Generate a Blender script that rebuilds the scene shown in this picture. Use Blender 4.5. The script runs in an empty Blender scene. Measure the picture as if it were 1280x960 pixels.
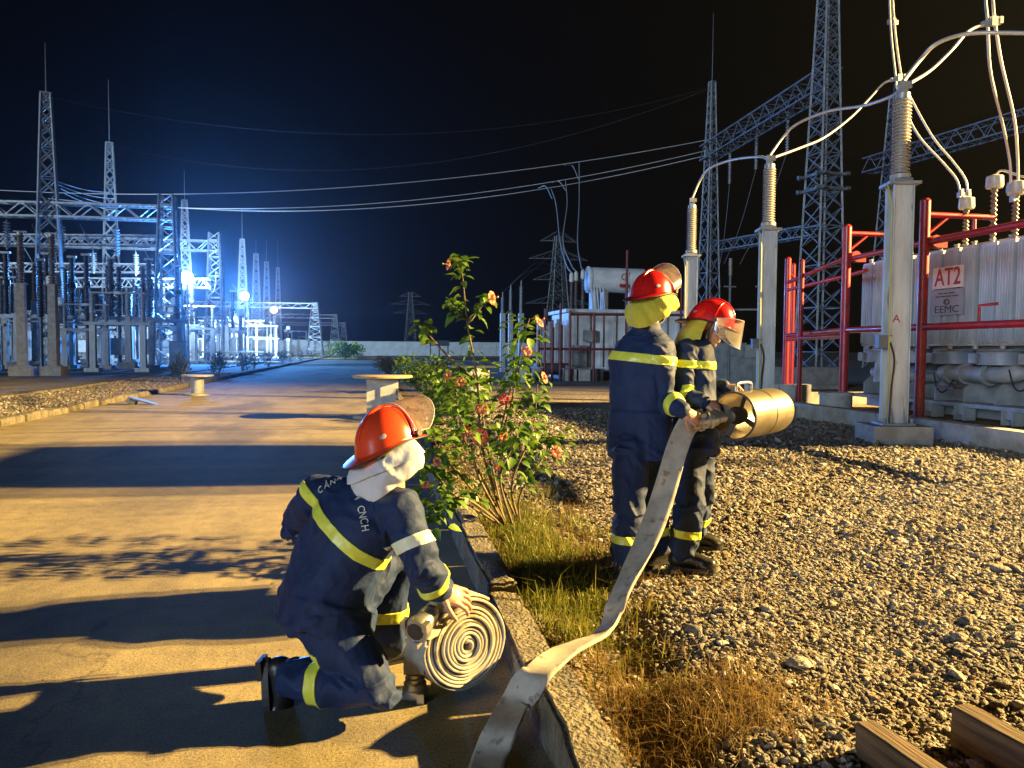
import bpy, bmesh, math, random
import numpy as np
from mathutils import Vector, Matrix, Quaternion
from mathutils.bvhtree import BVHTree

R = math.radians
random.seed(7)
rng = np.random.default_rng(11)
scene = bpy.context.scene
COL = scene.collection

# ------------------------------------------------------------------ camera
CAM_H = 1.40
FPX = 960.0                      # focal length in photograph pixels (1280 wide)
YAW, PITCH, ROLL = R(10.3), R(2.61), R(0.40)
fwd = Vector((math.sin(YAW) * math.cos(PITCH), math.cos(YAW) * math.cos(PITCH), -math.sin(PITCH)))
rgt0 = Vector((math.cos(YAW), -math.sin(YAW), 0))
up0 = rgt0.cross(fwd)
rgt = rgt0 * math.cos(ROLL) + up0 * math.sin(ROLL)
upv = up0 * math.cos(ROLL) - rgt0 * math.sin(ROLL)
cam_data = bpy.data.cameras.new('camera')
cam_data.sensor_width = 36.0
cam_data.lens = FPX / 1280 * 36.0
cam_data.clip_start = 0.05
cam_data.clip_end = 6000
cam = bpy.data.objects.new('camera', cam_data)
COL.objects.link(cam)
cam.matrix_world = Matrix((( rgt.x, upv.x, -fwd.x, 0), (rgt.y, upv.y, -fwd.y, 0), (rgt.z, upv.z, -fwd.z, CAM_H), (0, 0, 0, 1)))
scene.camera = cam
EYE = Vector((0, 0, CAM_H))

def ray(px, py):
    return fwd + rgt * ((px - 640) / FPX) + upv * ((480 - py) / FPX)
def at(px, py, d):               # world point seen at a photo pixel, d metres along the view axis
    return EYE + ray(px, py) * d
def gnd(px, py, z=0.0):          # world point on a level plane
    r = ray(px, py)
    return EYE + r * ((z - CAM_H) / r.z)
def atY(px, py, Y):
    r = ray(px, py)
    return EYE + r * (Y / r.y)
def atX(px, py, X):
    r = ray(px, py)
    return EYE + r * (X / r.x)

# ------------------------------------------------------------------ world, moon-like fill, flood light, exposure
FILL_EL, FILL_AZ = 6.5, 226.0   # the soft cool light comes from behind the camera, a little to its left
world = bpy.data.worlds.new('World')
scene.world = world
world.use_nodes = True
wn = world.node_tree.nodes
wl = world.node_tree.links
for n in list(wn): wn.remove(n)
sky = wn.new('ShaderNodeTexSky')
sky.sky_type = 'NISHITA'
sky.sun_disc = False
sky.sun_elevation = R(FILL_EL)
sky.sun_rotation = R(FILL_AZ)
bg = wn.new('ShaderNodeBackground')
bg.inputs['Strength'].default_value = 0.00022
wo = wn.new('ShaderNodeOutputWorld')
wl.new(sky.outputs[0], bg.inputs[0]); wl.new(bg.outputs[0], wo.inputs[0])

sun_d = bpy.data.lights.new('sun', 'SUN')
sun_d.energy = 1.8
sun_d.angle = R(14)
sun_d.color = (0.62, 0.80, 1.0)
sun = bpy.data.objects.new('sun', sun_d)
COL.objects.link(sun)
_to = Vector((math.sin(R(FILL_AZ)) * math.cos(R(FILL_EL)), math.cos(R(FILL_AZ)) * math.cos(R(FILL_EL)), math.sin(R(FILL_EL))))
sun.rotation_euler = _to.to_track_quat('Z', 'Y').to_euler()

scene.view_settings.view_transform = 'Standard'
scene.view_settings.look = 'None'
scene.view_settings.gamma = 1.0
scene.view_settings.exposure = 0.0
scene.view_settings.use_curve_mapping = False
cy = scene.cycles
cy.use_denoising = True
cy.max_bounces = 6
cy.diffuse_bounces = 1
cy.glossy_bounces = 3
cy.transmission_bounces = 6
cy.transparent_max_bounces = 16
cy.volume_bounces = 0
cy.sample_clamp_indirect = 4.0
cy.caustics_reflective = False
cy.caustics_refractive = False

# ------------------------------------------------------------------ materials
MATS = {}
def nodes_of(name):
    m = bpy.data.materials.new(name)
    m.use_nodes = True
    nt = m.node_tree
    return m, nt, nt.nodes['Principled BSDF']

def pmat(name, c1, c2=None, rough=0.6, metal=0.0, scale=6.0, detail=5.0, lo=0.35, hi=0.65, bump=0.0, bscale=60.0, bdist=0.01,
         spec=0.5, rvar=0.12, stretch=None, sheen=0.0, coat=0.0, speck=None):
    """noise-mixed two-tone principled material with fine relief and uneven gloss"""
    m, nt, p = nodes_of(name)
    N, L = nt.nodes, nt.links
    c2 = c2 or tuple(min(1, x * 0.72) for x in c1)
    tc = N.new('ShaderNodeTexCoord')
    src = tc.outputs['Object']
    if stretch:
        mp = N.new('ShaderNodeMapping'); mp.inputs['Scale'].default_value = stretch
        L.new(src, mp.inputs[0]); src = mp.outputs[0]
    nz = N.new('ShaderNodeTexNoise'); nz.inputs['Scale'].default_value = scale; nz.inputs['Detail'].default_value = detail
    nz.inputs['Roughness'].default_value = 0.6
    L.new(src, nz.inputs['Vector'])
    rp = N.new('ShaderNodeValToRGB')
    rp.color_ramp.elements[0].position = lo; rp.color_ramp.elements[1].position = hi
    rp.color_ramp.elements[0].color = (*c1, 1); rp.color_ramp.elements[1].color = (*c2, 1)
    L.new(nz.outputs['Fac'], rp.inputs[0])
    col = rp.outputs[0]
    if speck:
        n3 = N.new('ShaderNodeTexNoise'); n3.inputs['Scale'].default_value = speck[1]; n3.inputs['Detail'].default_value = 3
        L.new(src, n3.inputs['Vector'])
        r3 = N.new('ShaderNodeValToRGB'); r3.color_ramp.elements[0].position = speck[2]; r3.color_ramp.elements[1].position = speck[2] + 0.08
        r3.color_ramp.elements[0].color = (0, 0, 0, 1); r3.color_ramp.elements[1].color = (1, 1, 1, 1)
        L.new(n3.outputs['Fac'], r3.inputs[0])
        mx = N.new('ShaderNodeMixRGB'); mx.inputs[2].default_value = (*speck[0], 1)
        L.new(r3.outputs[0], mx.inputs[0]); L.new(col, mx.inputs[1]); col = mx.outputs[0]
    L.new(col, p.inputs['Base Color'])
    p.inputs['Metallic'].default_value = metal
    p.inputs['Specular IOR Level'].default_value = spec
    mr = N.new('ShaderNodeMapRange')
    mr.inputs['To Min'].default_value = max(0.03, rough - rvar); mr.inputs['To Max'].default_value = min(1, rough + rvar)
    L.new(nz.outputs['Fac'], mr.inputs['Value']); L.new(mr.outputs[0], p.inputs['Roughness'])
    if sheen: p.inputs['Sheen Weight'].default_value = sheen
    if coat:
        p.inputs['Coat Weight'].default_value = coat; p.inputs['Coat Roughness'].default_value = 0.12
    if bump:
        n2 = N.new('ShaderNodeTexNoise'); n2.inputs['Scale'].default_value = bscale; n2.inputs['Detail'].default_value = 4
        L.new(src, n2.inputs['Vector'])
        b = N.new('ShaderNodeBump'); b.inputs['Strength'].default_value = bump; b.inputs['Distance'].default_value = bdist
        L.new(n2.outputs['Fac'], b.inputs['Height']); L.new(b.outputs[0], p.inputs['Normal'])
    MATS[name] = m
    return m

pmat('galvanised', (0.42, 0.44, 0.46), (0.27, 0.29, 0.31), rough=0.45, metal=0.35, scale=4, bump=0.1)
pmat('lattice_steel', (0.20, 0.215, 0.23), (0.12, 0.13, 0.14), rough=0.55, metal=0.2, scale=2)
pmat('galvanised_dark', (0.20, 0.22, 0.25), (0.12, 0.13, 0.15), rough=0.5, metal=0.3, scale=3)
pmat('white_column', (0.64, 0.66, 0.66), (0.38, 0.39, 0.38), rough=0.5, scale=7, lo=0.3, hi=0.72, bump=0.2, bscale=30, stretch=(1, 1, 0.18), speck=((0.24, 0.17, 0.11), 9, 0.66))
pmat('concrete', (0.40, 0.39, 0.37), (0.26, 0.25, 0.23), rough=0.85, scale=5, bump=0.5, bscale=90, bdist=0.006)
pmat('concrete_pale', (0.58, 0.57, 0.54), (0.40, 0.39, 0.37), rough=0.8, scale=4, bump=0.3, bscale=70, bdist=0.005)
pmat('kerb_concrete', (0.24, 0.21, 0.155), (0.11, 0.095, 0.068), rough=0.92, scale=8, lo=0.38, hi=0.6, bump=1.0, bscale=48, bdist=0.03, speck=((0.15, 0.135, 0.08), 26, 0.56))
pmat('porcelain_brown', (0.20, 0.15, 0.11), (0.13, 0.09, 0.07), rough=0.3, scale=3)
pmat('porcelain_dark', (0.05, 0.045, 0.05), (0.03, 0.03, 0.035), rough=0.3, scale=3)
pmat('porcelain_grey', (0.46, 0.44, 0.41), (0.34, 0.32, 0.30), rough=0.38, scale=5)
pmat('glass_disc', (0.45, 0.52, 0.55), (0.34, 0.40, 0.44), rough=0.2, scale=3)
pmat('aluminium_cable', (0.62, 0.60, 0.56), (0.50, 0.48, 0.45), rough=0.45, metal=0.3, scale=8)
pmat('wire_dull', (0.30, 0.31, 0.33), (0.22, 0.23, 0.25), rough=0.5, metal=0.3, scale=8)
pmat('red_paint', (0.40, 0.008, 0.028), (0.22, 0.006, 0.016), rough=0.42, scale=6, bump=0.15, coat=0.15, speck=((0.10, 0.035, 0.025), 14, 0.66))
pmat('red_paint_old', (0.20, 0.02, 0.025), (0.13, 0.015, 0.02), rough=0.5, scale=3)
pmat('radiator_grey', (0.55, 0.61, 0.64), (0.38, 0.43, 0.46), rough=0.5, scale=2.2, stretch=(1, 1, 0.3), bump=0.08)
pmat('tank_grey', (0.33, 0.36, 0.37), (0.20, 0.22, 0.23), rough=0.5, scale=3, bump=0.1)
pmat('tank_dark', (0.10, 0.115, 0.13), (0.05, 0.06, 0.07), rough=0.55, scale=3)
pmat('tank_white', (0.80, 0.85, 0.88), (0.58, 0.63, 0.67), rough=0.5, scale=2.5, bump=0.1)
pmat('fan_blue', (0.25, 0.31, 0.38), (0.17, 0.21, 0.26), rough=0.45, scale=3)
pmat('sign_white', (0.75, 0.75, 0.73), (0.66, 0.66, 0.64), rough=0.5, scale=4)
pmat('sign_grey', (0.30, 0.34, 0.38), (0.25, 0.28, 0.32), rough=0.45, scale=4)
pmat('ink_red', (0.36, 0.03, 0.03), (0.30, 0.025, 0.025), rough=0.6)
pmat('ink_dark', (0.03, 0.035, 0.05), (0.02, 0.025, 0.04), rough=0.6)
pmat('rubber_black', (0.014, 0.014, 0.015), (0.022, 0.022, 0.022), rough=0.55, scale=12, bump=0.15, bscale=120, bdist=0.003)
pmat('boot_leather', (0.012, 0.012, 0.013), (0.022, 0.02, 0.018), rough=0.38, scale=14, bump=0.25, bscale=70, bdist=0.004)
pmat('strip_yellow', (0.78, 0.84, 0.10), (0.70, 0.76, 0.09), rough=0.35, scale=30, bump=0.05)
pmat('strip_white', (0.82, 0.86, 0.70), (0.74, 0.80, 0.55), rough=0.35, scale=30)
pmat('lettering_white', (0.75, 0.77, 0.72), (0.62, 0.64, 0.60), rough=0.5, scale=40)
pmat('skin', (0.55, 0.31, 0.21), (0.46, 0.24, 0.155), rough=0.5, scale=14, bump=0.25, bscale=160, bdist=0.002)
pmat('helmet_red', (0.62, 0.012, 0.012), (0.50, 0.01, 0.01), rough=0.25, scale=5, coat=0.6)
pmat('helmet_orange', (0.80, 0.075, 0.02), (0.68, 0.05, 0.015), rough=0.27, scale=5, coat=0.6)
pmat('hood_yellow', (0.62, 0.55, 0.05), (0.50, 0.43, 0.035), rough=0.85, scale=9, bump=0.4, bscale=24, bdist=0.012, sheen=0.2)
pmat('hood_white', (0.66, 0.69, 0.74), (0.52, 0.55, 0.62), rough=0.85, scale=6, bump=0.3, bscale=20, bdist=0.01, sheen=0.2)
pmat('mask_blue', (0.16, 0.21, 0.30), (0.12, 0.16, 0.24), rough=0.9, scale=9)
pmat('hose_canvas', (0.50, 0.46, 0.40), (0.34, 0.31, 0.26), rough=0.85, scale=11, bump=0.6, bscale=300, bdist=0.003, speck=((0.24, 0.20, 0.14), 17, 0.60))
pmat('hose_edge', (0.42, 0.36, 0.28), (0.28, 0.24, 0.18), rough=0.85, scale=14, bump=0.4, bscale=160, bdist=0.003)
pmat('coupling_metal', (0.50, 0.50, 0.50), (0.34, 0.34, 0.34), rough=0.34, metal=0.75, scale=10, bump=0.1)
pmat('brass_sheet', (0.33, 0.285, 0.21), (0.18, 0.15, 0.105), rough=0.40, metal=0.75, scale=7, bump=0.06, bscale=15, stretch=(1, 1, 1))
pmat('nozzle_dark', (0.07, 0.06, 0.055), (0.04, 0.035, 0.03), rough=0.45, metal=0.4, scale=8)
pmat('timber_old', (0.15, 0.095, 0.05), (0.055, 0.036, 0.022), rough=0.8, scale=5, stretch=(0.6, 9, 9), bump=0.6, bscale=10, bdist=0.01)
pmat('timber_pale', (0.50, 0.38, 0.20), (0.34, 0.25, 0.13), rough=0.75, scale=4, stretch=(1, 6, 6), bump=0.3, bscale=20)
pmat('bark', (0.20, 0.15, 0.09), (0.12, 0.09, 0.055), rough=0.9, scale=20, bump=0.6, bscale=50)
pmat('wall_pale', (0.50, 0.50, 0.47), (0.36, 0.36, 0.34), rough=0.85, scale=0.8, bump=0.1)
pmat('yellow_box', (0.55, 0.38, 0.06), (0.42, 0.28, 0.04), rough=0.5, scale=3)
pmat('blue_plastic', (0.05, 0.16, 0.42), (0.04, 0.11, 0.30), rough=0.5, scale=3)
pmat('petal_coral', (0.66, 0.105, 0.045), (0.52, 0.07, 0.04), rough=0.6, scale=20)
pmat('petal_red', (0.66, 0.03, 0.06), (0.55, 0.02, 0.04), rough=0.6, scale=20)
pmat('petal_peach', (0.66, 0.19, 0.07), (0.58, 0.14, 0.06), rough=0.6, scale=20)
pmat('stamen_yellow', (0.75, 0.55, 0.06), (0.65, 0.45, 0.04), rough=0.6, scale=20)
pmat('yellow_conduit', (0.55, 0.50, 0.08), (0.45, 0.40, 0.06), rough=0.5, scale=5)

# navy work cloth: woven relief
def make_cloth():
    m, nt, p = nodes_of('navy_cloth'); N, L = nt.nodes, nt.links
    tc = N.new('ShaderNodeTexCoord')
    nz = N.new('ShaderNodeTexNoise'); nz.inputs['Scale'].default_value = 7; nz.inputs['Detail'].default_value = 6
    L.new(tc.outputs['Object'], nz.inputs['Vector'])
    rp = N.new('ShaderNodeValToRGB'); rp.color_ramp.elements[0].position = 0.3; rp.color_ramp.elements[1].position = 0.7
    rp.color_ramp.elements[0].color = (0.006, 0.020, 0.078, 1); rp.color_ramp.elements[1].color = (0.010, 0.030, 0.105, 1)
    L.new(nz.outputs['Fac'], rp.inputs[0]); L.new(rp.outputs[0], p.inputs['Base Color'])
    p.inputs['Roughness'].default_value = 0.72
    p.inputs['Sheen Weight'].default_value = 0.03; p.inputs['Sheen Roughness'].default_value = 0.4; p.inputs['Specular IOR Level'].default_value = 0.35
    n2 = N.new('ShaderNodeTexNoise'); n2.inputs['Scale'].default_value = 19; n2.inputs['Detail'].default_value = 6
    L.new(tc.outputs['Object'], n2.inputs['Vector'])
    n3 = N.new('ShaderNodeTexNoise'); n3.inputs['Scale'].default_value = 420; n3.inputs['Detail'].default_value = 2
    L.new(tc.outputs['Object'], n3.inputs['Vector'])
    b1 = N.new('ShaderNodeBump'); b1.inputs['Strength'].default_value = 0.4; b1.inputs['Distance'].default_value = 0.018
    b2 = N.new('ShaderNodeBump'); b2.inputs['Strength'].default_value = 0.25; b2.inputs['Distance'].default_value = 0.0015
    L.new(n2.outputs['Fac'], b1.inputs['Height']); L.new(n3.outputs['Fac'], b2.inputs['Height'])
    L.new(b1.outputs[0], b2.inputs['Normal']); L.new(b2.outputs[0], p.inputs['Normal'])
    MATS['navy_cloth'] = m
make_cloth()

def make_visor():
    m, nt, p = nodes_of('visor_clear'); N, L = nt.nodes, nt.links
    tr = N.new('ShaderNodeBsdfTransparent'); tr.inputs[0].default_value = (0.93, 0.92, 0.90, 1)
    gl = N.new('ShaderNodeBsdfGlossy'); gl.inputs['Roughness'].default_value = 0.12
    df = N.new('ShaderNodeBsdfTranslucent'); df.inputs[0].default_value = (0.75, 0.72, 0.68, 1)
    dd = N.new('ShaderNodeBsdfDiffuse'); dd.inputs[0].default_value = (0.7, 0.68, 0.65, 1)
    ds = N.new('ShaderNodeMixShader'); ds.inputs[0].default_value = 0.5
    L.new(df.outputs[0], ds.inputs[1]); L.new(dd.outputs[0], ds.inputs[2])
    tc = N.new('ShaderNodeTexCoord')
    nz = N.new('ShaderNodeTexNoise'); nz.inputs['Scale'].default_value = 22; nz.inputs['Detail'].default_value = 6
    L.new(tc.outputs['Object'], nz.inputs['Vector'])
    mr = N.new('ShaderNodeMapRange'); mr.inputs['From Min'].default_value = 0.3; mr.inputs['From Max'].default_value = 0.7
    mr.inputs['To Min'].default_value = 0.08; mr.inputs['To Max'].default_value = 0.20      # scratches and dust on the plastic
    L.new(nz.outputs['Fac'], mr.inputs['Value'])
    m1 = N.new('ShaderNodeMixShader'); L.new(mr.outputs[0], m1.inputs[0]); L.new(tr.outputs[0], m1.inputs[1]); L.new(ds.outputs[0], m1.inputs[2])
    lw = N.new('ShaderNodeLayerWeight'); lw.inputs['Blend'].default_value = 0.5
    pw = N.new('ShaderNodeMath'); pw.operation = 'POWER'; pw.inputs[1].default_value = 3.0; L.new(lw.outputs['Facing'], pw.inputs[0])
    fr = N.new('ShaderNodeMath'); fr.operation = 'MULTIPLY_ADD'; fr.inputs[1].default_value = 0.35; fr.inputs[2].default_value = 0.035; L.new(pw.outputs[0], fr.inputs[0])
    m2 = N.new('ShaderNodeMixShader'); L.new(fr.outputs[0], m2.inputs[0]); L.new(m1.outputs[0], m2.inputs[1]); L.new(gl.outputs[0], m2.inputs[2])
    L.new(m2.outputs[0], N['Material Output'].inputs['Surface'])
    MATS['visor_clear'] = m
make_visor()

def emit(name, col, s):
    m = bpy.data.materials.new(name); m.use_nodes = True
    N, L = m.node_tree.nodes, m.node_tree.links
    for n in list(N): N.remove(n)
    e = N.new('ShaderNodeEmission'); e.inputs[0].default_value = (*col, 1); e.inputs[1].default_value = s
    o = N.new('ShaderNodeOutputMaterial'); L.new(e.outputs[0], o.inputs[0])
    MATS[name] = m
emit('lamp_cool', (0.80, 0.90, 1.0), 45)
emit('lamp_warm', (1.0, 0.82, 0.50), 8)

def leafmat(name, c1, c2):
    m, nt, p = nodes_of(name); N, L = nt.nodes, nt.links
    oi = N.new('ShaderNodeObjectInfo'); tc = N.new('ShaderNodeTexCoord')
    nz = N.new('ShaderNodeTexNoise'); nz.inputs['Scale'].default_value = 9; L.new(tc.outputs['Object'], nz.inputs['Vector'])
    ad = N.new('ShaderNodeMath'); ad.operation = 'MULTIPLY_ADD'; ad.inputs[1].default_value = 0.45
    L.new(oi.outputs['Random'], ad.inputs[0]); L.new(nz.outputs['Fac'], ad.inputs[2])
    rp = N.new('ShaderNodeValToRGB'); rp.color_ramp.elements[0].position = 0.4; rp.color_ramp.elements[1].position = 0.95
    rp.color_ramp.elements[0].color = (*c1, 1); rp.color_ramp.elements[1].color = (*c2, 1)
    L.new(ad.outputs[0], rp.inputs[0]); L.new(rp.outputs[0], p.inputs['Base Color'])
    p.inputs['Roughness'].default_value = 0.5
    tl = N.new('ShaderNodeBsdfTranslucent'); L.new(rp.outputs[0], tl.inputs[0])
    mx = N.new('ShaderNodeMixShader'); mx.inputs[0].default_value = 0.3
    L.new(p.outputs[0], mx.inputs[1]); L.new(tl.outputs[0], mx.inputs[2])
    L.new(mx.outputs[0], N['Material Output'].inputs['Surface'])
    MATS[name] = m
leafmat('leaf_green', (0.055, 0.14, 0.016), (0.20, 0.32, 0.035))
leafmat('leaf_dark', (0.020, 0.045, 0.018), (0.055, 0.085, 0.028))
leafmat('grass_green', (0.07, 0.11, 0.014), (0.22, 0.22, 0.03))
leafmat('grass_dry', (0.16, 0.10, 0.03), (0.32, 0.21, 0.06))

# ------------------------------------------------------------------ mesh helpers
def wloc(o):
    v = Vector((0, 0, 0))
    while o is not None:
        v += o.location; o = o.parent
    return v

def rot_to(d):
    return Vector(d).normalized().to_track_quat('Z', 'Y').to_matrix()

class MB:
    def __init__(self): self.v, self.f = [], []
    def add(self, vs, fs):
        n = len(self.v)
        self.v += [Vector(x) for x in vs]
        self.f += [tuple(i + n for i in q) for q in fs]
        return self
    def box(self, c, s, M=None, taper=1.0):
        c = Vector(c); vs = []
        for z in (-1, 1):
            k = taper if z > 0 else 1.0
            for x, y in ((-1, -1), (1, -1), (1, 1), (-1, 1)):
                p = Vector((x * s[0] / 2 * k, y * s[1] / 2 * k, z * s[2] / 2))
                vs.append(c + (M @ p if M else p))
        return self.add(vs, [(3, 2, 1, 0), (4, 5, 6, 7), (0, 1, 5, 4), (1, 2, 6, 5), (2, 3, 7, 6), (3, 0, 4, 7)])
    def bar(self, a, b, w, h=None):
        a, b = Vector(a), Vector(b); d = b - a
        return self.box((a + b) / 2, (w, h or w, d.length), rot_to(d))
    def tube(self, pts, r, n=8, cap=True, closed=False, sq=None):
        pts = [Vector(p) for p in pts]
        m = len(pts); rs = r if isinstance(r, (list, tuple)) else [r] * m
        base = len(self.v); prev = None
        for i, p in enumerate(pts):
            if closed: t = pts[(i + 1) % m] - pts[i - 1]
            else: t = pts[min(i + 1, m - 1)] - pts[max(i - 1, 0)]
            t = t.normalized() if t.length > 1e-9 else Vector((0, 0, 1))
            if prev is None:
                ax = Vector((0, 0, 1)) if abs(t.z) < 0.9 else Vector((1, 0, 0))
                u = (ax - t * ax.dot(t)).normalized()
            else:
                u = prev - t * prev.dot(t)
                u = u.normalized() if u.length > 1e-6 else t.orthogonal().normalized()
            prev = u; w = t.cross(u)
            for k in range(n):
                a = 2 * math.pi * k / n
                self.v.append(p + (u * math.cos(a) + w * math.sin(a)) * rs[i])
        L = m if closed else m - 1
        for i in range(L):
            for k in range(n):
                k2 = (k + 1) % n; j = (i + 1) % m
                self.f.append((base + i * n + k, base + i * n + k2, base + j * n + k2, base + j * n + k))
        if cap and not closed:
            self.f.append(tuple(base + k for k in reversed(range(n))))
            self.f.append(tuple(base + (m - 1) * n + k for k in range(n)))
        return self
    def lathe(self, prof, n=16, o=(0, 0, 0), M=None, cap=True):
        o = Vector(o); base = len(self.v)
        for r_, z in prof:
            for k in range(n):
                a = 2 * math.pi * k / n
                p = Vector((r_ * math.cos(a), r_ * math.sin(a), z))
                self.v.append(o + (M @ p if M else p))
        for i in range(len(prof) - 1):
            for k in range(n):
                k2 = (k + 1) % n
                self.f.append((base + i * n + k, base + i * n + k2, base + (i + 1) * n + k2, base + (i + 1) * n + k))
        if cap:
            self.f.append(tuple(base + k for k in reversed(range(n))))
            self.f.append(tuple(base + (len(prof) - 1) * n + k for k in range(n)))
        return self
    def cyl(self, a, b, r0, r1=None, n=16):
        a, b = Vector(a), Vector(b)
        return self.lathe([(r0, 0), (r0 if r1 is None else r1, (b - a).length)], n, a, rot_to(b - a))
    def loft(self, rings, cap=True):
        """rings: equal-length lists of points"""
        n = len(rings[0]); base = len(self.v)
        for rg in rings: self.v += [Vector(p) for p in rg]
        for i in range(len(rings) - 1):
            for k in range(n):
                k2 = (k + 1) % n
                self.f.append((base + i * n + k, base + i * n + k2, base + (i + 1) * n + k2, base + (i + 1) * n + k))
        if cap:
            self.f.append(tuple(base + k for k in reversed(range(n))))
            self.f.append(tuple(base + (len(rings) - 1) * n + k for k in range(n)))
        return self
    def ell(self, c, rx, ry, rz, n=16, m=10):
        """ellipsoid with (vector) semi-axes"""
        c = Vector(c); rx, ry, rz = Vector(rx), Vector(ry), Vector(rz)
        base = len(self.v)
        self.v.append(c - rz)
        for i in range(1, m):
            t = -math.pi / 2 + math.pi * i / m
            for k in range(n):
                a = 2 * math.pi * k / n
                self.v.append(c + rx * (math.cos(t) * math.cos(a)) + ry * (math.cos(t) * math.sin(a)) + rz * math.sin(t))
        self.v.append(c + rz); top = len(self.v) - 1
        for k in range(n):
            k2 = (k + 1) % n
            self.f.append((base, base + 1 + k2, base + 1 + k))
            self.f.append((top, base + 1 + (m - 2) * n + k, base + 1 + (m - 2) * n + k2))
            for i in range(m - 2):
                a0 = base + 1 + i * n
                self.f.append((a0 + k, a0 + k2, a0 + n + k2, a0 + n + k))
        return self
    def caps(self, pts, rs, n=14):
        """tapered capsule chain, closed"""
        pts = [Vector(p) for p in pts]; P, Q = [], []
        d0 = (pts[1] - pts[0]).normalized(); d1 = (pts[-1] - pts[-2]).normalized()
        for s in (0.999, 0.8, 0.45):
            P.append(pts[0] - d0 * rs[0] * s); Q.append(rs[0] * math.sqrt(1 - s * s))
        P += pts; Q += list(rs)
        for s in (0.45, 0.8, 0.999):
            P.append(pts[-1] + d1 * rs[-1] * s); Q.append(rs[-1] * math.sqrt(1 - s * s))
        return self.tube(P, Q, n)
    def mesh(self, name, off=Vector((0, 0, 0))):
        me = bpy.data.meshes.new(name)
        me.from_pydata([tuple(v - off) for v in self.v], [], self.f)
        return me
    def build(self, name, m, parent=None, smooth=None, at_loc=None):
        off = wloc(parent) if parent else (Vector(at_loc) if at_loc is not None else Vector((0, 0, 0)))
        me = self.mesh(name, off)
        o = bpy.data.objects.new(name, me)
        if m: me.materials.append(MATS[m] if isinstance(m, str) else m)
        COL.objects.link(o)
        if parent: o.parent = parent
        elif at_loc is not None: o.location = at_loc
        if smooth is not None:
            me.polygons.foreach_set('use_smooth', [True] * len(me.polygons))
            me.set_sharp_from_angle(angle=R(smooth))
        return o

def tag(o, label=None, cat=None, group=None, kind=None):
    if label: o['label'] = label
    if cat: o['category'] = cat
    if group: o['group'] = group
    if kind: o['kind'] = kind
    return o
def thing(name, label, cat, loc=(0, 0, 0), group=None):
    o = bpy.data.objects.new(name, None); COL.objects.link(o)
    o.location = loc; o.empty_display_size = 0.1
    return tag(o, label, cat, group)
def dup(root, loc, rz=0.0, label=None, group=None, s=1.0):
    r = root.copy(); COL.objects.link(r)
    r.location = loc; r.rotation_euler = (0, 0, rz); r.scale = (s, s, s)
    if label: r['label'] = label
    if group: r['group'] = group
    for ch in list(root.children):
        c = ch.copy(); COL.objects.link(c); c.parent = r
        for g in list(ch.children):
            d = g.copy(); COL.objects.link(d); d.parent = c
    return r
def smooth_path(pts, k=8):
    """Catmull-Rom through the points"""
    P = [Vector(p) for p in pts]; P = [P[0] * 2 - P[1]] + P + [P[-1] * 2 - P[-2]]
    out = []
    for i in range(1, len(P) - 2):
        for j in range(k):
            t = j / k
            out.append(0.5 * ((2 * P[i]) + (P[i + 1] - P[i - 1]) * t + (2 * P[i - 1] - 5 * P[i] + 4 * P[i + 1] - P[i + 2]) * t * t
                              + (3 * P[i] - P[i - 1] - 3 * P[i + 1] + P[i + 2]) * t ** 3))
    out.append(P[-2])
    return out
def text_mesh(s, size, bold=0.0):
    cu = bpy.data.curves.new('lettering', 'FONT'); cu.body = s; cu.size = size; cu.align_x = 'CENTER'; cu.align_y = 'CENTER'
    cu.offset = bold * size; cu.extrude = 0.0015
    o = bpy.data.objects.new('lettering', cu); COL.objects.link(o)
    dg = bpy.context.evaluated_depsgraph_get()
    me = bpy.data.meshes.new_from_object(o.evaluated_get(dg))
    bpy.data.objects.remove(o)
    return me
def text_on(s, size, centre, right, up, m, parent, sx=1.0, name='lettering', bold=0.0):
    me = text_mesh(s, size, bold)
    right, up = Vector(right).normalized(), Vector(up).normalized(); nrm = right.cross(up)
    M = Matrix((right * sx, up, nrm)).transposed().to_4x4()
    M.translation = Vector(centre) - wloc(parent)
    me.transform(M)
    me.materials.clear(); me.materials.append(MATS[m])
    o = bpy.data.objects.new(name, me); COL.objects.link(o); o.parent = parent
    return o

# value noise, vectorised
def vnoise(p):
    p = np.asarray(p, dtype=np.float64)
    i = np.floor(p).astype(np.int64); f = p - i; u = f * f * (3 - 2 * f)
    def h(ix, iy, iz):
        n = (ix * 374761393 + iy * 668265263 + iz * 2147483647 // 7) & 0xffffffff
        n = (n ^ (n >> 13)) * 1274126177 & 0xffffffff
        n = n ^ (n >> 16)
        return (n & 0xffff) / 32767.5 - 1.0
    r = 0
    for a in (0, 1):
        for b in (0, 1):
            for c in (0, 1):
                w = (u[:, 0] if a else 1 - u[:, 0]) * (u[:, 1] if b else 1 - u[:, 1]) * (u[:, 2] if c else 1 - u[:, 2])
                r = r + w * h(i[:, 0] + a, i[:, 1] + b, i[:, 2] + c)
    return r

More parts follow.
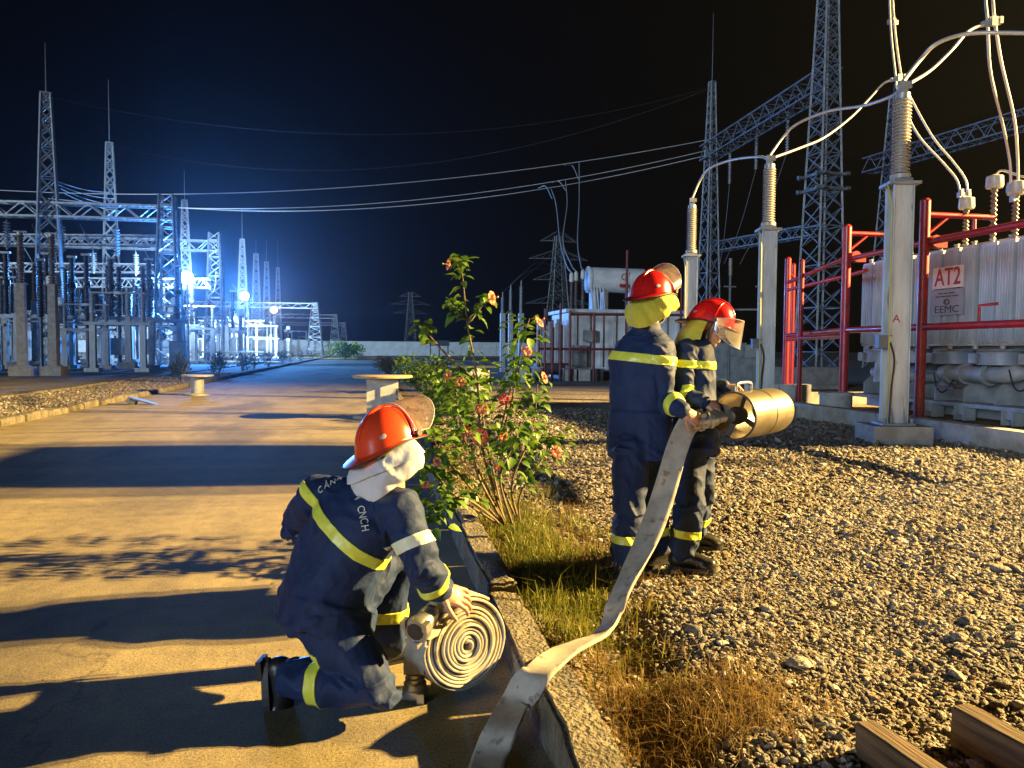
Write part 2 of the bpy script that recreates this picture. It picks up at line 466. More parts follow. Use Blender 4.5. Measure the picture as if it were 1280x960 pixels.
# ------------------------------------------------------------------ setting materials
def surf_asphalt():
    m, nt, p = nodes_of('asphalt'); N, L = nt.nodes, nt.links
    tc = N.new('ShaderNodeTexCoord'); O = tc.outputs['Object']
    def noise(s, d=5, st=None):
        src = O
        if st:
            mp = N.new('ShaderNodeMapping'); mp.inputs['Scale'].default_value = st; L.new(O, mp.inputs[0]); src = mp.outputs[0]
        n = N.new('ShaderNodeTexNoise'); n.inputs['Scale'].default_value = s; n.inputs['Detail'].default_value = d; L.new(src, n.inputs['Vector']); return n.outputs['Fac']
    def ramp(f, stops):
        r = N.new('ShaderNodeValToRGB'); e = r.color_ramp.elements
        while len(e) < len(stops): e.new(0.5)
        for q, (pos, c) in zip(e, stops): q.position = pos; q.color = (*c, 1)
        L.new(f, r.inputs[0]); return r.outputs[0]
    def mix(f, a, b, mode='MIX', fac=None):
        x = N.new('ShaderNodeMixRGB'); x.blend_type = mode
        if f is not None: L.new(f, x.inputs[0])
        else: x.inputs[0].default_value = fac
        L.new(a, x.inputs[1]); L.new(b, x.inputs[2]); return x.outputs[0]
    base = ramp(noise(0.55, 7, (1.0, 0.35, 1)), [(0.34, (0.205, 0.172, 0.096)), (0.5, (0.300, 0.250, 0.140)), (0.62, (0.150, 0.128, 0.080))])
    fine = ramp(noise(95, 3), [(0.32, (0.55, 0.55, 0.55)), (0.5, (1, 1, 1)), (0.68, (1.30, 1.30, 1.28))])
    mid = ramp(noise(7, 6), [(0.3, (0.80, 0.80, 0.82)), (0.6, (1.06, 1.05, 1.02))])
    c = mix(None, base, fine, 'MULTIPLY', 0.9)
    c = mix(None, c, mid, 'MULTIPLY', 0.9)
    # oil stains, damp patches
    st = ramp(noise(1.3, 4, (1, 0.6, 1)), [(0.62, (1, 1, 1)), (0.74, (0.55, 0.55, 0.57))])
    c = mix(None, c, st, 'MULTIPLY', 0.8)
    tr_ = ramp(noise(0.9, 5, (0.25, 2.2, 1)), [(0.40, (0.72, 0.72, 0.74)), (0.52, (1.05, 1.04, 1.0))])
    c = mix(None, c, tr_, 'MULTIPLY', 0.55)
    grit = ramp(noise(34, 2), [(0.66, (1, 1, 1)), (0.70, (0.45, 0.42, 0.38))])
    c = mix(None, c, grit, 'MULTIPLY', 0.7)
    # cracks
    vo = N.new('ShaderNodeTexVoronoi'); vo.feature = 'DISTANCE_TO_EDGE'; vo.inputs['Scale'].default_value = 0.33
    wn_ = N.new('ShaderNodeTexNoise'); wn_.inputs['Scale'].default_value = 1.6; wn_.inputs['Detail'].default_value = 5; L.new(O, wn_.inputs['Vector'])
    va = N.new('ShaderNodeVectorMath'); va.operation = 'MULTIPLY_ADD'; va.inputs[1].default_value = (1.4, 1.4, 1.4)
    L.new(wn_.outputs['Color'], va.inputs[0]); L.new(O, va.inputs[2]); L.new(va.outputs[0], vo.inputs['Vector'])
    cr = ramp(vo.outputs['Distance'], [(0.0, (0.35, 0.33, 0.3)), (0.006, (1, 1, 1))])
    c = mix(None, c, cr, 'MULTIPLY', 0.55)
    L.new(c, p.inputs['Base Color'])
    p.inputs['Roughness'].default_value = 0.86; p.inputs['Specular IOR Level'].default_value = 0.3
    v2 = N.new('ShaderNodeTexVoronoi'); v2.inputs['Scale'].default_value = 310; L.new(O, v2.inputs['Vector'])
    b = N.new('ShaderNodeBump'); b.inputs['Strength'].default_value = 0.45; b.inputs['Distance'].default_value = 0.003
    L.new(v2.outputs['Distance'], b.inputs['Height'])
    b2 = N.new('ShaderNodeBump'); b2.inputs['Strength'].default_value = 0.3; b2.inputs['Distance'].default_value = 0.02
    L.new(noise(9, 9), b2.inputs['Height']); L.new(b.outputs[0], b2.inputs['Normal']); L.new(b2.outputs[0], p.inputs['Normal'])
    MATS['asphalt'] = m
surf_asphalt()

def surf_gravel(name, stops, vscale, soil=None):
    m, nt, p = nodes_of(name); N, L = nt.nodes, nt.links
    tc = N.new('ShaderNodeTexCoord'); O = tc.outputs['Object']
    vo = N.new('ShaderNodeTexVoronoi'); vo.inputs['Scale'].default_value = vscale; L.new(O, vo.inputs['Vector'])
    r = N.new('ShaderNodeValToRGB'); e = r.color_ramp.elements
    while len(e) < len(stops): e.new(0.5)
    for q, (pos, c) in zip(e, stops): q.position = pos; q.color = (*c, 1)
    sp = N.new('ShaderNodeSeparateColor'); L.new(vo.outputs['Color'], sp.inputs[0]); L.new(sp.outputs[0], r.inputs[0])
    col = r.outputs[0]
    nz = N.new('ShaderNodeTexNoise'); nz.inputs['Scale'].default_value = 0.7; nz.inputs['Detail'].default_value = 5; L.new(O, nz.inputs['Vector'])
    rr = N.new('ShaderNodeValToRGB'); rr.color_ramp.elements[0].position = 0.35; rr.color_ramp.elements[1].position = 0.65
    rr.color_ramp.elements[0].color = (0.7, 0.66, 0.6, 1); rr.color_ramp.elements[1].color = (1.1, 1.1, 1.1, 1)
    L.new(nz.outputs['Fac'], rr.inputs[0])
    mx = N.new('ShaderNodeMixRGB'); mx.blend_type = 'MULTIPLY'; mx.inputs[0].default_value = 1; L.new(col, mx.inputs[1]); L.new(rr.outputs[0], mx.inputs[2])
    col = mx.outputs[0]
    if soil:                                   # bare earth near the kerb, edge broken by noise
        sx = N.new('ShaderNodeSeparateXYZ'); L.new(O, sx.inputs[0])
        n2 = N.new('ShaderNodeTexNoise'); n2.inputs['Scale'].default_value = 2.2; n2.inputs['Detail'].default_value = 6; L.new(O, n2.inputs['Vector'])
        ma = N.new('ShaderNodeMath'); ma.operation = 'MULTIPLY_ADD'; ma.inputs[1].default_value = -1.6; L.new(n2.outputs['Fac'], ma.inputs[0]); L.new(sx.outputs[0], ma.inputs[2])
        mr = N.new('ShaderNodeMapRange'); mr.inputs['From Min'].default_value = soil[0]; mr.inputs['From Max'].default_value = soil[0] + 0.5; L.new(ma.outputs[0], mr.inputs['Value'])
        n3 = N.new('ShaderNodeTexNoise'); n3.inputs['Scale'].default_value = 30; n3.inputs['Detail'].default_value = 5; L.new(O, n3.inputs['Vector'])
        sr = N.new('ShaderNodeValToRGB'); sr.color_ramp.elements[0].color = (*soil[1], 1); sr.color_ramp.elements[1].color = (*soil[2], 1); L.new(n3.outputs['Fac'], sr.inputs[0])
        m2 = N.new('ShaderNodeMixRGB'); L.new(mr.outputs[0], m2.inputs[0]); L.new(sr.outputs[0], m2.inputs[1]); L.new(col, m2.inputs[2]); col = m2.outputs[0]
    L.new(col, p.inputs['Base Color']); p.inputs['Roughness'].default_value = 0.9
    b = N.new('ShaderNodeBump'); b.inputs['Strength'].default_value = 1.0; b.inputs['Distance'].default_value = 0.02; b.invert = True
    L.new(vo.outputs['Distance'], b.inputs['Height'])
    n4 = N.new('ShaderNodeTexNoise'); n4.inputs['Scale'].default_value = 40; n4.inputs['Detail'].default_value = 5; L.new(O, n4.inputs['Vector'])
    b2 = N.new('ShaderNodeBump'); b2.inputs['Strength'].default_value = 0.6; b2.inputs['Distance'].default_value = 0.02; L.new(n4.outputs['Fac'], b2.inputs['Height'])
    L.new(b.outputs[0], b2.inputs['Normal']); L.new(b2.outputs[0], p.inputs['Normal'])
    MATS[name] = m
GST = [(0.0, (0.09, 0.075, 0.06)), (0.25, (0.20, 0.165, 0.125)), (0.5, (0.30, 0.255, 0.20)), (0.75, (0.40, 0.36, 0.31)), (1.0, (0.24, 0.17, 0.10))]
surf_gravel('gravel_bed', GST, 34, soil=(0.55, (0.085, 0.055, 0.028), (0.17, 0.115, 0.06)))
surf_gravel('yard_gravel', [(0, (0.08, 0.075, 0.07)), (0.5, (0.16, 0.15, 0.14)), (1, (0.24, 0.22, 0.20))], 22)
surf_gravel('strip_gravel', [(0, (0.12, 0.10, 0.07)), (0.5, (0.24, 0.20, 0.14)), (1, (0.34, 0.29, 0.21))], 24)

def stone_mat():
    m, nt, p = nodes_of('stone'); N, L = nt.nodes, nt.links
    oi = N.new('ShaderNodeObjectInfo'); r = N.new('ShaderNodeValToRGB'); e = r.color_ramp.elements
    r.color_ramp.interpolation = 'CONSTANT'
    stops = [(0.0, (0.25, 0.22, 0.18)), (0.16, (0.13, 0.108, 0.08)), (0.32, (0.31, 0.29, 0.26)), (0.5, (0.21, 0.20, 0.19)), (0.64, (0.075, 0.065, 0.055)),
             (0.76, (0.26, 0.20, 0.125)), (0.84, (0.42, 0.40, 0.38)), (0.94, (0.19, 0.125, 0.07))]
    while len(e) < len(stops): e.new(0.5)
    for q, (pos, c) in zip(e, stops): q.position = pos; q.color = (*c, 1)
    L.new(oi.outputs['Random'], r.inputs[0])
    tc = N.new('ShaderNodeTexCoord'); nz = N.new('ShaderNodeTexNoise'); nz.inputs['Scale'].default_value = 2.5; nz.inputs['Detail'].default_value = 5
    L.new(tc.outputs['Object'], nz.inputs['Vector'])
    rr = N.new('ShaderNodeValToRGB'); rr.color_ramp.elements[0].position = 0.3; rr.color_ramp.elements[1].position = 0.7
    rr.color_ramp.elements[0].color = (0.72, 0.7, 0.66, 1); rr.color_ramp.elements[1].color = (1.12, 1.12, 1.12, 1); L.new(nz.outputs['Fac'], rr.inputs[0])
    mx = N.new('ShaderNodeMixRGB'); mx.blend_type = 'MULTIPLY'; mx.inputs[0].default_value = 1; L.new(r.outputs[0], mx.inputs[1]); L.new(rr.outputs[0], mx.inputs[2])
    L.new(mx.outputs[0], p.inputs['Base Color']); p.inputs['Roughness'].default_value = 0.75
    b = N.new('ShaderNodeBump'); b.inputs['Strength'].default_value = 0.4; b.inputs['Distance'].default_value = 0.1
    L.new(nz.outputs['Fac'], b.inputs['Height']); L.new(b.outputs[0], p.inputs['Normal'])
    MATS['stone'] = m
stone_mat()

# ------------------------------------------------------------------ ground, road, beds
KX0, KX1, KZ = 0.59, 0.75, 0.190            # kerb beside the gravel: road-side face, bed-side face, top
GZ = 0.085                                   # gravel level
LX = -6.3                                   # far road edge

def sheet(name, m, x0, x1, y0, y1, z, label, cat):
    o = MB().add([(x0, y0, z), (x1, y0, z), (x1, y1, z), (x0, y1, z)], [(0, 1, 2, 3)]).build(name, m)
    return tag(o, label, cat, kind='structure')
sheet('ground', 'yard_gravel', -1000, 1000, -1000, 1000, -0.03, 'dark bare ground stretching to the horizon', 'ground')
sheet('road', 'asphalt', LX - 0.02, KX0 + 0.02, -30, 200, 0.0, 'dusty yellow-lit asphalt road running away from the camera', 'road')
sheet('yard_ground', 'yard_gravel', -90, -9.06, -10, 260, 0.085, 'dark gravel yard under the switchgear on the left', 'ground')

def bed_height(x, y):
    p = np.stack([x * 1.7, y * 1.7, np.zeros_like(x)], 1); q = np.stack([x * 6, y * 6, np.ones_like(x) * 3], 1)
    near = np.clip((x - KX1) / 0.8, 0, 1)
    dip = 0.10 * np.exp(-(((x - 1.12) / 0.22) ** 2 + ((y - 3.35) / 0.55) ** 2)) + 0.09 * np.exp(-(((x - 0.98) / 0.2) ** 2 + ((y - 2.45) / 0.5) ** 2))
    return GZ + 0.022 * vnoise(p) + 0.010 * vnoise(q) - 0.03 * (1 - near) - dip
def grid_sheet(name, m, xs, ys, zf, label, cat):
    X, Y = np.meshgrid(xs, ys); x, y = X.ravel(), Y.ravel(); z = zf(x, y)
    nx, ny = len(xs), len(ys); F = []
    for j in range(ny - 1):
        for i in range(nx - 1):
            a = j * nx + i; F.append((a, a + 1, a + nx + 1, a + nx))
    me = bpy.data.meshes.new(name); me.from_pydata(np.stack([x, y, z], 1).tolist(), [], F)
    me.polygons.foreach_set('use_smooth', [True] * len(F)); me.materials.append(MATS[m])
    o = bpy.data.objects.new(name, me); COL.objects.link(o)
    return tag(o, label, cat, kind='structure')
bxs = np.concatenate([np.arange(KX1 - 0.03, 3.2, 0.05), np.arange(3.2, 8.2, 0.25), np.array([9, 11, 14, 20, 30, 45, 70])])
bys = np.concatenate([np.arange(-2, 6.5, 0.06), np.arange(6.5, 16, 0.25), np.array([17, 19, 22, 26, 31, 38, 48, 60, 80, 110, 150])])
grid_sheet('gravel_ground', 'gravel_bed', bxs, bys, lambda x, y: np.where((x > 12) | (y > 14), GZ, bed_height(x, y)), 'sloping bed of earth and gravel on the right of the kerb', 'ground')
grid_sheet('verge', 'strip_gravel', np.linspace(-9.0, LX - 0.18, 12), np.arange(-5, 130, 0.9),
           lambda x, y: 0.10 + 0.02 * vnoise(np.stack([x * 1.3, y * 0.9, x * 0], 1)), 'gravelly verge between the two low kerbs on the left', 'ground')

# kerbs, stone by stone
def kerb_stone_mesh(n, L, w, h, seed):
    rs = np.random.default_rng(seed)
    bm = bmesh.new()
    bmesh.ops.create_cube(bm, size=1)
    bmesh.ops.scale(bm, vec=(w, L, h), verts=bm.verts)
    bmesh.ops.subdivide_edges(bm, edges=[e for e in bm.edges if abs(e.verts[0].co.y - e.verts[1].co.y) > L * 0.5], cuts=n, use_grid_fill=True)
    bmesh.ops.subdivide_edges(bm, edges=[e for e in bm.edges if abs(e.verts[0].co.y - e.verts[1].co.y) < L * 0.01], cuts=3, use_grid_fill=True)
    bmesh.ops.bevel(bm, geom=[e for e in bm.edges if e.calc_face_angle(0) > 1.0], offset=0.016, segments=2, affect='EDGES')
    for v in bm.verts:
        k = np.array([[v.co.x * 8 + seed, v.co.y * 5, v.co.z * 8]])
        k2 = np.array([[v.co.x * 25 + seed, v.co.y * 16, v.co.z * 25]])
        d = 0.013 * float(vnoise(k)[0]) + 0.008 * float(vnoise(k2)[0]); ch = max(0.0, float(vnoise(np.array([[v.co.x * 3 + seed * 3, v.co.y * 3.2, 5.0]]))[0]) - 0.25) * 0.06
        if abs(v.co.x) > w * 0.35 and v.co.z > h * 0.35: d -= ch
        if v.co.z > 0: v.co.z += d
        v.co.x += d * 0.8
    me = bpy.data.meshes.new('kerb_stone'); bm.to_mesh(me); bm.free()
    me.polygons.foreach_set('use_smooth', [True] * len(me.polygons)); me.set_sharp_from_angle(angle=R(40))
    me.materials.append(MATS['kerb_concrete'])
    return me
kerb = tag(bpy.data.objects.new('kerb', None), 'weathered concrete kerb of long stones between road and gravel bed', 'kerb', kind='structure')
kerb.location = ((KX0 + KX1) / 2, 0, 0); COL.objects.link(kerb)
kms = [kerb_stone_mesh(14, 0.985, KX1 - KX0, 0.42, s) for s in (3, 5, 9, 14)]
for i in range(44):
    o = bpy.data.objects.new('kerb_stone', kms[i % 4]); COL.objects.link(o); o.parent = kerb
    y = -0.63 + i * 1.0
    dz = random.uniform(-0.012, 0.008) - (0.05 if 2 < y < 4.2 and i == 4 else 0)
    o.location = (random.uniform(-0.012, 0.012), y, KZ - 0.21 + dz)
    o.rotation_euler = (random.uniform(-0.006, 0.006), random.uniform(-0.02, 0.02), random.uniform(-0.008, 0.008) + (math.pi if i % 8 > 3 else 0))
kerb_l = tag(bpy.data.objects.new('kerb', None), 'low broken kerb along the far left edge of the road', 'kerb', kind='structure')
kerb_l.location = (LX - 0.09, 0, 0); COL.objects.link(kerb_l)
for i in range(90):
    o = bpy.data.objects.new('kerb_stone', kms[(i * 3) % 4]); COL.objects.link(o); o.parent = kerb_l
    o.location = (random.uniform(-0.03, 0.03), 3 + i * 1.0, 0.14 - 0.21 + random.uniform(-0.03, 0.01))
    o.rotation_euler = (random.uniform(-0.01, 0.01), random.uniform(-0.06, 0.06), random.uniform(-0.02, 0.02))
kerb_y = tag(bpy.data.objects.new('kerb', None), 'narrow kerb between the gravel verge and the dark switchgear yard', 'kerb', kind='structure')
kerb_y.location = (-9.03, 0, 0); COL.objects.link(kerb_y)
for i in range(80):
    o = bpy.data.objects.new('kerb_stone', kms[(i * 3 + 1) % 4]); COL.objects.link(o); o.parent = kerb_y
    o.location = (random.uniform(-0.02, 0.02), 6 + i * 1.0, 0.16 - 0.21 + random.uniform(-0.02, 0.01))
    o.scale = (0.7, 1, 1)

# far boundary wall, panel by panel
wallp = MB().box((0, 0, 1.25), (2.96, 0.12, 2.5)).box((0, 0, 2.54), (2.98, 0.2, 0.08)).mesh('panel')
wallp.materials.append(MATS['wall_pale'])
wpost = MB().box((0, 0, 1.32), (0.22, 0.26, 2.64)).mesh('post'); wpost.materials.append(MATS['wall_pale'])
bw = thing('boundary_wall', 'long pale boundary wall closing the yard at the end of the road', 'wall', (0, 138, 0.0))
for i in range(44):
    o = bpy.data.objects.new('panel', wallp); COL.objects.link(o); o.parent = bw; o.location = (-66 + i * 3.2, 0, 0)
    o = bpy.data.objects.new('post', wpost); COL.objects.link(o); o.parent = bw; o.location = (-67.6 + i * 3.2, 0, 0)

# ------------------------------------------------------------------ air
haze = MB().box((0, 0, 22.5), (2060, 2060, 51)).build('haze', None)
tag(haze, 'thin night haze over the whole substation', 'haze', kind='stuff')
hm = bpy.data.materials.new('haze_air'); hm.use_nodes = True
HN, HL = hm.node_tree.nodes, hm.node_tree.links
for n in list(HN): HN.remove(n)
hv = HN.new('ShaderNodeVolumePrincipled')
hv.inputs['Color'].default_value = (0.80, 0.88, 1.0, 1)
hv.inputs['Density'].default_value = 0.00044
hv.inputs['Anisotropy'].default_value = 0.88
ho = HN.new('ShaderNodeOutputMaterial'); HL.new(hv.outputs[0], ho.inputs['Volume'])
haze.data.materials.append(hm)

# ------------------------------------------------------------------ lamps: the flood mast out of frame on the right, and the yard floods
def spot(name, loc, target, watts, col, size, radius, parent, blend=0.35):
    d = bpy.data.lights.new(name, 'SPOT'); d.energy = watts; d.color = col; d.spot_size = R(size); d.spot_blend = blend; d.shadow_soft_size = radius
    o = bpy.data.objects.new(name, d); COL.objects.link(o); o.parent = parent
    o.location = Vector(loc) - wloc(parent)
    o.rotation_euler = (Vector(loc) - Vector(target)).to_track_quat('Z', 'Y').to_euler()
    return o
def flood_head(parent, loc, target, w, h, m):
    loc = Vector(loc); d = (Vector(target) - loc).normalized(); M = rot_to(d)
    hb = MB().box(loc - d * 0.10, (w + 0.08, h + 0.08, 0.16), M)
    for k in range(5): hb.box(loc - d * 0.24 + M @ Vector(((k - 2) * w / 5, 0, 0)), (0.02, h, 0.14), M)
    o = hb.build('lamp_head', 'galvanised_dark', parent)
    MB().box(loc + d * 0.0, (w, h, 0.02), M).build('lens', m, o)
    return o
MAST = Vector((40.0, 5.6, 0))
fm = thing('floodlight_mast', 'tall mast with two warm flood lamps standing off to the right', 'floodlight', MAST)
MB().cyl(MAST, MAST + Vector((0, 0, 16.6)), 0.16, 0.09).box(MAST + Vector((0, 0, 0.15)), (0.8, 0.8, 0.3)).build('mast', 'galvanised', fm, 40)
MB().bar(MAST + Vector((0, -0.8, 16.2)), MAST + Vector((0, 0.8, 16.2)), 0.08).build('crossbar', 'galvanised', fm)
TGT = Vector((0.0, 8.0, 0.0))
for s in (-1, 1):
    L0 = MAST + Vector((-0.25, 0.5 * s, 16.0))
    flood_head(fm, L0, TGT, 0.5, 0.35, 'lamp_warm')
    spot('flood', L0 + (TGT - L0).normalized() * 0.1, TGT, 330000, (1.0, 0.655, 0.215), 57, 0.16, fm, 0.9)

def round_head(parent, loc, target, r_, m):
    loc = Vector(loc); d = (Vector(target) - loc).normalized(); M = rot_to(d)
    o = MB().lathe([(r_ * 0.3, -0.35), (r_ * 0.6, -0.3), (r_ * 1.05, -0.05), (r_ * 1.08, 0.03), (r_ * 1.0, 0.03)], 24, loc, M).build('lamp_head', 'galvanised_dark', parent, 40)
    MB().lathe([(r_ * 0.98, 0.032), (r_ * 0.5, 0.06), (0.01, 0.07)], 24, loc, M).build('lens', m, o, 60)
    return o
def yard_flood(label, px, py, d, watts, col, lens='lamp_cool', r=0.3, back=1.6):
    p = at(px, py, d)
    root = thing('floodlight', label, 'floodlight', (p.x, p.y, 0.085))
    MB().cyl((p.x, p.y + 0.5, 0.085), (p.x, p.y + 0.5, p.z + 0.5), 0.11, 0.07, 10).build('pole', 'galvanised', root, 40)
    MB().bar((p.x - 0.5, p.y + 0.5, p.z + 0.1), (p.x + 0.5, p.y + 0.5, p.z + 0.1), 0.08).build('crossbar', 'galvanised', root)
    tg = Vector((p.x * 0.25 + 1, p.y - 40, 1.0))
    round_head(root, p + Vector((0, 0.25, 0)), tg, 0.50, lens)
    spot('flood', p + Vector((0, -0.05, 0)), tg, watts, col, 165, r, root, 0.6)
    spot('flood', p + Vector((0, 0.9, 0.1)), p + Vector((-6, 30, -5)), watts * back, (0.45, 0.70, 1.0), 165, r, root, 0.5)
    flood_head(root, p + Vector((0, 0.8, 0.1)), p + Vector((-6, 30, -5)), 0.5, 0.4, lens)
    return root
yard_flood('dazzling blue-white floodlight nearest the camera in the left yard', 232, 347, 58, 31000, (0.06, 0.30, 1.0), back=0.6)
yard_flood('dazzling floodlight second along the left yard, above the road shrubs', 305, 370, 88, 44000, (0.06, 0.30, 1.0), back=1.5)
yard_flood('small warm yellow floodlight, the farthest of three in the yard', 342, 387, 112, 3500, (1.0, 0.78, 0.5), 'lamp_warm')

# ------------------------------------------------------------------ lattice steel
def lattice_bars(mb, H, w0, w1, n, bar, zig=False):
    zs = [0.0]; w = w0
    for i in range(n):
        t = zs[-1]
        zs.append(t + (w0 + (w1 - w0) * (i / n)))
    k = H / zs[-1]; zs = [z * k for z in zs]
    for i in range(n):
        z0, z1 = zs[i], zs[i + 1]
        a = (w0 + (w1 - w0) * z0 / H) / 2; b = (w0 + (w1 - w0) * z1 / H) / 2
        C0 = [(-a, -a), (a, -a), (a, a), (-a, a)]; C1 = [(-b, -b), (b, -b), (b, b), (-b, b)]
        for q in range(4):
            p0, p1 = C0[q], C0[(q + 1) % 4]; r0, r1 = C1[q], C1[(q + 1) % 4]
            if zig:
                A, B = ((p0, r1) if (i + q) % 2 else (p1, r0))
                mb.bar((*A, z0), (*B, z1), bar)
            else:
                mb.bar((*p0, z0), (*r1, z1), bar); mb.bar((*p1, z0), (*r0, z1), bar)
            if i % 2 == 0: mb.bar((*r0, z1), (*r1, z1), bar)
def lattice_mast(name, label, base, H, w0, w1, n, leg, bar, m, rz=0.0, rod=0.0, zig=False, group=None, rings=()):
    root = thing(name, label, 'tower', (0, 0, 0), group)
    for sx, sy in ((-1, -1), (1, -1), (1, 1), (-1, 1)):
        MB().bar((sx * w0 / 2, sy * w0 / 2, 0), (sx * w1 / 2, sy * w1 / 2, H), leg).build('leg', m, root)
    mb = MB(); lattice_bars(mb, H, w0, w1, n, bar, zig); mb.build('bracing', m, root)
    if rod: MB().cyl((0, 0, H), (0, 0, H + rod), bar * 0.6, bar * 0.25, 6).box((0, 0, H), (w1 * 1.25, w1 * 1.25, 0.12)).build('lightning_rod', m, root)
    for z in rings:
        w = w0 + (w1 - w0) * z / H
        MB().box((0, -w / 2 - 0.1, z), (w + 0.9, 0.16, 0.16)).box((0, w / 2 + 0.1, z), (w + 0.9, 0.16, 0.16)).box((-w / 2 - 0.1, 0, z), (0.16, w + 0.9, 0.16)).box((w / 2 + 0.1, 0, z), (0.16, w + 0.9, 0.16)).build('collar', m, root)
    root.location = base; root.rotation_euler = (0, 0, rz)
    return root
def truss_beam(name, label, a, b, w, h, n, ch, bar, m, group=None, ends=()):
    a, b = Vector(a), Vector(b); d = b - a; L = d.length; t = d.normalized()
    s = t.cross(Vector((0, 0, 1))).normalized(); u = s.cross(t)
    root = thing(name, label, 'gantry beam', a, group)
    def P(i, sx, uz): return a + t * (L * i / n) + s * (sx * w / 2) + u * (uz * h / 2)
    for sx in (-1, 1):
        for uz in (-1, 1): MB().bar(P(0, sx, uz), P(n, sx, uz), ch).build('chord', m, root)
    mb = MB()
    for i in range(n):
        for sx in (-1, 1):
            q = -1 if i % 2 else 1
            mb.bar(P(i, sx, -q), P(i + 1, sx, q), bar)
        for uz in (-1, 1): mb.bar(P(i, -1, uz), P(i + 1, 1, uz), bar); mb.bar(P(i, -1, uz), P(i, 1, uz), bar)
    mb.build('bracing', m, root)
    return root
def sheds(r0, r1, z0, z1, n):
    pr = [(r0, z0)]
    for i in range(n):
        a = z0 + (z1 - z0) * i / n; b = z0 + (z1 - z0) * (i + 1) / n
        pr += [(r0, a + (b - a) * 0.15), (r1, a + (b - a) * 0.45), (r1, a + (b - a) * 0.55), (r0, a + (b - a) * 0.95)]
    pr.append((r0, z1)); return pr
def wire(label, pts, r, m='wire_dull', n=6, k=10, group=None, name='overhead_wire'):
    pts = [Vector(p) for p in pts]
    mb = MB().tube(smooth_path(pts, k) if len(pts) > 2 else pts, r, n)
    o = mb.build(name, m, None, 80, at_loc=pts[0]); return tag(o, label, 'cable' if name != 'overhead_wire' else 'wire', group)
def sagwire(a, b, sag, n=18):
    a, b = Vector(a), Vector(b)
    return [a.lerp(b, i / n) - Vector((0, 0, 4 * sag * (i / n) * (1 - i / n))) for i in range(n + 1)]

# ---- left yard: lightning masts and gantries
YZ = 0.085
G = 'galvanised'
def base_at(px, d, z=YZ):
    r = ray(px, 440); p = EYE + r * d; return Vector((p.x, p.y, z))
def ztop(py, px, d): return at(px, py, d).z
masts = [('tall lattice lightning mast at the far left, the nearest in the yard', 64, 122, 52, 60, 1.9, 0.55),
         ('lattice lightning mast behind the near gantry, second from the left', 141, 182, 70, 105, 1.9, 0.5),
         ('lattice lightning mast rising behind the first floodlight', 233, 252, 92, 215, 1.9, 0.5),
         ('slim lattice mast standing right behind the second floodlight', 304, 300, 112, 262, 1.9, 0.5),
         ('short pale lattice mast just right of the second floodlight', 321, 318, 140, 300, 1.8, 0.7),
         ('faint thin lattice mast between the two far gantries', 334, 328, 165, 300, 1.7, 0.7),
         ('faintest lattice mast with tall rod above the far gantry', 348, 335, 190, 300, 1.7, 0.6)]
for lb, px, py, d, rodpy, w0, w1 in masts:
    b = base_at(px, d); H = ztop(py, px, d) - YZ
    lattice_mast('lightning_mast', lb, b, H, w0, w1, 16, 0.13, 0.07, G, rz=0.3, rod=max(1.5, ztop(rodpy, px, d) - ztop(py, px, d)), group='lightning masts of the left yard')
ganx = [('nearest', 212, 262, 53, -30), ('second', 270, 304, 72, -20), ('third, floodlit', 394, 380, 128, -60), ('fourth', 419, 394, 175, 120), ('farthest', 430, 404, 230, 240)]
for i, (w, px, py, d, lx) in enumerate(ganx):
    b = base_at(px, d); H = ztop(py, px, d) - YZ
    ww = 1.7 if i < 2 else 2.6
    lattice_mast('gantry_column', f'tapered lattice gantry column at the road end of the {w} gantry', b, H + (0.9 if i < 2 else 0.3), ww, 0.85 if i < 2 else 0.8, 12, 0.15, 0.075, G, zig=True, group='lattice gantry columns')
    e = at(lx, py + (-2 if i == 0 else 3 if i == 1 else -6), d)
    z = YZ + H - 0.35
    hh = 0.9 if i < 2 else 0.8
    truss_beam('gantry_beam', f'lattice beam of the {w} gantry across the left yard', (b.x + 0.3, b.y, z), (b.x - (27 if i == 0 else 24 if i == 1 else 26), b.y + (1.5 if i == 0 else 0), z), 0.9, hh, 26, 0.13, 0.07, G, group='lattice gantry beams')
    if i < 3:
        b2 = Vector((b.x - (12 if i < 2 else 13), b.y + 0.6, YZ))
        if i != 1: lattice_mast('gantry_column', f'inner lattice gantry column under the {w} gantry beam', b2, H, 1.7, 0.85, 12, 0.15, 0.075, G, zig=True, group='lattice gantry columns')
# lower lattice beams lit by the floods
for i, (lb, px0, px1, py, d) in enumerate([('low lattice beam below the nearest gantry at the far left', -40, 205, 300, 58), ('low floodlit lattice beam right under the first floodlight', 90, 262, 354, 62),
                                           ('thin low lattice beam across the middle of the left yard', -30, 190, 335, 66), ('low floodlit truss below the second floodlight', 180, 330, 404, 96)]):
    a, b = at(px0, py, d), at(px1, py, d); z = (a.z + b.z) / 2
    truss_beam('gantry_beam', lb, (b.x, b.y, z), (a.x, a.y, z), 0.7, 0.7, 22, 0.11, 0.06, G, group='lattice gantry beams')
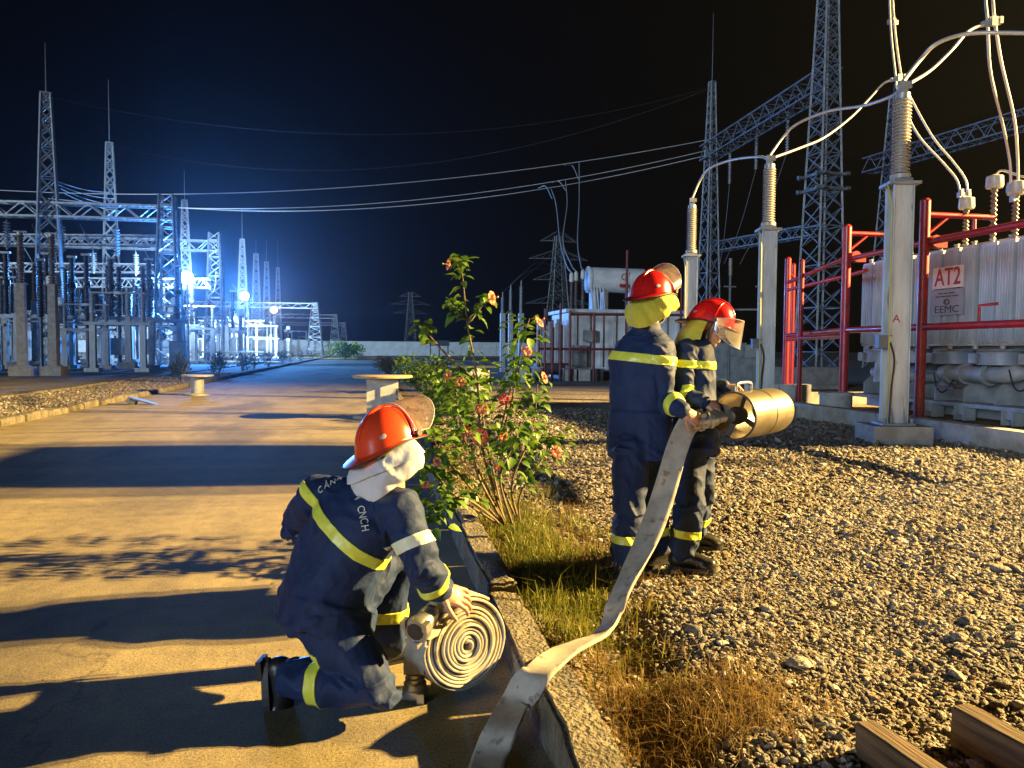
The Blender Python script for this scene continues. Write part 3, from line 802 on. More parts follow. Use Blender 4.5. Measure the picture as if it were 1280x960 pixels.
# hanging insulator strings
for i, (px, py0, py1, d, lb) in enumerate([(78, 281, 316, 53.5, 'under the nearest gantry beside the tall left mast'), (146, 284, 320, 53.5, 'in front of the second lightning mast'), (117, 314, 342, 60, 'short, between the two left masts'),
                                           (170, 316, 345, 60, 'short, left of the near gantry column'), (9, 275, 312, 54, 'at the left edge of the yard'), (8, 322, 338, 58, 'lowest one at the left edge')]):
    t, b_ = at(px, py0, d), at(px, py1, d)
    root = thing('insulator_string', f'pale ribbed insulator string hanging {lb}', 'insulator', b_)
    MB().lathe([(0.05, 0)] + sheds(0.07, 0.24, 0.1, t.z - b_.z - 0.1, 9) + [(0.05, t.z - b_.z)], 12, b_).build('disc', 'glass_disc', root, 50)
    MB().cyl((b_.x, b_.y, t.z), (b_.x, b_.y, t.z + 0.5), 0.03, None, 6).build('hanger', 'galvanised_dark', root)

# ---- left yard: equipment, prototypes at the origin then copies
def proto_insulator_column(cm, im, hc, hi, w=0.42, label='', n=18):
    root = thing('insulator_column', label, 'insulator')
    MB().box((0, 0, 0.2), (w * 2.4, w * 2.4, 0.4)).build('plinth', 'concrete', root)
    MB().box((0, 0, 0.4 + hc / 2), (w, w, hc), None, 0.82).box((0, 0, 0.42), (w * 1.5, w * 1.5, 0.06)).box((0, 0, 0.4 + hc), (w * 1.2, w * 1.2, 0.05)).build('column', cm, root)
    MB().lathe(sheds(0.10, 0.16, 0.4 + hc, 0.4 + hc + hi, n), 12).build('insulator', im, root, 50)
    MB().cyl((0, 0, 0.4 + hc + hi), (0, 0, 0.52 + hc + hi), 0.13).box((0, 0, 0.55 + hc + hi), (0.5, 0.1, 0.06)).build('cap', G, root, 40)
    return root
p_col = proto_insulator_column('concrete', 'porcelain_brown', 3.6, 2.1, w=0.36, label='weathered pale column with brown insulator, rightmost of the two nearest on the left')
p_col.location = base_at(67, 34)
dup(p_col, base_at(28, 33.5), 0.1, 'weathered column with brown insulator, leftmost of the two nearest on the left')
dup(p_col, base_at(45, 45), 0, 'white column with insulator standing behind the two nearest columns', s=0.98)

def proto_breaker(label):
    root = thing('circuit_breaker', label, 'circuit breaker')
    for x in (-2.2, 2.2):
        MB().box((x, 0, 1.45), (0.3, 0.3, 2.9)).box((x, 0, 0.1), (0.8, 0.8, 0.2)).build('support_post', 'concrete_pale', root)
    MB().box((0, 0, 2.98), (5.4, 0.32, 0.2)).box((0, 0.0, 2.7), (4.4, 0.2, 0.08)).build('crossbeam', G, root)
    MB().box((0.4, -0.3, 1.3), (0.7, 0.45, 1.0)).build('control_box', 'tank_white', root)
    for x in (-2.1, 0, 2.1):
        MB().lathe(sheds(0.13, 0.2, 3.1, 4.7, 14), 12, (x, 0, 0)).lathe([(0.22, 4.7), (0.24, 4.85), (0.22, 5.0)], 12, (x, 0, 0)).lathe(sheds(0.12, 0.19, 5.0, 6.5, 13), 12, (x, 0, 0)).build('pole', 'porcelain_dark', root, 50)
        MB().box((x, 0, 6.56), (0.5, 0.14, 0.12)).build('terminal', G, root)
    return root
p_br = proto_breaker('three-pole breaker of dark insulators on a beam, nearest in the left yard')
p_br.location = base_at(140, 46) ; p_br.rotation_euler.z = 0.05
def proto_disc(label):
    root = thing('disconnector', label, 'switch')
    for x in (-1.2, 1.2):
        MB().box((x, 0, 1.2), (0.28, 0.28, 2.4)).box((x, 0, 0.1), (0.7, 0.7, 0.2)).build('support_post', 'white_column', root)
        MB().lathe(sheds(0.09, 0.15, 2.56, 4.0, 14), 10, (x, 0, 0)).build('insulator', 'porcelain_grey', root, 50)
    MB().box((0, 0, 2.48), (3.2, 0.24, 0.16)).build('crossbeam', G, root)
    MB().cyl((-1.35, 0, 4.05), (1.35, 0, 4.05), 0.05, None, 8).box((0, 0, 4.05), (0.3, 0.12, 0.14)).build('blade', 'aluminium_cable', root, 40)
    return root
p_ds = proto_disc('disconnector')
def proto_ct(label):
    root = thing('instrument_transformer', label, 'transformer')
    MB().box((0, 0, 1.25), (0.36, 0.36, 2.5)).box((0, 0, 0.1), (0.8, 0.8, 0.2)).build('column', 'concrete_pale', root)
    MB().box((0, 0, 2.7), (0.6, 0.6, 0.4)).build('base_box', 'tank_white', root)
    MB().lathe(sheds(0.14, 0.21, 2.9, 4.3, 13), 12).build('insulator', 'porcelain_dark', root, 50)
    MB().lathe([(0.2, 4.3), (0.34, 4.4), (0.34, 4.8), (0.2, 4.95)], 14).build('head', 'tank_white', root, 50)
    return root
p_ct = proto_ct('instrument transformer')
p_pi = proto_insulator_column('white_column', 'porcelain_grey', 2.6, 1.5, 0.34, 'slim white column', 12)
protos = [p_ds, p_ct, p_pi]
rows = [(43, 'in the nearest row of the left yard'), (48, 'just behind the nearest breaker'), (56, 'under the nearest gantry'), (64, 'behind the nearest gantry'), (75, 'beside the first floodlight'),
        (84, 'before the second floodlight'), (98, 'behind the second floodlight'), (112, 'under the third gantry'), (126, 'beyond the third gantry'), (150, 'near the far end of the yard'), (180, 'at the far end of the yard')]
kindlab = {'disconnector': 'two-legged disconnector', 'instrument_transformer': 'dark-bushed instrument transformer', 'insulator_column': 'slim white insulator column'}
ORD = ['first', 'second', 'third', 'fourth', 'fifth', 'sixth', 'seventh', 'eighth', 'ninth', 'tenth'] + [f'{k}th' for k in range(11, 60)]
used = set()
for ri, (Yd, where) in enumerate(rows):
    x = -13.0 - (0.8 if ri % 2 else 0)
    j = 0
    vis = -0.50 * Yd - 2            # left limit of the view there
    while x > vis - 1:
        p = protos[(ri * 2 + j) % 3]
        lb = f"{kindlab[p.name.split('.')[0]]} {where}, {ORD[j]} from the road"
        gp = f"yard equipment {where}"
        loc = Vector((x + random.uniform(-0.4, 0.4), Yd + random.uniform(-0.6, 0.6), YZ))
        if p.name not in used:
            used.add(p.name); p.location = loc; p['label'] = lb; p['group'] = gp
        else:
            dup(p, loc, random.uniform(-0.08, 0.08), lb, gp, s=random.uniform(0.9, 1.12))
        x -= random.choice([1.9, 2.4, 2.9, 3.4]); j += 1
for j, (px, d) in enumerate([(205, 60), (100, 66), (60, 44), (20, 52), (180, 50), (262, 72)]):
    dup(p_br, base_at(px, d), 0.0, ['dark three-pole breaker half hidden behind the near gantry column', 'dark three-pole breaker farther back between the left masts', 'dark three-pole breaker close behind the two nearest columns', 'dark three-pole breaker at the left edge of the yard', 'dark three-pole breaker just left of the near gantry column', 'dark three-pole breaker before the first floodlight'][j])
dk = thing('insulator_pole', 'slim dark insulator pole on a thin post, first from the left in the yard', 'insulator', base_at(4, 47), 'slim dark poles of the left yard')
for nm, mb_, mm in (('post', MB().cyl((0, 0, 0), (0, 0, 2.6), 0.09, 0.08, 8).box((0, 0, 0.08), (0.5, 0.5, 0.16)), 'galvanised_dark'), ('insulator', MB().lathe(sheds(0.10, 0.17, 2.6, 5.4, 22), 10), 'porcelain_dark'), ('terminal', MB().box((0, 0, 5.46), (0.45, 0.12, 0.12)), 'galvanised')):
    mb_.v = [v + dk.location for v in mb_.v]; mb_.build(nm, mm, dk, 50)
for i, (px, d) in enumerate([(16, 50), (52, 43), (84, 48), (96, 55), (110, 44), (128, 52), (150, 47), (172, 56), (190, 49), (222, 63), (246, 68), (284, 78)]):
    dup(dk, base_at(px, d), 0.2 * i, f'slim dark insulator pole on a thin post, {ORD[i + 1]} from the left in the yard', s=random.uniform(0.85, 1.15))
# tubular bus on the columns, slack jumpers
for i, (px0, px1, py, d) in enumerate([(60, 185, 406, 47), (230, 330, 440, 70), (225, 350, 452, 66), (280, 400, 447, 110)]):
    a, b = at(px0, py, d), at(px1, py, d); zz = (a.z + b.z) / 2
    wire(['tubular busbar below the nearest dark breaker', 'pale tubular busbar under the first floodlight', 'low pale rail along the floodlit yard edge', 'low rail at the foot of the third gantry'][i], [(a.x, a.y, zz), (b.x, b.y, zz)], 0.09, G, 8, name='busbar')
for i in range(9):
    d = [53, 53, 58, 60, 66, 72, 76, 90, 100][i]; px = [100, 40, 60, 130, 25, 180, 230, 270, 290][i]
    a = at(px, 275 + (d - 50) * 1.6, d); b = at(px + random.uniform(-18, 26), 275 + (d - 50) * 1.6 + 55 * 53 / d, d + 2)
    wire('thin slack jumper wire under the yard gantries, ' + ORD[[3, 1, 2, 4, 0, 5, 6, 7, 8][i]] + ' from the left', [a, (a + b) / 2 + Vector((0.3, 0, -0.5)), b], 0.025, G, 5, group='slack jumper wires of the left yard')
# twin strain strings and slanting lines behind the near gantry
for i in range(4):
    a = at(70 + 3 * i, 226 + 5 * i, 54); b = at(140 + 4 * i, 240 + 8 * i, 68)
    wire(['uppermost', 'second', 'third', 'lowest'][i] + ' slanting line strung between the two left lightning masts', sagwire(a, b, 0.25, 8), 0.03, G, 5, group='lines strung between the two left masts')
# switchgear cabinet on the verge and the guy barrier
kb = thing('control_cabinet', 'grey control cabinet beside the near gantry column', 'cabinet', base_at(222, 50))
c0 = kb.location
MB().box(c0 + Vector((0, 0, 0.85)), (0.9, 0.6, 1.5)).build('case', 'tank_white', kb)
MB().box(c0 + Vector((0, 0, 0.05)), (1.0, 0.7, 0.14)).build('plinth', 'concrete', kb)
MB().box(c0 + Vector((0, -0.32, 0.9)), (0.7, 0.03, 1.2)).build('door', 'tank_white', kb)
MB().box(c0 + Vector((0, 0, 1.65)), (1.05, 0.75, 0.08)).build('roof', 'galvanised', kb)

# ---- overhead lines from the left yard to the right gantry
RD = 60
for i, (a, m_, b) in enumerate([((-30, 236, 62), (400, 236, 61), (884, 175, 60)), ((60, 248, 66), (400, 254, 62), (884, 188, 60)), ((180, 256, 70), (480, 252, 63), (884, 194, 60))]):
    A, B, M_ = at(*a), at(*b), at(*m_)
    t = (M_ - A).dot(B - A) / (B - A).length_squared
    ch = A.lerp(B, t); sag = (ch.z - M_.z) / (4 * t * (1 - t))
    wire(['uppermost long conductor across the dark sky', 'middle long conductor across the dark sky', 'lowest long conductor across the dark sky'][i], sagwire(A, B, sag, 24), 0.035, 'aluminium_cable', 6, 2, group='long conductors across the sky')
for i, (a, b, sg) in enumerate([((64, 122, 52), (884, 110, 60), 3.0), ((141, 182, 70), (884, 112, 60), 4.0)]):
    wire(['faint earth wire from the far left mast over the yard', 'faint earth wire from the second mast over the yard'][i], sagwire(at(*a), at(*b), sg, 24), 0.0045, 'wire_dull', 5, 2)

# ---- right side: gantry towers
lattice_mast('gantry_tower', 'big lattice tower behind the transformer, cut by the top of the photo', base_at(1024, 43, GZ), 21.3, 1.95, 0.72, 24, 0.11, 0.055, 'lattice_steel', rz=0.12, rings=(10.2, 11.0), group='lattice towers on the right')
lattice_mast('gantry_tower', 'slimmer lattice tower with tall rod left of the big tower', base_at(884, 60, GZ), ztop(108, 884, 60) - GZ, 1.5, 0.35, 22, 0.11, 0.06, 'lattice_steel', rz=0.2, rod=5.2, group='lattice towers on the right')
lattice_mast('gantry_tower', 'dim lattice tower far behind the tall insulator post', base_at(1108, 61, GZ), ztop(125, 1108, 61) - GZ, 2.4, 0.4, 20, 0.11, 0.06, 'galvanised_dark', rz=0.15, rod=1.0, group='lattice towers on the right')
def beam_between(label, a, b, w=1.2, h=1.1, n=18, m='lattice_steel'):
    return truss_beam('gantry_beam', label, a, b, w, h, n, 0.10, 0.055, m, group='lattice beams on the right')
a, b = at(884, 190, 60), at(1040, 100, 43)
zb = (a.z + b.z) / 2
beam_between('lattice beam rising from the slim tower to the big tower', (a.x, a.y, zb), (b.x, b.y, zb))
a, b = at(890, 298, 61), at(1016, 302, 52); zb = (a.z + b.z) / 2
beam_between('low lattice beam between the two right towers', (a.x, a.y, zb), (b.x, b.y, zb), 0.8, 0.7, 14)
a, b = at(1085, 212, 62), at(1330, 130, 47); zb = (a.z + b.z) / 2
beam_between('dim lattice beam running off the right edge behind the insulator post', (a.x, a.y, zb), (b.x, b.y, zb), 1.2, 1.1, 20, 'galvanised_dark')
for i, (px, y0, y1, d) in enumerate([(912, 192, 230, 57), (945, 170, 212, 54), (984, 140, 190, 50)]):
    b_ = at(px, y1, d); t = at(px, y0, d)
    root = thing('insulator_string', ['left', 'middle', 'right'][i] + ' insulator string hanging below the rising right gantry beam', 'insulator', b_)
    MB().lathe(sheds(0.05, 0.14, 0, t.z - b_.z, 14), 10, b_).build('disc', 'porcelain_grey', root, 50)
    MB().cyl((b_.x, b_.y, t.z), (b_.x, b_.y, t.z + 0.7), 0.03, None, 6).build('hanger', 'galvanised_dark', root)
    c = at([900, 905, 925][i], 330, d - 4)
    wire(['left', 'middle', 'right'][i] + ' thin dropper wire below the right insulator strings', [b_, b_.lerp(c, 0.5) + Vector((0, 0, -0.7)), c], 0.02, 'wire_dull', 5)

# ---- transmission pylons in the distance
def pylon(label, px, pytop, d, arms):
    base = base_at(px, d, 0); H = ztop(pytop, px, d)
    root = lattice_mast('transmission_pylon', label, base, H, H * 0.20, H * 0.05, 12, 0.16 * H / 22, 0.09 * H / 22, 'lattice_steel', rz=0.1)
    for py, hw in arms:
        z = ztop(py, px, d); mb = MB()
        for s in (-1, 1):
            tip = Vector((s * hw, 0, z))
            for q in (-1, 1):
                mb.bar((s * 0.4, q * 0.5, z + 0.1), tip, 0.10 * H / 22); mb.bar((s * 0.4, q * 0.5, z + 1.3), tip, 0.08 * H / 22)
            for k in range(1, 5): mb.bar((s * hw * k / 5, 0, z), (s * hw * (k - 1) / 5, 0, z + 1.3 * (1 - (k - 1) / 5)), 0.06 * H / 22)
        mb.v = [v + base for v in mb.v]
        mb.build('cross_arm', 'lattice_steel', root)
    return root
pylon('three-armed transmission pylon behind the far transformer', 697, 296, 105, [(303, 2.6), (325, 4.2), (351, 3.6), (380, 4.6)])
pylon('faint distant transmission pylon above the end of the road', 513, 366, 210, [(371, 3.0), (381, 5.5), (392, 4.5)])

# ------------------------------------------------------------------ right side: cable posts
def cable_post(label, px, d, letter=None):
    b = base_at(px, d, GZ)
    root = thing('cable_post', label, 'post', b)
    rz = Matrix.Rotation(-0.25, 3, 'Z')
    K = 0.70
    def P(x, y, z): return b + rz @ Vector((x * K, y * K, z))
    def bx(mb, c, s, taper=1.0): return mb.box(P(*c), (s[0] * K, s[1] * K, s[2]), rz, taper)
    fb = MB(); bx(fb, (0, 0, 0.08), (1.15, 1.05, 0.36)); o = fb.build('footing', 'concrete', root)
    zc, H = 0.26, 3.42
    for y in (-0.17, 0.17):                                        # two channels and the webs between them
        f = MB(); bx(f, (0, y, zc + H / 2), (0.40, 0.022, H)); f.build('flange', 'white_column', root)
    w = MB(); bx(w, (-0.06, 0, zc + H / 2), (0.016, 0.318, H)); bx(w, (0.10, 0, zc + H / 2), (0.016, 0.318, H)); w.build('web', 'white_column', root)
    lip = MB()
    for x in (-0.19, 0.19):
        for y in (-0.205, 0.205): bx(lip, (x, y, zc + H / 2), (0.02, 0.046, H))
    lip.build('lip', 'white_column', root)
    bp = MB(); bx(bp, (0, 0, zc + 0.015), (0.66, 0.60, 0.03))
    for x, y in ((-0.27, -0.24), (0.27, -0.24), (0.27, 0.24), (-0.27, 0.24)): bp.cyl(P(x, y, zc + 0.03), P(x, y, zc + 0.10), 0.022, None, 6)
    for x in (-0.12, 0.12):
        for s in (-1, 1): bp.add([P(x - 0.006, s * 0.205, zc + 0.03), P(x + 0.006, s * 0.205, zc + 0.03), P(x + 0.006, s * 0.28, zc + 0.03), P(x - 0.006, s * 0.28, zc + 0.03), P(x - 0.006, s * 0.205, zc + 0.25), P(x + 0.006, s * 0.205, zc + 0.25)],
                                      [(0, 1, 2, 3), (0, 4, 5, 1), (3, 2, 5, 4), (0, 3, 4), (1, 5, 2)])
    bp.build('base_plate', 'galvanised', root)
    zt = zc + H
    tp = MB(); bx(tp, (0, 0, zt + 0.02), (0.62, 0.56, 0.04)); bx(tp, (0, 0, zt + 0.07), (0.36, 0.36, 0.05)); tp.build('top_plate', 'galvanised', root)
    ins = MB().lathe([(0.14, zt + 0.10), (0.14, zt + 0.16)] + sheds(0.085, 0.125, zt + 0.16, zt + 1.22, 22) + [(0.09, zt + 1.22)], 20, b).build('insulator', 'porcelain_grey', root, 50)
    MB().cyl(b + Vector((0, 0, zt + 1.22)), b + Vector((0, 0, zt + 1.30)), 0.10).box(P(0, 0, zt + 1.38), (0.13, 0.05, 0.2), rz).box(P(0.03, -0.04, zt + 1.42), (0.17, 0.04, 0.09), rz).build('terminal', 'galvanised', root, 40)
    # earthing conduit down one side, junction box
    MB().tube([P(-0.22, -0.1, zt + 0.08), P(-0.30, -0.12, zt + 0.02), P(-0.24, -0.235, zt - 0.3), P(-0.225, -0.235, 1.6), P(-0.22, -0.235, 0.7), P(-0.24, -0.235, 0.3)], 0.013, 6).build('conduit', 'yellow_conduit', root, 60)
    jb = MB(); bx(jb, (-0.30, -0.12, 1.45), (0.24, 0.2, 0.16)); bx(jb, (-0.30, -0.12, 1.54), (0.27, 0.23, 0.02)); jb.build('junction_box', 'galvanised_dark', root)
    MB().tube(smooth_path([P(-0.2, -0.236, 1.45), P(-0.12, -0.25, 1.2), P(-0.16, -0.25, 0.8), P(-0.2, -0.26, 0.3)], 6), 0.012, 6).build('cable', 'rubber_black', root, 60)
    n_ = rz @ Vector((0, -1, 0))
    if letter: text_on(letter, 0.16, P(-0.07, -0.183, 1.78), rz @ Vector((1, 0, 0)), (0, 0, 1), 'ink_red', root)
    return b, zt + 1.48
PB1, T1 = cable_post('tall pale steel post with ribbed insulator before the large transformer', 1119, 11.1, 'A')
PB2, T2 = cable_post('pale steel post with insulator, middle of three, right of the firefighters', 957, 15.3)
PB3, T3 = cable_post('pale steel post with insulator, farthest of three, behind the firefighters', 862, 19.6)
tops = [b + Vector((0, 0, t)) for b, t in ((PB1, T1), (PB2, T2), (PB3, T3))]
c1, c2 = at(1240, 28, 11.6), at(1123, 98, 15.9)
AC = 'aluminium_cable'
def cab(label, pts, r): return wire(label, pts, r, AC, 8, 10, name='cable')
cab('pale cable arching from the tall post out of the photo to the right', [tops[0], at(1150, 75, 11.1), at(1170, 55, 11.0), at(1205, 43, 10.9), at(1250, 41, 10.7), at(1330, 43, 10.2)], 0.03)
cab('pale cable looping from the tall post up to the clamp at upper right', [tops[0] + Vector((0.05, 0, -0.06)), at(1163, 88, 11.15), at(1190, 62, 11.3), at(1212, 38, 11.5), c1], 0.024)
cab('pale cable arching from the middle post across to the tall post', [tops[1], at(980, 170, 15.2), at(998, 154, 14.8), at(1035, 139, 14.0), at(1080, 132, 13.0), at(1115, 120, 12.0), tops[0] + Vector((-0.05, 0, -0.1))], 0.026)
cab('pale cable looping from the middle post up to the double dropper clamp', [tops[1] + Vector((0.03, 0, -0.06)), at(1000, 185, 15.4), at(1030, 172, 15.6), at(1062, 148, 15.8), at(1085, 125, 15.9), at(1105, 104, 15.9), c2], 0.024)
cab('pale cable arching from the farthest post to the middle post', [tops[2], at(876, 224, 19.4), at(888, 210, 18.8), at(915, 200, 17.8), at(948, 196, 16.4), tops[1] + Vector((-0.03, 0, -0.08))], 0.028)
# twin droppers to the transformer bushings
def dropper(label, pts): return wire(label, pts, 0.022, AC, 8, 10, name='cable', group='twin dropper cables')
bu1, bu2 = at(1205, 244, 15.2), at(1268, 236, 13.2)
dropper('left twin of the dropper pair behind the tall post', [at(1111, -60, 17.5), at(1113, 30, 16.6), c2 + Vector((-0.06, 0, 0)), at(1122, 112, 15.9), at(1145, 165, 15.6), at(1180, 205, 15.4), at(1196, 225, 15.3), bu1 + Vector((-0.08, 0, 0))])
dropper('right twin of the dropper pair behind the tall post', [at(1113, -60, 17.5), at(1118, 30, 16.6), c2 + Vector((0.08, 0, 0)), at(1136, 118, 15.9), at(1165, 170, 15.6), at(1192, 203, 15.4), at(1207, 225, 15.3), bu1 + Vector((0.08, 0, 0))])
dropper('left twin of the dropper pair at the right edge', [at(1230, -60, 12), at(1232, 0, 11.8), c1 + Vector((-0.08, 0, 0)), at(1238, 90, 12.0), at(1252, 150, 12.6), at(1262, 200, 13.0), bu2 + Vector((-0.07, 0, 0))])
dropper('right twin of the dropper pair at the right edge', [at(1238, -60, 12), at(1241, 0, 11.8), c1 + Vector((0.05, 0, 0)), at(1252, 80, 12.0), at(1268, 150, 12.6), at(1272, 200, 13.0), bu2 + Vector((0.07, 0, 0))])
for i, (c, d_) in enumerate(((c1, 1), (c2, 1))):
    o = MB().box(c, (0.34, 0.06, 0.08), Matrix.Rotation(-0.25, 3, 'Y')).box(c + Vector((0.0, -0.04, 0)), (0.1, 0.05, 0.14)).box(c + Vector((0.12, 0, 0.03)), (0.05, 0.12, 0.1)).build('cable_clamp', 'galvanised', None, at_loc=c)
    tag(o, ['bolted spacer clamp joining the twin droppers at upper right', 'bolted spacer clamp joining the droppers left of the tall post'][i], 'clamp')
    p_ = at(1116, 28, 16.7)
o = MB().box(p_, (0.24, 0.05, 0.1)).box(p_ + Vector((0, -0.03, 0)), (0.07, 0.07, 0.14)).build('cable_clamp', 'galvanised', None, at_loc=p_)
tag(o, 'small clamp high on the left dropper pair near the top', 'clamp')

# ------------------------------------------------------------------ the large transformer on the right
RX = 10.85
t2 = thing('transformer', 'large grey transformer with tall ribbed radiators and red letters on a sign', 'transformer', (RX + 1.5, 12.5, GZ))
# radiator panels share one mesh
def radiator_mesh():
    mb = MB(); W, H = 0.350, 1.83
    mb.box((0.12, 0, 0), (0.10, W - 0.05, H - 0.04))
    for k in range(6):
        y = -W / 2 + 0.03 + k * (W - 0.06) / 5
        mb.box((0.02, y, 0), (0.14, 0.034, H - 0.06)); mb.box((-0.055, y, 0), (0.03, 0.016, H - 0.12))
    mb.box((0.05, 0, H / 2 - 0.03), (0.16, W, 0.07)); mb.box((0.05, 0, -H / 2 + 0.03), (0.16, W, 0.07))
    me = mb.mesh('radiator_panel'); me.materials.append(MATS['radiator_grey']); return me
rme = radiator_mesh()
for i in range(16):
    o = bpy.data.objects.new('radiator_panel', rme); COL.objects.link(o); o.parent = t2
    y = 15.48 - i * 0.425
    o.location = Vector((RX + (0.03 if i % 4 == 0 else 0.0), y, 2.44)) - t2.location
    l = MB().cyl((RX + 0.06, y, 3.35), (RX + 0.06, y, 3.42), 0.035, None, 8).box((RX + 0.06, y, 3.43), (0.05, 0.1, 0.03)).build('lifting_lug', 'tank_grey', t2)
MB().box((RX + 1.3, 12.3, 1.75), (1.7, 7.0, 2.9)).build('tank', 'tank_dark', t2)
MB().box((RX + 1.3, 12.3, 3.26), (1.9, 7.2, 0.12)).build('tank_lid', 'tank_grey', t2)
cvx = RX + 1.3
MB().lathe([(0.3, -0.1), (0.62, 0.0), (0.62, 2.3), (0.3, 2.4)], 28, (cvx, 7.2, 5.4), rot_to((0, 1, 0))).build('conservator', 'tank_grey', t2, 40)  # unseen conservator, added out of frame to cast the broad road shadow
for y in (7.7, 9.0): MB().bar((cvx, y, 3.2), (cvx, y, 4.9), 0.2).build('shadow_tank_support', 'tank_grey', t2)
hp = MB()
for z in (1.50, 3.36): hp.cyl((RX + 0.38, 8.6, z), (RX + 0.38, 15.7, z), 0.09, None, 12)
hp.build('header_pipe', 'tank_grey', t2, 40)
# cooling fans hung below the radiators
for i, y in enumerate((15.1, 14.1, 13.0, 11.9, 10.8, 9.7)):
    f = MB().lathe([(0.36, 1.17), (0.38, 1.18), (0.38, 1.40), (0.36, 1.42), (0.30, 1.42)], 24, (RX + 0.15, y, 0)).build('cooling_fan', 'fan_blue', t2, 40)
    MB().box((RX - 0.25, y + 0.2, 1.29), (0.05, 0.16, 0.18)).box((RX + 0.15, y, 1.44), (0.3, 0.8, 0.03)).build('fan_bracket', 'tank_grey', t2)
for y in np.arange(9.2, 15.7, 0.62):
    MB().cyl((RX - 0.02, y, 1.46), (RX - 0.02, y, 1.53), 0.05, None, 10).build('valve', 'porcelain_grey', t2, 40)
# oil pipe with elbow, pump
op = MB().tube(smooth_path([(RX + 0.9, 13.3, 1.0), (RX + 0.15, 13.2, 1.0), (RX + 0.02, 12.9, 1.0), (RX + 0.02, 12.2, 1.0), (RX + 0.05, 11.6, 1.02), (RX + 0.4, 11.4, 1.15), (RX + 0.8, 11.35, 1.4)], 8), 0.15, 18).build('oil_pipe', 'tank_grey', t2, 60)
for y in (12.9, 12.55, 12.0): MB().lathe([(0.20, -0.03), (0.20, 0.03)], 20, (RX + 0.02, y, 1.0), rot_to((0, 1, 0))).build('pipe_flange', 'tank_grey', t2, 40)
MB().tube(smooth_path([(RX + 0.1, 15.3, 0.95), (RX + 0.0, 14.6, 0.98), (RX + 0.05, 13.9, 0.9), (RX + 0.5, 13.6, 0.9)], 8), 0.11, 14).cyl((RX - 0.02, 14.9, 0.75), (RX - 0.02, 14.9, 1.2), 0.17, 0.14, 14).build('oil_pump', 'tank_grey', t2, 50)
# ribbed bottom tank and skid with jacking plates
MB().box((RX + 0.85, 12.2, 0.74), (0.9, 6.9, 0.56)).build('lower_tank', 'tank_grey', t2)
for y in np.arange(8.9, 15.7, 0.74):
    MB().add([(RX + 0.40, y - 0.012, 1.02), (RX + 0.02, y - 0.012, 0.72), (RX + 0.02, y - 0.012, 0.46), (RX + 0.40, y - 0.012, 0.46), (RX + 0.40, y + 0.012, 1.02), (RX + 0.02, y + 0.012, 0.72), (RX + 0.02, y + 0.012, 0.46), (RX + 0.40, y + 0.012, 0.46)],
             [(0, 1, 2, 3), (7, 6, 5, 4), (0, 4, 5, 1), (1, 5, 6, 2), (2, 6, 7, 3), (3, 7, 4, 0)]).build('stiffener', 'tank_grey', t2)
MB().box((RX + 0.5, 12.3, 0.42), (1.2, 7.2, 0.07)).box((RX + 0.4, 12.3, 0.28), (0.12, 7.2, 0.22)).build('skid', 'tank_grey', t2)
for y in (9.4, 10.2, 11.3, 12.4, 13.2, 14.2):
    MB().box((RX - 0.02, y, 0.27), (0.25, 0.03, 0.26)).box((RX - 0.02, y + 0.22, 0.27), (0.25, 0.03, 0.26)).box((RX - 0.1, y + 0.11, 0.32), (0.03, 0.2, 0.16)).build('jacking_plate', 'tank_grey', t2)
MB().box((RX - 0.3, 12.6, 0.74), (0.2, 0.5, 0.03)).build('red_bracket', 'red_paint_old', t2)
for i, (y, z) in enumerate(((13.0, 0.98), (11.2, 1.1), (10.6, 1.1), (9.8, 1.05))):
    MB().tube(smooth_path([(RX - 0.05, y + 0.3, z), (RX - 0.12, y + 0.1, z - 0.3), (RX - 0.12, y - 0.1, z - 0.32), (RX - 0.05, y - 0.3, z)], 8), 0.014, 6).build('cable', 'rubber_black', t2, 60)
# signs
def quad_sign(name, px0, px1, pyt, pyb, X, m):
    a = atX(px0, pyt, X); b = atX(px1, pyt, X); c = atX(px0, pyb, X)
    o = MB().box((X, (a.y + b.y) / 2, (a.z + c.z) / 2), (0.02, abs(a.y - b.y), a.z - c.z)).build(name, m, t2)
    return o, Vector((X - 0.013, (a.y + b.y) / 2, (a.z + c.z) / 2)), abs(a.y - b.y), a.z - c.z
LEFT = Vector((0, -1, 0)); UP = Vector((0, 0, 1))     # reading direction on a face that looks towards -X
sg, c, w, h = quad_sign('sign', 1167, 1205, 336, 362, RX - 0.10, 'sign_white')
sg['label'] = 'white sign with dark red letters AT2'
text_on('AT2', h * 1.15, c, LEFT, UP, 'ink_red', sg, sx=w / h * 0.42, bold=0.012)
sg, c, w, h = quad_sign('name_plate', 1165, 1205, 364, 395, RX - 0.09, 'sign_grey')
sg['label'] = 'grey plate with dark lettering under the white sign'
text_on('EEMC', h * 0.40, c - UP * h * 0.28, LEFT, UP, 'ink_dark', sg, sx=w / h * 0.78)
mb = MB()          # two lines of print too small to read
for zz, segs in ((0.36, ((-0.26, -0.12), (-0.09, 0.02), (0.05, 0.24))), (0.24, ((-0.36, -0.22), (-0.19, -0.05), (-0.02, 0.14), (0.17, 0.35)))):
    for u0, u1 in segs: mb.box(c + UP * h * zz + LEFT * w * (u0 + u1) / 2, (0.003, w * (u1 - u0), h * 0.045))
mb.build('small_print', 'ink_dark', sg)
mb = MB()
for r_ in (0.075, 0.045): mb.tube([c + UP * h * 0.02 + LEFT * (r_ * math.cos(a)) + UP * (r_ * 0.7 * math.sin(a)) for a in np.linspace(0, 2 * math.pi, 25)[:-1]], 0.006, 5, closed=True)
mb.build('emblem', 'ink_dark', sg)
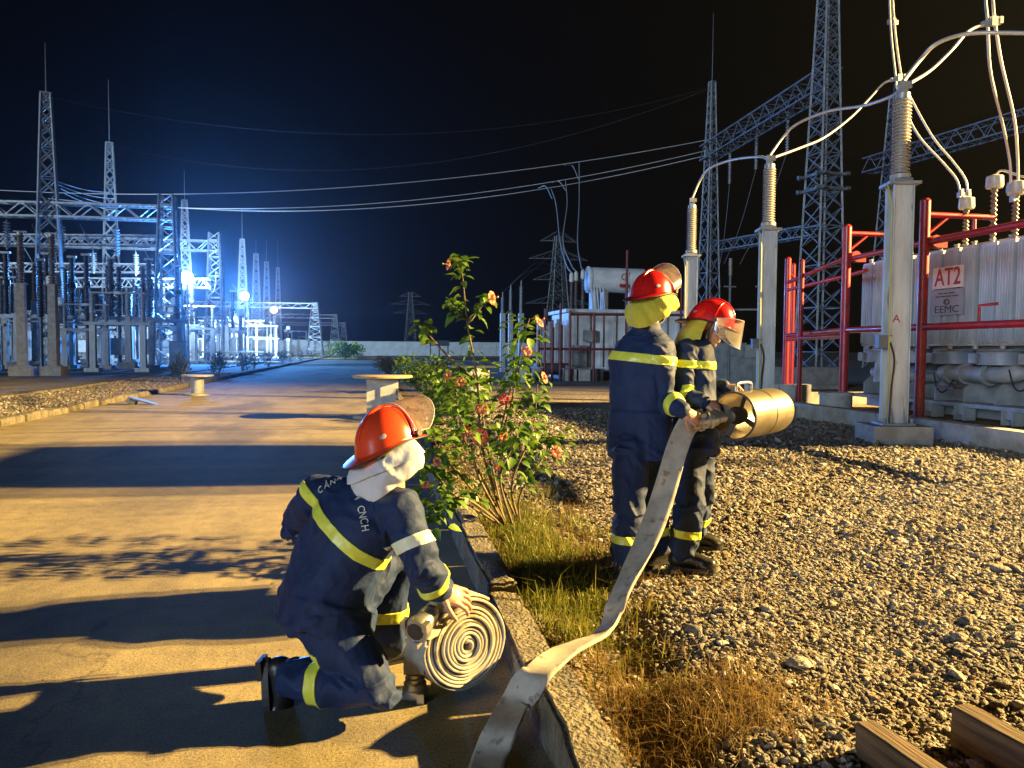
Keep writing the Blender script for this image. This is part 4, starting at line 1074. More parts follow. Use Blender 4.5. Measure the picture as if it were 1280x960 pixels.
# bushings with chain-like sheds
for i, (px, py0, py1, d) in enumerate([(1208, 262, 322, 15.2), (1243, 236, 318, 13.9), (1270, 244, 312, 13.2)]):
    t, b_ = at(px, py0, d), at(px, py1, d)
    MB().lathe(sheds(0.035, 0.06, b_.z - 0.2, t.z, 16), 10, (t.x, t.y, 0)).build('bushing', 'porcelain_brown', t2, 50)
    MB().lathe([(0.03, t.z), (0.13, t.z + 0.01), (0.15, t.z + 0.05), (0.14, t.z + 0.22), (0.04, t.z + 0.26)], 14, (t.x, t.y, 0)).build('bushing_cap', 'porcelain_grey', t2, 40)
for c in (bu1, bu2):
    MB().box(c, (0.26, 0.08, 0.1)).box(c + Vector((0, 0, -0.12)), (0.1, 0.1, 0.2)).box(c + Vector((-0.08, -0.03, 0.05)), (0.05, 0.06, 0.12)).box(c + Vector((0.08, -0.03, 0.05)), (0.05, 0.06, 0.12)).build('terminal', 'galvanised', t2)
q = at(1243, 228, 13.9)
MB().tube(smooth_path([q + Vector((0, 0, 0.1)), at(1252, 213, 13.8), at(1275, 220, 13.4), at(1310, 228, 13.0)], 6), 0.02, 8).build('bus_link', AC, t2, 60)

# pit wall of long concrete lengths
pit = thing('pit_wall', 'low concrete wall around the large transformer pit', 'wall', (8.38, 12, GZ))
for i in range(7):
    y0 = 7.0 + i * 1.5
    MB().box((8.38, y0 + 0.74, 0.22), (0.24, 1.475, 0.30)).build('wall_block', 'concrete', pit)
for i in range(4):
    MB().box((8.6 + 0.8 + i * 1.5, 17.58, 0.22), (1.475, 0.24, 0.30)).build('wall_block', 'concrete', pit)
o = MB().cyl((8.9, 13.6, 0.1), (8.9, 13.6, 0.55), 0.30, 0.30, 20).cyl((8.9, 13.6, 0.55), (8.9, 13.6, 0.60), 0.33, 0.32, 20).build('concrete_drum', 'concrete', None, 40, at_loc=(8.9, 13.6, 0.1))
tag(o, 'squat dark concrete drum at the foot of the red pipes', 'drum')
# low block wall lit yellow behind the red pipes
bk = thing('block_wall', 'low pale block wall lit yellow behind the red pipes', 'wall', (9.6, 18.6, GZ))
for i, px in enumerate((1034, 1056, 1078, 1098)):
    p = gnd(px, 512, 0.12); p = Vector((8.9 + i * 0.42, 16.9, 0))
    MB().box((p.x, p.y, 0.36), (0.36, 0.2, 0.48)).build('block', 'concrete_pale', bk)

# ------------------------------------------------------------------ red water-spray pipes around the large transformer
rp = thing('fire_pipework', 'bright red spray pipe frame standing around the large transformer', 'pipes', (9.2, 11.2, GZ))
def redpost(p, h, r=0.085):
    MB().cyl((p[0], p[1], GZ), (p[0], p[1], h), r, r, 14).cyl((p[0], p[1], h), (p[0], p[1], h + 0.04), r * 1.1, r * 0.6, 14).build('post', 'red_paint', rp, 40)
def redpipe(pts, r=0.05, name='pipe'):
    return MB().tube([Vector(p) for p in pts], r, 10).build(name, 'red_paint', rp, 50)
q1 = atX(1151, 440, 9.2); q2 = atX(1055, 440, 9.2)
A1 = (9.2, q1.y); A2 = (9.2, q2.y); A3 = (11.05, 17.2); A4 = (11.1, 19.3); A5 = (12.0, 20.6); A6 = (9.9, 16.6)
for p, h in ((A1, 3.95), (A2, 3.85), (A4, 3.9), (A5, 3.9)): redpost(p, h)
redpost(A6, 3.5, 0.06)
redpipe([(9.2, 6.5, 1.82), (9.2, A1[1], 1.82), (9.2, A2[1], 1.82), (11.1, 19.3, 1.82)], 0.06)
redpipe([(11.1, 19.3, 1.82), (12.0, 20.6, 1.82)], 0.05)
redpipe([(9.2, A2[1], 1.70), (9.9, 16.6, 1.70), (11.1, 19.3, 1.70)], 0.05)
for A in (A1, A2):
    redpipe([(A[0], A[1], 3.72), (A[0] + 1.35, A[1], 3.72)], 0.05)
    redpipe([(A[0], A[1], 3.35), (A[0] + 0.45, A[1], 3.70)], 0.03, 'brace')
    redpipe([(A[0] + 0.95, A[1], 3.72), (A[0] + 0.95, A[1], 3.40)], 0.035, 'nozzle_drop')
    MB().cyl((A[0] + 0.10, A[1] - 0.18, 3.26), (A[0] + 0.10, A[1] - 0.02, 3.26), 0.1, 0.1, 12).box((A[0] + 0.2, A[1] - 0.1, 3.2), (0.22, 0.14, 0.1)).build('valve', 'red_paint', rp, 40)
redpipe([(9.25, A1[1] - 0.1, 3.26), (9.25, 6.0, 3.26)], 0.06)
redpipe([(9.25, A2[1] - 0.1, 3.22), (9.25, A1[1] + 0.1, 3.26)], 0.05)
redpipe([(9.2, A2[1], 3.25), (11.1, 19.3, 3.25)], 0.05)
redpipe([(11.1, 19.3, 3.05), (10.2, 15.3, 3.05), (9.9, 14.2, 3.05)], 0.045)
redpipe([(11.1, 19.3, 3.55), (12.0, 20.6, 3.55)], 0.045)
for y in (9.2, 10.4): redpipe([(9.2, y, 1.82), (9.2, y, 2.12), (9.35, y - 0.2, 2.14)], 0.025, 'nozzle_drop')

# ------------------------------------------------------------------ the far transformer left of the firefighters
FX, FY = base_at(770, 33, GZ).x, base_at(770, 33, GZ).y
t1 = thing('transformer', 'pale far transformer with cylinder on top, behind the left firefighter', 'transformer', (FX, FY, GZ))
def T1(px, py, d=33): return at(px, py, d)
l, r_ = T1(708, 440).x, T1(862, 440).x
top = T1(760, 392).z; yf = FY
MB().box(((l + r_) / 2, yf + 1.6, (top + 0.35) / 2 + 0.1), (r_ - l, 3.0, top - 0.35)).build('tank', 'tank_white', t1)
for i in range(9):
    x = l + (r_ - l) * (i + 0.5) / 9
    MB().box((x, yf + 0.05, (top + 0.45) / 2 + 0.1), (0.12, 0.12, top - 0.7)).build('stiffener', 'tank_white', t1)
for i, (px, py, w, h) in enumerate([(722, 445, 0.6, 0.9), (735, 420, 0.5, 0.5), (772, 440, 0.7, 0.35), (790, 420, 0.4, 0.8), (812, 450, 0.8, 0.5)]):
    p = T1(px, py, 32.9); MB().box((p.x, yf - 0.06, p.z), (w, 0.26, h)).build('fitting_box', 'tank_grey', t1)
MB().box(((l + r_) / 2, yf + 1.6, top + 0.1), (r_ - l + 0.3, 3.3, 0.14)).build('tank_lid', 'tank_white', t1)
MB().box(((l + r_) / 2, yf + 1.4, 0.24), (r_ - l + 0.4, 3.2, 0.24)).build('skid', 'tank_dark', t1)
ca, cb = T1(741, 347, 33), T1(818, 348, 33)
cr_ = (T1(741, 331).z - T1(741, 363).z) / 2
ca.y = yf + 1.3; cb.y = yf + 1.3
cv = MB().lathe([(0.02, -0.10), (cr_ * 0.6, -0.08), (cr_ * 0.97, 0.0), (cr_, 0.06), (cr_, (cb - ca).length), (cr_ * 0.7, (cb - ca).length + 0.1)], 28, ca, rot_to(cb - ca)).build('conservator', 'tank_white', t1, 50)
MB().lathe([(cr_ * 1.06, 0.04), (cr_ * 1.06, 0.12)], 28, ca, rot_to(cb - ca)).build('end_flange', 'tank_white', cv, 40)
lp = T1(787, 345, 33); lp.y = yf + 1.3 - cr_ - 0.006
MB().box((lp.x, lp.y, lp.z), (0.42, 0.012, 0.5)).build('logo_plate', 'sign_white', cv)
text_on('G', 0.42, (lp.x, lp.y - 0.01, lp.z), (1, 0, 0), (0, 0, 1), 'ink_dark', cv)
MB().box((lp.x, lp.y - 0.002, lp.z - 0.36), (0.42, 0.014, 0.14)).build('red_plate', 'ink_red', cv)
for px in (750, 765, 800):
    p = T1(px, 380); MB().bar((p.x, yf + 1.3, top + 0.15), (p.x, yf + 1.3, ca.z - cr_ + 0.1), 0.22, 0.5).build('support', 'tank_white', t1)
for k in range(5):
    p = T1(744 + 4 * k, 380); MB().cyl((p.x, yf + 0.6, top + 0.1), (p.x, yf + 0.9, ca.z - cr_ + 0.2), 0.035, None, 6).build('oil_pipe', 'tank_white', t1)
# bushings and droppers
for i, (px, py) in enumerate(((717, 352), (723, 350), (732, 348))):
    p = T1(px, py, 33); p.y = yf + 0.8
    MB().lathe(sheds(0.04, 0.08, top + 0.1, p.z, 14), 10, (p.x, p.y, 0)).build('bushing', 'porcelain_brown', t1, 50)
    MB().lathe([(0.07, p.z), (0.10, p.z + 0.05), (0.09, p.z + 0.35), (0.03, p.z + 0.42)], 10, (p.x, p.y, 0)).build('bushing_cap', 'sign_white', t1, 40)
    u = at([689, 707, 724][i], [236, 226, 203][i], 58 - i)
    mid = [at([700, 704, 722][i], 300, 44), at([708, 714, 726][i], 330, 37)]
    wire(['left', 'middle', 'right'][i] + ' dropper cable falling to the far transformer', [u, at([695, 709, 724][i], 255, 52)] + mid + [p + Vector((0, 0, 0.4))], 0.035, AC, 6, 8)
    v_ = at([673, 690, 706][i], [235, 228, 206][i], 58 - i)
    wire(['left', 'middle', 'right'][i] + ' short arched jumper joining a dropper to its line', [v_, at([682, 699, 716][i], [233, 227, 208][i], 57), at([690, 707, 723][i], [248, 238, 224][i], 55)], 0.03, AC, 6, 8)
# old red pipes in front of it
r1 = thing('fire_pipework', 'dull red pipe frame in front of the far transformer', 'pipes', (T1(700, 440).x, yf - 1.2, GZ))
for i, px in enumerate((673, 681, 690, 700, 712, 742, 782, 850)):
    p = T1(px, 470, 31.8); tp = T1(px, (412, 386, 400, 380, 388, 392, 314, 350)[i], 31.8).z
    MB().cyl((p.x, p.y, GZ), (p.x, p.y, tp), 0.055, None, 8).build('post', 'red_paint_old', r1, 40)
for (xa, xb, py) in ((673, 860, 436), (712, 860, 393), (673, 712, 455)):
    a, b = T1(xa, py, 31.8), T1(xb, py, 31.8); MB().cyl((a.x, a.y, a.z), (b.x, b.y, a.z), 0.05, None, 8).build('pipe', 'red_paint_old', r1, 40)
# pale vertical cooler tubes at its left
ck = thing('cooler_bank', 'bank of pale upright cooler tubes left of the far transformer', 'cooler', (T1(690, 440).x, yf + 0.4, GZ))
for i in range(11):
    p = T1(672 + 3.6 * i, 440, 33.5); MB().cyl((p.x, p.y, 0.3), (p.x, p.y, T1(680, 398 + (i * 7) % 12, 33.5).z), 0.05 + 0.03 * (i % 3), None, 8).build('tube', ['tank_white', 'tank_grey', 'galvanised_dark'][i % 3], ck, 40)
p = T1(690, 440, 33.5); MB().box((p.x, p.y, 0.55), (1.5, 0.8, 0.5)).build('base', 'tank_dark', ck)

# three slim bus supports far left of it
for i, (px, d, pt) in enumerate(((628, 44, 372), (638, 46, 362), (651, 42, 358))):
    b = base_at(px, d, GZ); zc = at(px, 392, d).z; zt = at(px, pt, d).z
    root = thing('bus_support', ['left', 'middle', 'right'][i] + ' of three slim white posts with thin insulators far behind the shrub', 'insulator', b, 'slim bus supports behind the shrub')
    MB().box((b.x, b.y, (zc + GZ) / 2), (0.26, 0.26, zc - GZ)).build('column', 'white_column', root)
    MB().lathe(sheds(0.06, 0.11, zc, zt, 14), 10, (b.x, b.y, 0)).cyl((b.x, b.y, zt), (b.x, b.y, zt + 0.3), 0.03, 0.03, 6).build('insulator', 'porcelain_grey', root, 50)
    q_ = at(690 + i * 6, 335, 60)
    wire(['left', 'middle', 'right'][i] + ' thin arched lead from a slim white post', [(b.x, b.y, zt + 0.3), at(px + 18, pt - 22, 47), at(px + 36, pt - 34, 52), q_], 0.02, 'wire_dull', 5)

# equipment in the dark gap between posts: low cabinets and a row of cells
for i, (px, py, d, w, h) in enumerate([(905, 440, 34, 1.6, 1.5), (935, 455, 30, 1.0, 0.9), (1010, 470, 27, 2.2, 0.6)]):
    b = base_at(px, d, GZ)
    root = thing('equipment_cabinet', ['tall', 'small', 'long low'][i] + ' grey cabinet in the dark between the pale posts', 'cabinet', b)
    MB().box(b + Vector((0, 0, h / 2 + 0.1)), (w, 0.8, h)).build('case', 'tank_grey', root)
    for k in range(2): MB().box(b + Vector(((k - 0.5) * w * 0.48, -0.41, h / 2 + 0.1)), (w * 0.42, 0.03, h * 0.8)).build('door', 'tank_grey', root)
    MB().box(b + Vector((0, 0, 0.05)), (w + 0.2, 1.0, 0.12)).build('plinth', 'concrete', root)
    MB().box(b + Vector((0, 0, h + 0.13)), (w + 0.1, 0.9, 0.05)).build('roof', 'galvanised', root)
a, b = at(890, 387, 32), at(955, 387, 32)
wire('thin grey pipe rail between the farthest and middle posts', [a, b], 0.05, 'galvanised', 6, name='busbar')
for i, px in enumerate((911, 950)):
    b = base_at(px, 31.5, GZ); z = at(px, 345, 31.5).z
    root = thing('bus_support', ['dim slim pole between the farthest and middle posts', 'dim slim pole close left of the middle post'][i], 'post', b)
    MB().cyl(b, (b.x, b.y, z), 0.06, 0.05, 8).box((b.x, b.y, z * 0.9), (0.5, 0.06, 0.06)).build('pole', 'galvanised_dark', root, 40)
    MB().lathe(sheds(0.05, 0.09, z, z + 0.7, 8), 8, (b.x, b.y, 0)).build('insulator', 'porcelain_grey', root, 50)

# ------------------------------------------------------------------ people
def cv(x, y, z): return rgt * x + upv * y + fwd * z        # direction given as right / up / away from the camera
def remeshed(mb, vox):
    me = mb.mesh('tmp'); o = bpy.data.objects.new('tmp', me); COL.objects.link(o)
    bm = bmesh.new(); bm.from_mesh(me); bmesh.ops.recalc_face_normals(bm, faces=bm.faces); bm.to_mesh(me); bm.free()
    md = o.modifiers.new('r', 'REMESH'); md.mode = 'VOXEL'; md.voxel_size = vox
    dg = bpy.context.evaluated_depsgraph_get()
    out = bpy.data.meshes.new_from_object(o.evaluated_get(dg))
    bpy.data.objects.remove(o); bpy.data.meshes.remove(me)
    return out
def mverts(me):
    a = np.empty(len(me.vertices) * 3); me.vertices.foreach_get('co', a); return a.reshape(-1, 3)
def mnorm(me):
    a = np.empty(len(me.vertices) * 3); me.vertex_normals.foreach_get('vector', a); return a.reshape(-1, 3)
def setv(me, V): me.vertices.foreach_set('co', np.ascontiguousarray(V).ravel()); me.update()
def relax(me, it, lam=0.5):
    V = mverts(me); e = np.empty(len(me.edges) * 2, dtype=np.int64); me.edges.foreach_get('vertices', e); e = e.reshape(-1, 2)
    n = len(V); deg = np.bincount(e.ravel(), minlength=n).astype(float)[:, None]
    for _ in range(it):
        S = np.stack([np.bincount(e[:, 0], V[e[:, 1], k], n) + np.bincount(e[:, 1], V[e[:, 0], k], n) for k in range(3)], 1)
        V = V + lam * (S / np.maximum(deg, 1) - V)
    setv(me, V)
def cloth_folds(me, limbs, seed):
    """folds: ridges across the limbs, strongest at the joints. limbs: (a, b, ra, rb, amp_a, amp_mid, amp_b, freq)"""
    V, Nn = mverts(me), mnorm(me); best = np.full(len(V), 1e9); D = np.zeros(len(V))
    for i, (a, b, ra, rb, aa, am, ab, fr) in enumerate(limbs):
        a_, b_ = np.array(a), np.array(b); d = b_ - a_; L = np.linalg.norm(d); u = d / L
        s = (V - a_) @ u; t = np.clip(s / L, 0, 1); q = V - a_ - np.outer(t * L, u)
        dist = np.linalg.norm(q, axis=1) - (ra + (rb - ra) * t)
        m = dist < best; best[m] = dist[m]
        amp = am + (aa - am) * np.clip(1 - t / 0.42, 0, 1) ** 1.3 + (ab - am) * np.clip((t - 0.58) / 0.42, 0, 1) ** 1.3
        tw = vnoise(q * 11 + seed) * 0.9
        c = np.stack([s * fr + tw + i * 7.1, q[:, 0] * 7 + seed + s * 4, q[:, 1] * 7 + q[:, 2] * 6], 1)
        w = 1 - np.abs(vnoise(c)) ** 0.8 * 1.9
        c2 = np.stack([s * fr * 0.45 + tw, q[:, 0] * 13 + seed, q[:, 1] * 13 + i], 1)
        w2 = 1 - np.abs(vnoise(c2)) * 1.8
        c3 = np.stack([s * fr * 1.3 + q[:, 2] * 9 + seed, q[:, 0] * 16 + s * 14, q[:, 1] * 16 - s * 9], 1)
        w3 = 1 - np.abs(vnoise(c3)) * 2.0
        D[m] = (amp * 1.35 * (w * 1.0 + 0.6 * w2 + 0.28 * w3 - 0.75))[m]
    D += 0.004 * vnoise(V * 9 + seed)
    setv(me, V + Nn * D[:, None])
    relax(me, 1, 0.35)
def head_mesh(c, f, u):
    f = f.normalized(); r = f.cross(u).normalized(); u = r.cross(f)
    def P(x, y, z): return c + r * x + f * y + u * z
    mb = MB()
    mb.ell(P(0, -0.012, 0.035), r * 0.077, f * 0.095, u * 0.088)
    mb.ell(P(0, 0.028, -0.035), r * 0.063, f * 0.062, u * 0.082)
    mb.ell(P(0, 0.052, -0.092), r * 0.036, f * 0.034, u * 0.028)
    for s in (-1, 1):
        mb.ell(P(s * 0.036, 0.066, -0.028), r * 0.022, f * 0.02, u * 0.02)               # cheek
        mb.ell(P(s * 0.030, 0.079, 0.022), r * 0.026, f * 0.013, u * 0.009)              # brow
        mb.ell(P(s * 0.078, -0.008, -0.015), r * 0.009 + f * 0.004, f * 0.020, u * 0.033) # ear
        mb.ell(P(s * 0.031, 0.074, 0.001), r * 0.014, f * 0.012, u * 0.009)              # lid
        mb.ell(P(s * 0.050, 0.015, -0.075), r * 0.016, f * 0.04, u * 0.022)              # jaw
    mb.caps([P(0, 0.088, 0.018), P(0, 0.098, -0.008), P(0, 0.110, -0.030)], [0.008, 0.009, 0.0135])
    for s in (-1, 1): mb.ell(P(s * 0.011, 0.100, -0.034), r * 0.008, f * 0.010, u * 0.008)
    mb.ell(P(0, 0.087, -0.060), r * 0.024, f * 0.011, u * 0.006)
    mb.ell(P(0, 0.085, -0.072), r * 0.021, f * 0.011, u * 0.007)
    mb.caps([P(0, -0.015, -0.06), P(0, -0.022, -0.12), P(0, -0.03, -0.17)], [0.054, 0.052, 0.05], 16)
    me = remeshed(mb, 0.0035); relax(me, 3, 0.5); return me
def hand_mesh(w, d, n, thumb, curl=(0.5, 0.7, 0.5), k=1.0, spread=0.05, tc=0.5, arm=None):
    """w wrist, d finger direction, n back-of-hand normal, thumb side (+1/-1 along d x n)"""
    d = d.normalized(); n = (n - d * n.dot(d)).normalized(); s = d.cross(n) * thumb
    mb = MB()
    mb.ell(w + d * 0.045 * k, s * 0.040 * k, n * 0.017 * k, d * 0.052 * k)
    mb.ell(w + d * 0.062 * k, s * 0.042 * k, n * 0.013 * k, d * 0.034 * k)
    mb.ell(w + d * 0.03 * k + s * 0.022 * k - n * 0.008, s * 0.02 * k, n * 0.016 * k, d * 0.03 * k)
    arm = (arm or d).normalized(); mb.caps([w - arm * 0.055, w, w + d * 0.02], [0.024, 0.026, 0.025])
    for i, (o, L) in enumerate(((0.031, 0.074), (0.0105, 0.082), (-0.0105, 0.076), (-0.031, 0.060))):
        p = w + d * (0.088 - 0.004 * abs(i - 1.2)) * k + s * o * k; ang = 0; pts = [p - d * 0.018]
        pts.append(p); dirn = d + s * (o / 0.03) * spread
        for j, fr in enumerate((0.45, 0.31, 0.24)):
            ang += curl[j]
            v = dirn.normalized() * math.cos(ang) - n * math.sin(ang)
            p = p + v * L * fr * k; pts.append(p)
        mb.caps(pts, [0.0095 * k, 0.0098 * k, 0.0088 * k, 0.0082 * k, 0.0068 * k], 10)
    p = w + d * 0.022 * k + s * 0.030 * k; pts = [p - s * 0.012]
    pts.append(p); v = (d * 0.75 + s * 0.75 - n * 0.25).normalized()
    for j, L in enumerate((0.036, 0.031, 0.026)):
        p = p + v * L * k; pts.append(p); v = (v + d * 0.30 - n * tc * 0.6 - s * tc * 0.45).normalized()
    mb.caps(pts, [0.013 * k, 0.0125 * k, 0.0108 * k, 0.0098 * k, 0.0075 * k], 10)
    me = remeshed(mb, 0.0026); relax(me, 2, 0.45); return me
def torso_rings(mb, spine, lat, frt, sizes, n=28, pw=2.4):
    rings = []
    for (c, (a, b)), l, f in zip(zip(spine, sizes), lat, frt):
        rg = []
        for k in range(n):
            t = 2 * math.pi * k / n; x, y = math.cos(t), math.sin(t)
            m = (abs(x) ** pw + abs(y) ** pw) ** (-1 / pw)
            rg.append(c + l * (x * m * a) + f * (y * m * b))
        rings.append(rg)
    mb.loft(rings)
def shell(grid, th, mb=None, flip=False):
    """solid sheet from a grid of points"""
    mb = mb or MB(); nr, nc = len(grid), len(grid[0]); N_ = [[None] * nc for _ in range(nr)]
    for i in range(nr):
        for j in range(nc):
            du = grid[min(i + 1, nr - 1)][j] - grid[max(i - 1, 0)][j]; dv = grid[i][min(j + 1, nc - 1)] - grid[i][max(j - 1, 0)]
            n = du.cross(dv); N_[i][j] = (n.normalized() if n.length > 1e-9 else Vector((0, 0, 1))) * (-1 if flip else 1)
    vs = [grid[i][j] + N_[i][j] * th / 2 for i in range(nr) for j in range(nc)] + [grid[i][j] - N_[i][j] * th / 2 for i in range(nr) for j in range(nc)]
    F = []; o = nr * nc
    for i in range(nr - 1):
        for j in range(nc - 1):
            a, b, c, d = i * nc + j, i * nc + j + 1, (i + 1) * nc + j + 1, (i + 1) * nc + j
            F.append((a, d, c, b)); F.append((o + a, o + b, o + c, o + d))
    for j in range(nc - 1):
        F.append((j, j + 1, o + j + 1, o + j)); e = (nr - 1) * nc; F.append((e + j, o + e + j, o + e + j + 1, e + j + 1))
    for i in range(nr - 1):
        F.append((i * nc, o + i * nc, o + (i + 1) * nc, (i + 1) * nc)); e = nc - 1
        F.append((i * nc + e, (i + 1) * nc + e, o + (i + 1) * nc + e, o + i * nc + e))
    return mb.add(vs, F)
def helmet(person, c, f, u, paint, hood, visor_up, hood_len=0.17, hood_drop=None, fold_seed=1.0, hood_flare=0.05, hood_az=226, hood_front=0.45, flap=False):
    f = f.normalized(); r = f.cross(u).normalized(); u = r.cross(f)
    o_ = c + u * 0.040
    def P(x, y, z): return o_ + r * x + f * y + u * z
    A, B, H = 0.116, 0.142, 0.128; n = 56
    def rim(t):       # t = 0 at the front, pi at the back
        back = max(0.0, -math.cos(t)); front = max(0.0, math.cos(t))
        return -0.012 - 0.040 * back ** 1.5 + 0.006 * front
    def brim(t): return 0.012 + 0.052 * max(0.0, -math.cos(t)) ** 2 + 0.020 * max(0.0, math.cos(t)) ** 2
    rings = []
    def ring(fac, dz, ext):
        rg = []
        for k in range(n):
            t = 2 * math.pi * k / n; sx, cy_ = math.sin(t), math.cos(t)
            e = brim(t) * ext
            rg.append(P(sx * (A * fac + e), cy_ * (B * fac + e), rim(t) * dz + (-0.30 * e)))
        return rg
    rings.append(ring(0.90, 1.0, 0.0)); rings.append(ring(1.0, 1.0, 0.55)); rings.append([p - u * 0.006 for p in ring(1.0, 1.0, 1.0)]); rings.append(ring(1.0, 1.0, 1.0)); rings.append(ring(1.01, 0.9, 0.45)); rings.append(ring(1.0, 0.82, 0.1))
    for k in range(1, 10):
        s = k / 10; ps = s * math.pi / 2; rg = []
        for j in range(n):
            t = 2 * math.pi * j / n
            fac = math.cos(ps) ** 0.85
            rg.append(P(math.sin(t) * A * fac, math.cos(t) * B * fac, rim(t) * 0.82 * (1 - s) + H * math.sin(ps)))
        rings.append(rg)
    rings.append([P(math.sin(2 * math.pi * j / n) * 0.012, math.cos(2 * math.pi * j / n) * 0.012, H) for j in range(n)])
    mb = MB().loft(rings)
    hm_ = mb.build('helmet', paint, person, 35)
    edge = [p - u * 0.003 for p in ring(1.0, 1.0, 1.0)]
    MB().tube(edge, 0.0045, 8, closed=True).build('brim_trim', 'rubber_black', hm_, 60)
    # crown ridge front to back, and the seam that runs over the top from knob to knob
    def dome(t, ps, k=1.0): return P(math.sin(t) * A * math.cos(ps) ** 0.85 * k, math.cos(t) * B * math.cos(ps) ** 0.85 * k, (rim(t) * 0.82 * (1 - ps / (math.pi / 2)) + H * math.sin(ps)) * k)
    pts = [dome(0, a) for a in np.linspace(0.35, 1.5, 12)] + [dome(math.pi, a) for a in np.linspace(1.5, 0.35, 12)]
    bq = dome(R(128), 0.30, 1.004); MB().ell(bq, (bq - dome(R(120), 0.30)).normalized() * 0.014, (dome(R(128), 0.4) - bq).normalized() * 0.010, (bq - o_).normalized() * 0.002, 14, 6).build('badge', 'sign_grey', hm_, 60)
    MB().tube(pts, [0.004 + 0.007 * math.sin(math.pi * i / 23) for i in range(24)], 8).build('crown_ridge', paint, hm_, 60)
    sm = []
    for a in np.linspace(-1, 1, 21):
        x = A * 1.0 * math.sin(a * math.pi / 2); y = 0.045
        rr_ = math.sqrt(max(0.0, 1 - (x / A) ** 2 * 0.9 - (y / B) ** 2)); sm.append(P(x, y, H * rr_ * 1.005 if rr_ > 0.2 else H * 0.2 * (rr_ / 0.2)))
    MB().tube(sm, 0.005, 8).build('seam', paint, hm_, 60)
    for s in (-1, 1):
        MB().cyl(P(s * (A - 0.012), 0.058, 0.004), P(s * (A + 0.014), 0.060, 0.002), 0.0155, 0.013, 16).build('visor_knob', 'rubber_black', hm_, 40)
    # visor: curved clear sheet turning about the knobs
    piv = P(0, 0.058, 0.004); g = []
    ca_, sa_ = math.cos(visor_up), math.sin(visor_up)
    for i in range(9):
        row = []; zz = 0.02 - 0.165 * i / 8
        for j in range(25):
            t = (j / 24 - 0.5) * R(176)
            edge_t = abs(j / 24 - 0.5) * 2
            z2 = zz * (1 - 0.60 * edge_t ** 3)
            x = math.sin(t) * (A + 0.010); y = math.cos(t) * 0.138
            y2 = y * ca_ - z2 * sa_; z3 = y * sa_ + z2 * ca_
            row.append(piv + r * x + f * y2 + u * z3)
        g.append(row)
    vs_ = shell(g, 0.0018).build('visor', 'visor_clear', hm_, 60)
    MB().tube(g[0] + [r_[-1] for r_ in g[1:-1]] + g[-1][::-1] + [r_[0] for r_ in g[1:-1]][::-1], 0.0014, 6, closed=True).build('visor_edge', 'hood_white', hm_, 60)
    # neck hood
    g = []
    nz_ = lambda a_, b_: float(vnoise(np.array([[a_, b_, fold_seed]]))[0])
    for i in range(23):
        s = i / 22; row = []
        for j in range(65):
            t = math.pi + (j / 64 - 0.5) * R(hood_az)
            lip = (0.007 * math.sin(6 * t + fold_seed) * s + 0.0075 * (1 - abs(nz_(t * 3.2 + s * 2.0, s * 1.6)) * 2) * min(1, s * 2.2) + 0.0025 * (1 - abs(nz_(t * 7 - s * 4, s * 3 + 9)) * 2) * min(1, s * 3))
            fl = hood_flare * math.sin(s * math.pi * 0.82)
            rx, ry = A * 0.93 + fl + lip, B * 0.88 + fl * 0.8 + lip
            back = max(0, -math.cos(t))
            zz = rim(t) * 0.9 - s * (hood_len * (hood_front + (1 - hood_front) * back ** 0.7)) + 0.004 * math.sin(5 * t + 9 * s)
            p = P(math.sin(t) * rx, math.cos(t) * ry + (0.0 if hood_drop is None else 0), zz)
            if hood_drop is not None: p += hood_drop * s * s
            row.append(p)
        g.append(row)
    nh = shell(g, 0.006).build('neck_hood', hood, person, 60)
    if flap:          # upper layer of the hood, folded over
        g2 = []
        for i in range(12):
            row = []
            for j, p in enumerate(g[i]):
                c_ = P(0, 0, (p - o_).dot(u)); k_ = 1.045 + 0.05 * (i / 11) + 0.005 * math.sin(j * 0.4)
                row.append(c_ + (p - c_) * k_ - u * (0.010 * math.sin(j * 0.21) * i / 11))
            g2.append(row)
        shell(g2, 0.005).build('hood_flap', hood, nh, 60)
    MB().tube(smooth_path([P(A * 0.97, 0.045, -0.01), P(A * 0.80, 0.045, -0.09), P(0.035, 0.055, -0.165)], 5), 0.0065, 6).tube(smooth_path([P(-A * 0.97, 0.045, -0.01), P(-A * 0.80, 0.045, -0.09), P(-0.035, 0.055, -0.165)], 5), 0.0065, 6).build('chin_strap', 'rubber_black', person, 60)
    return hm_
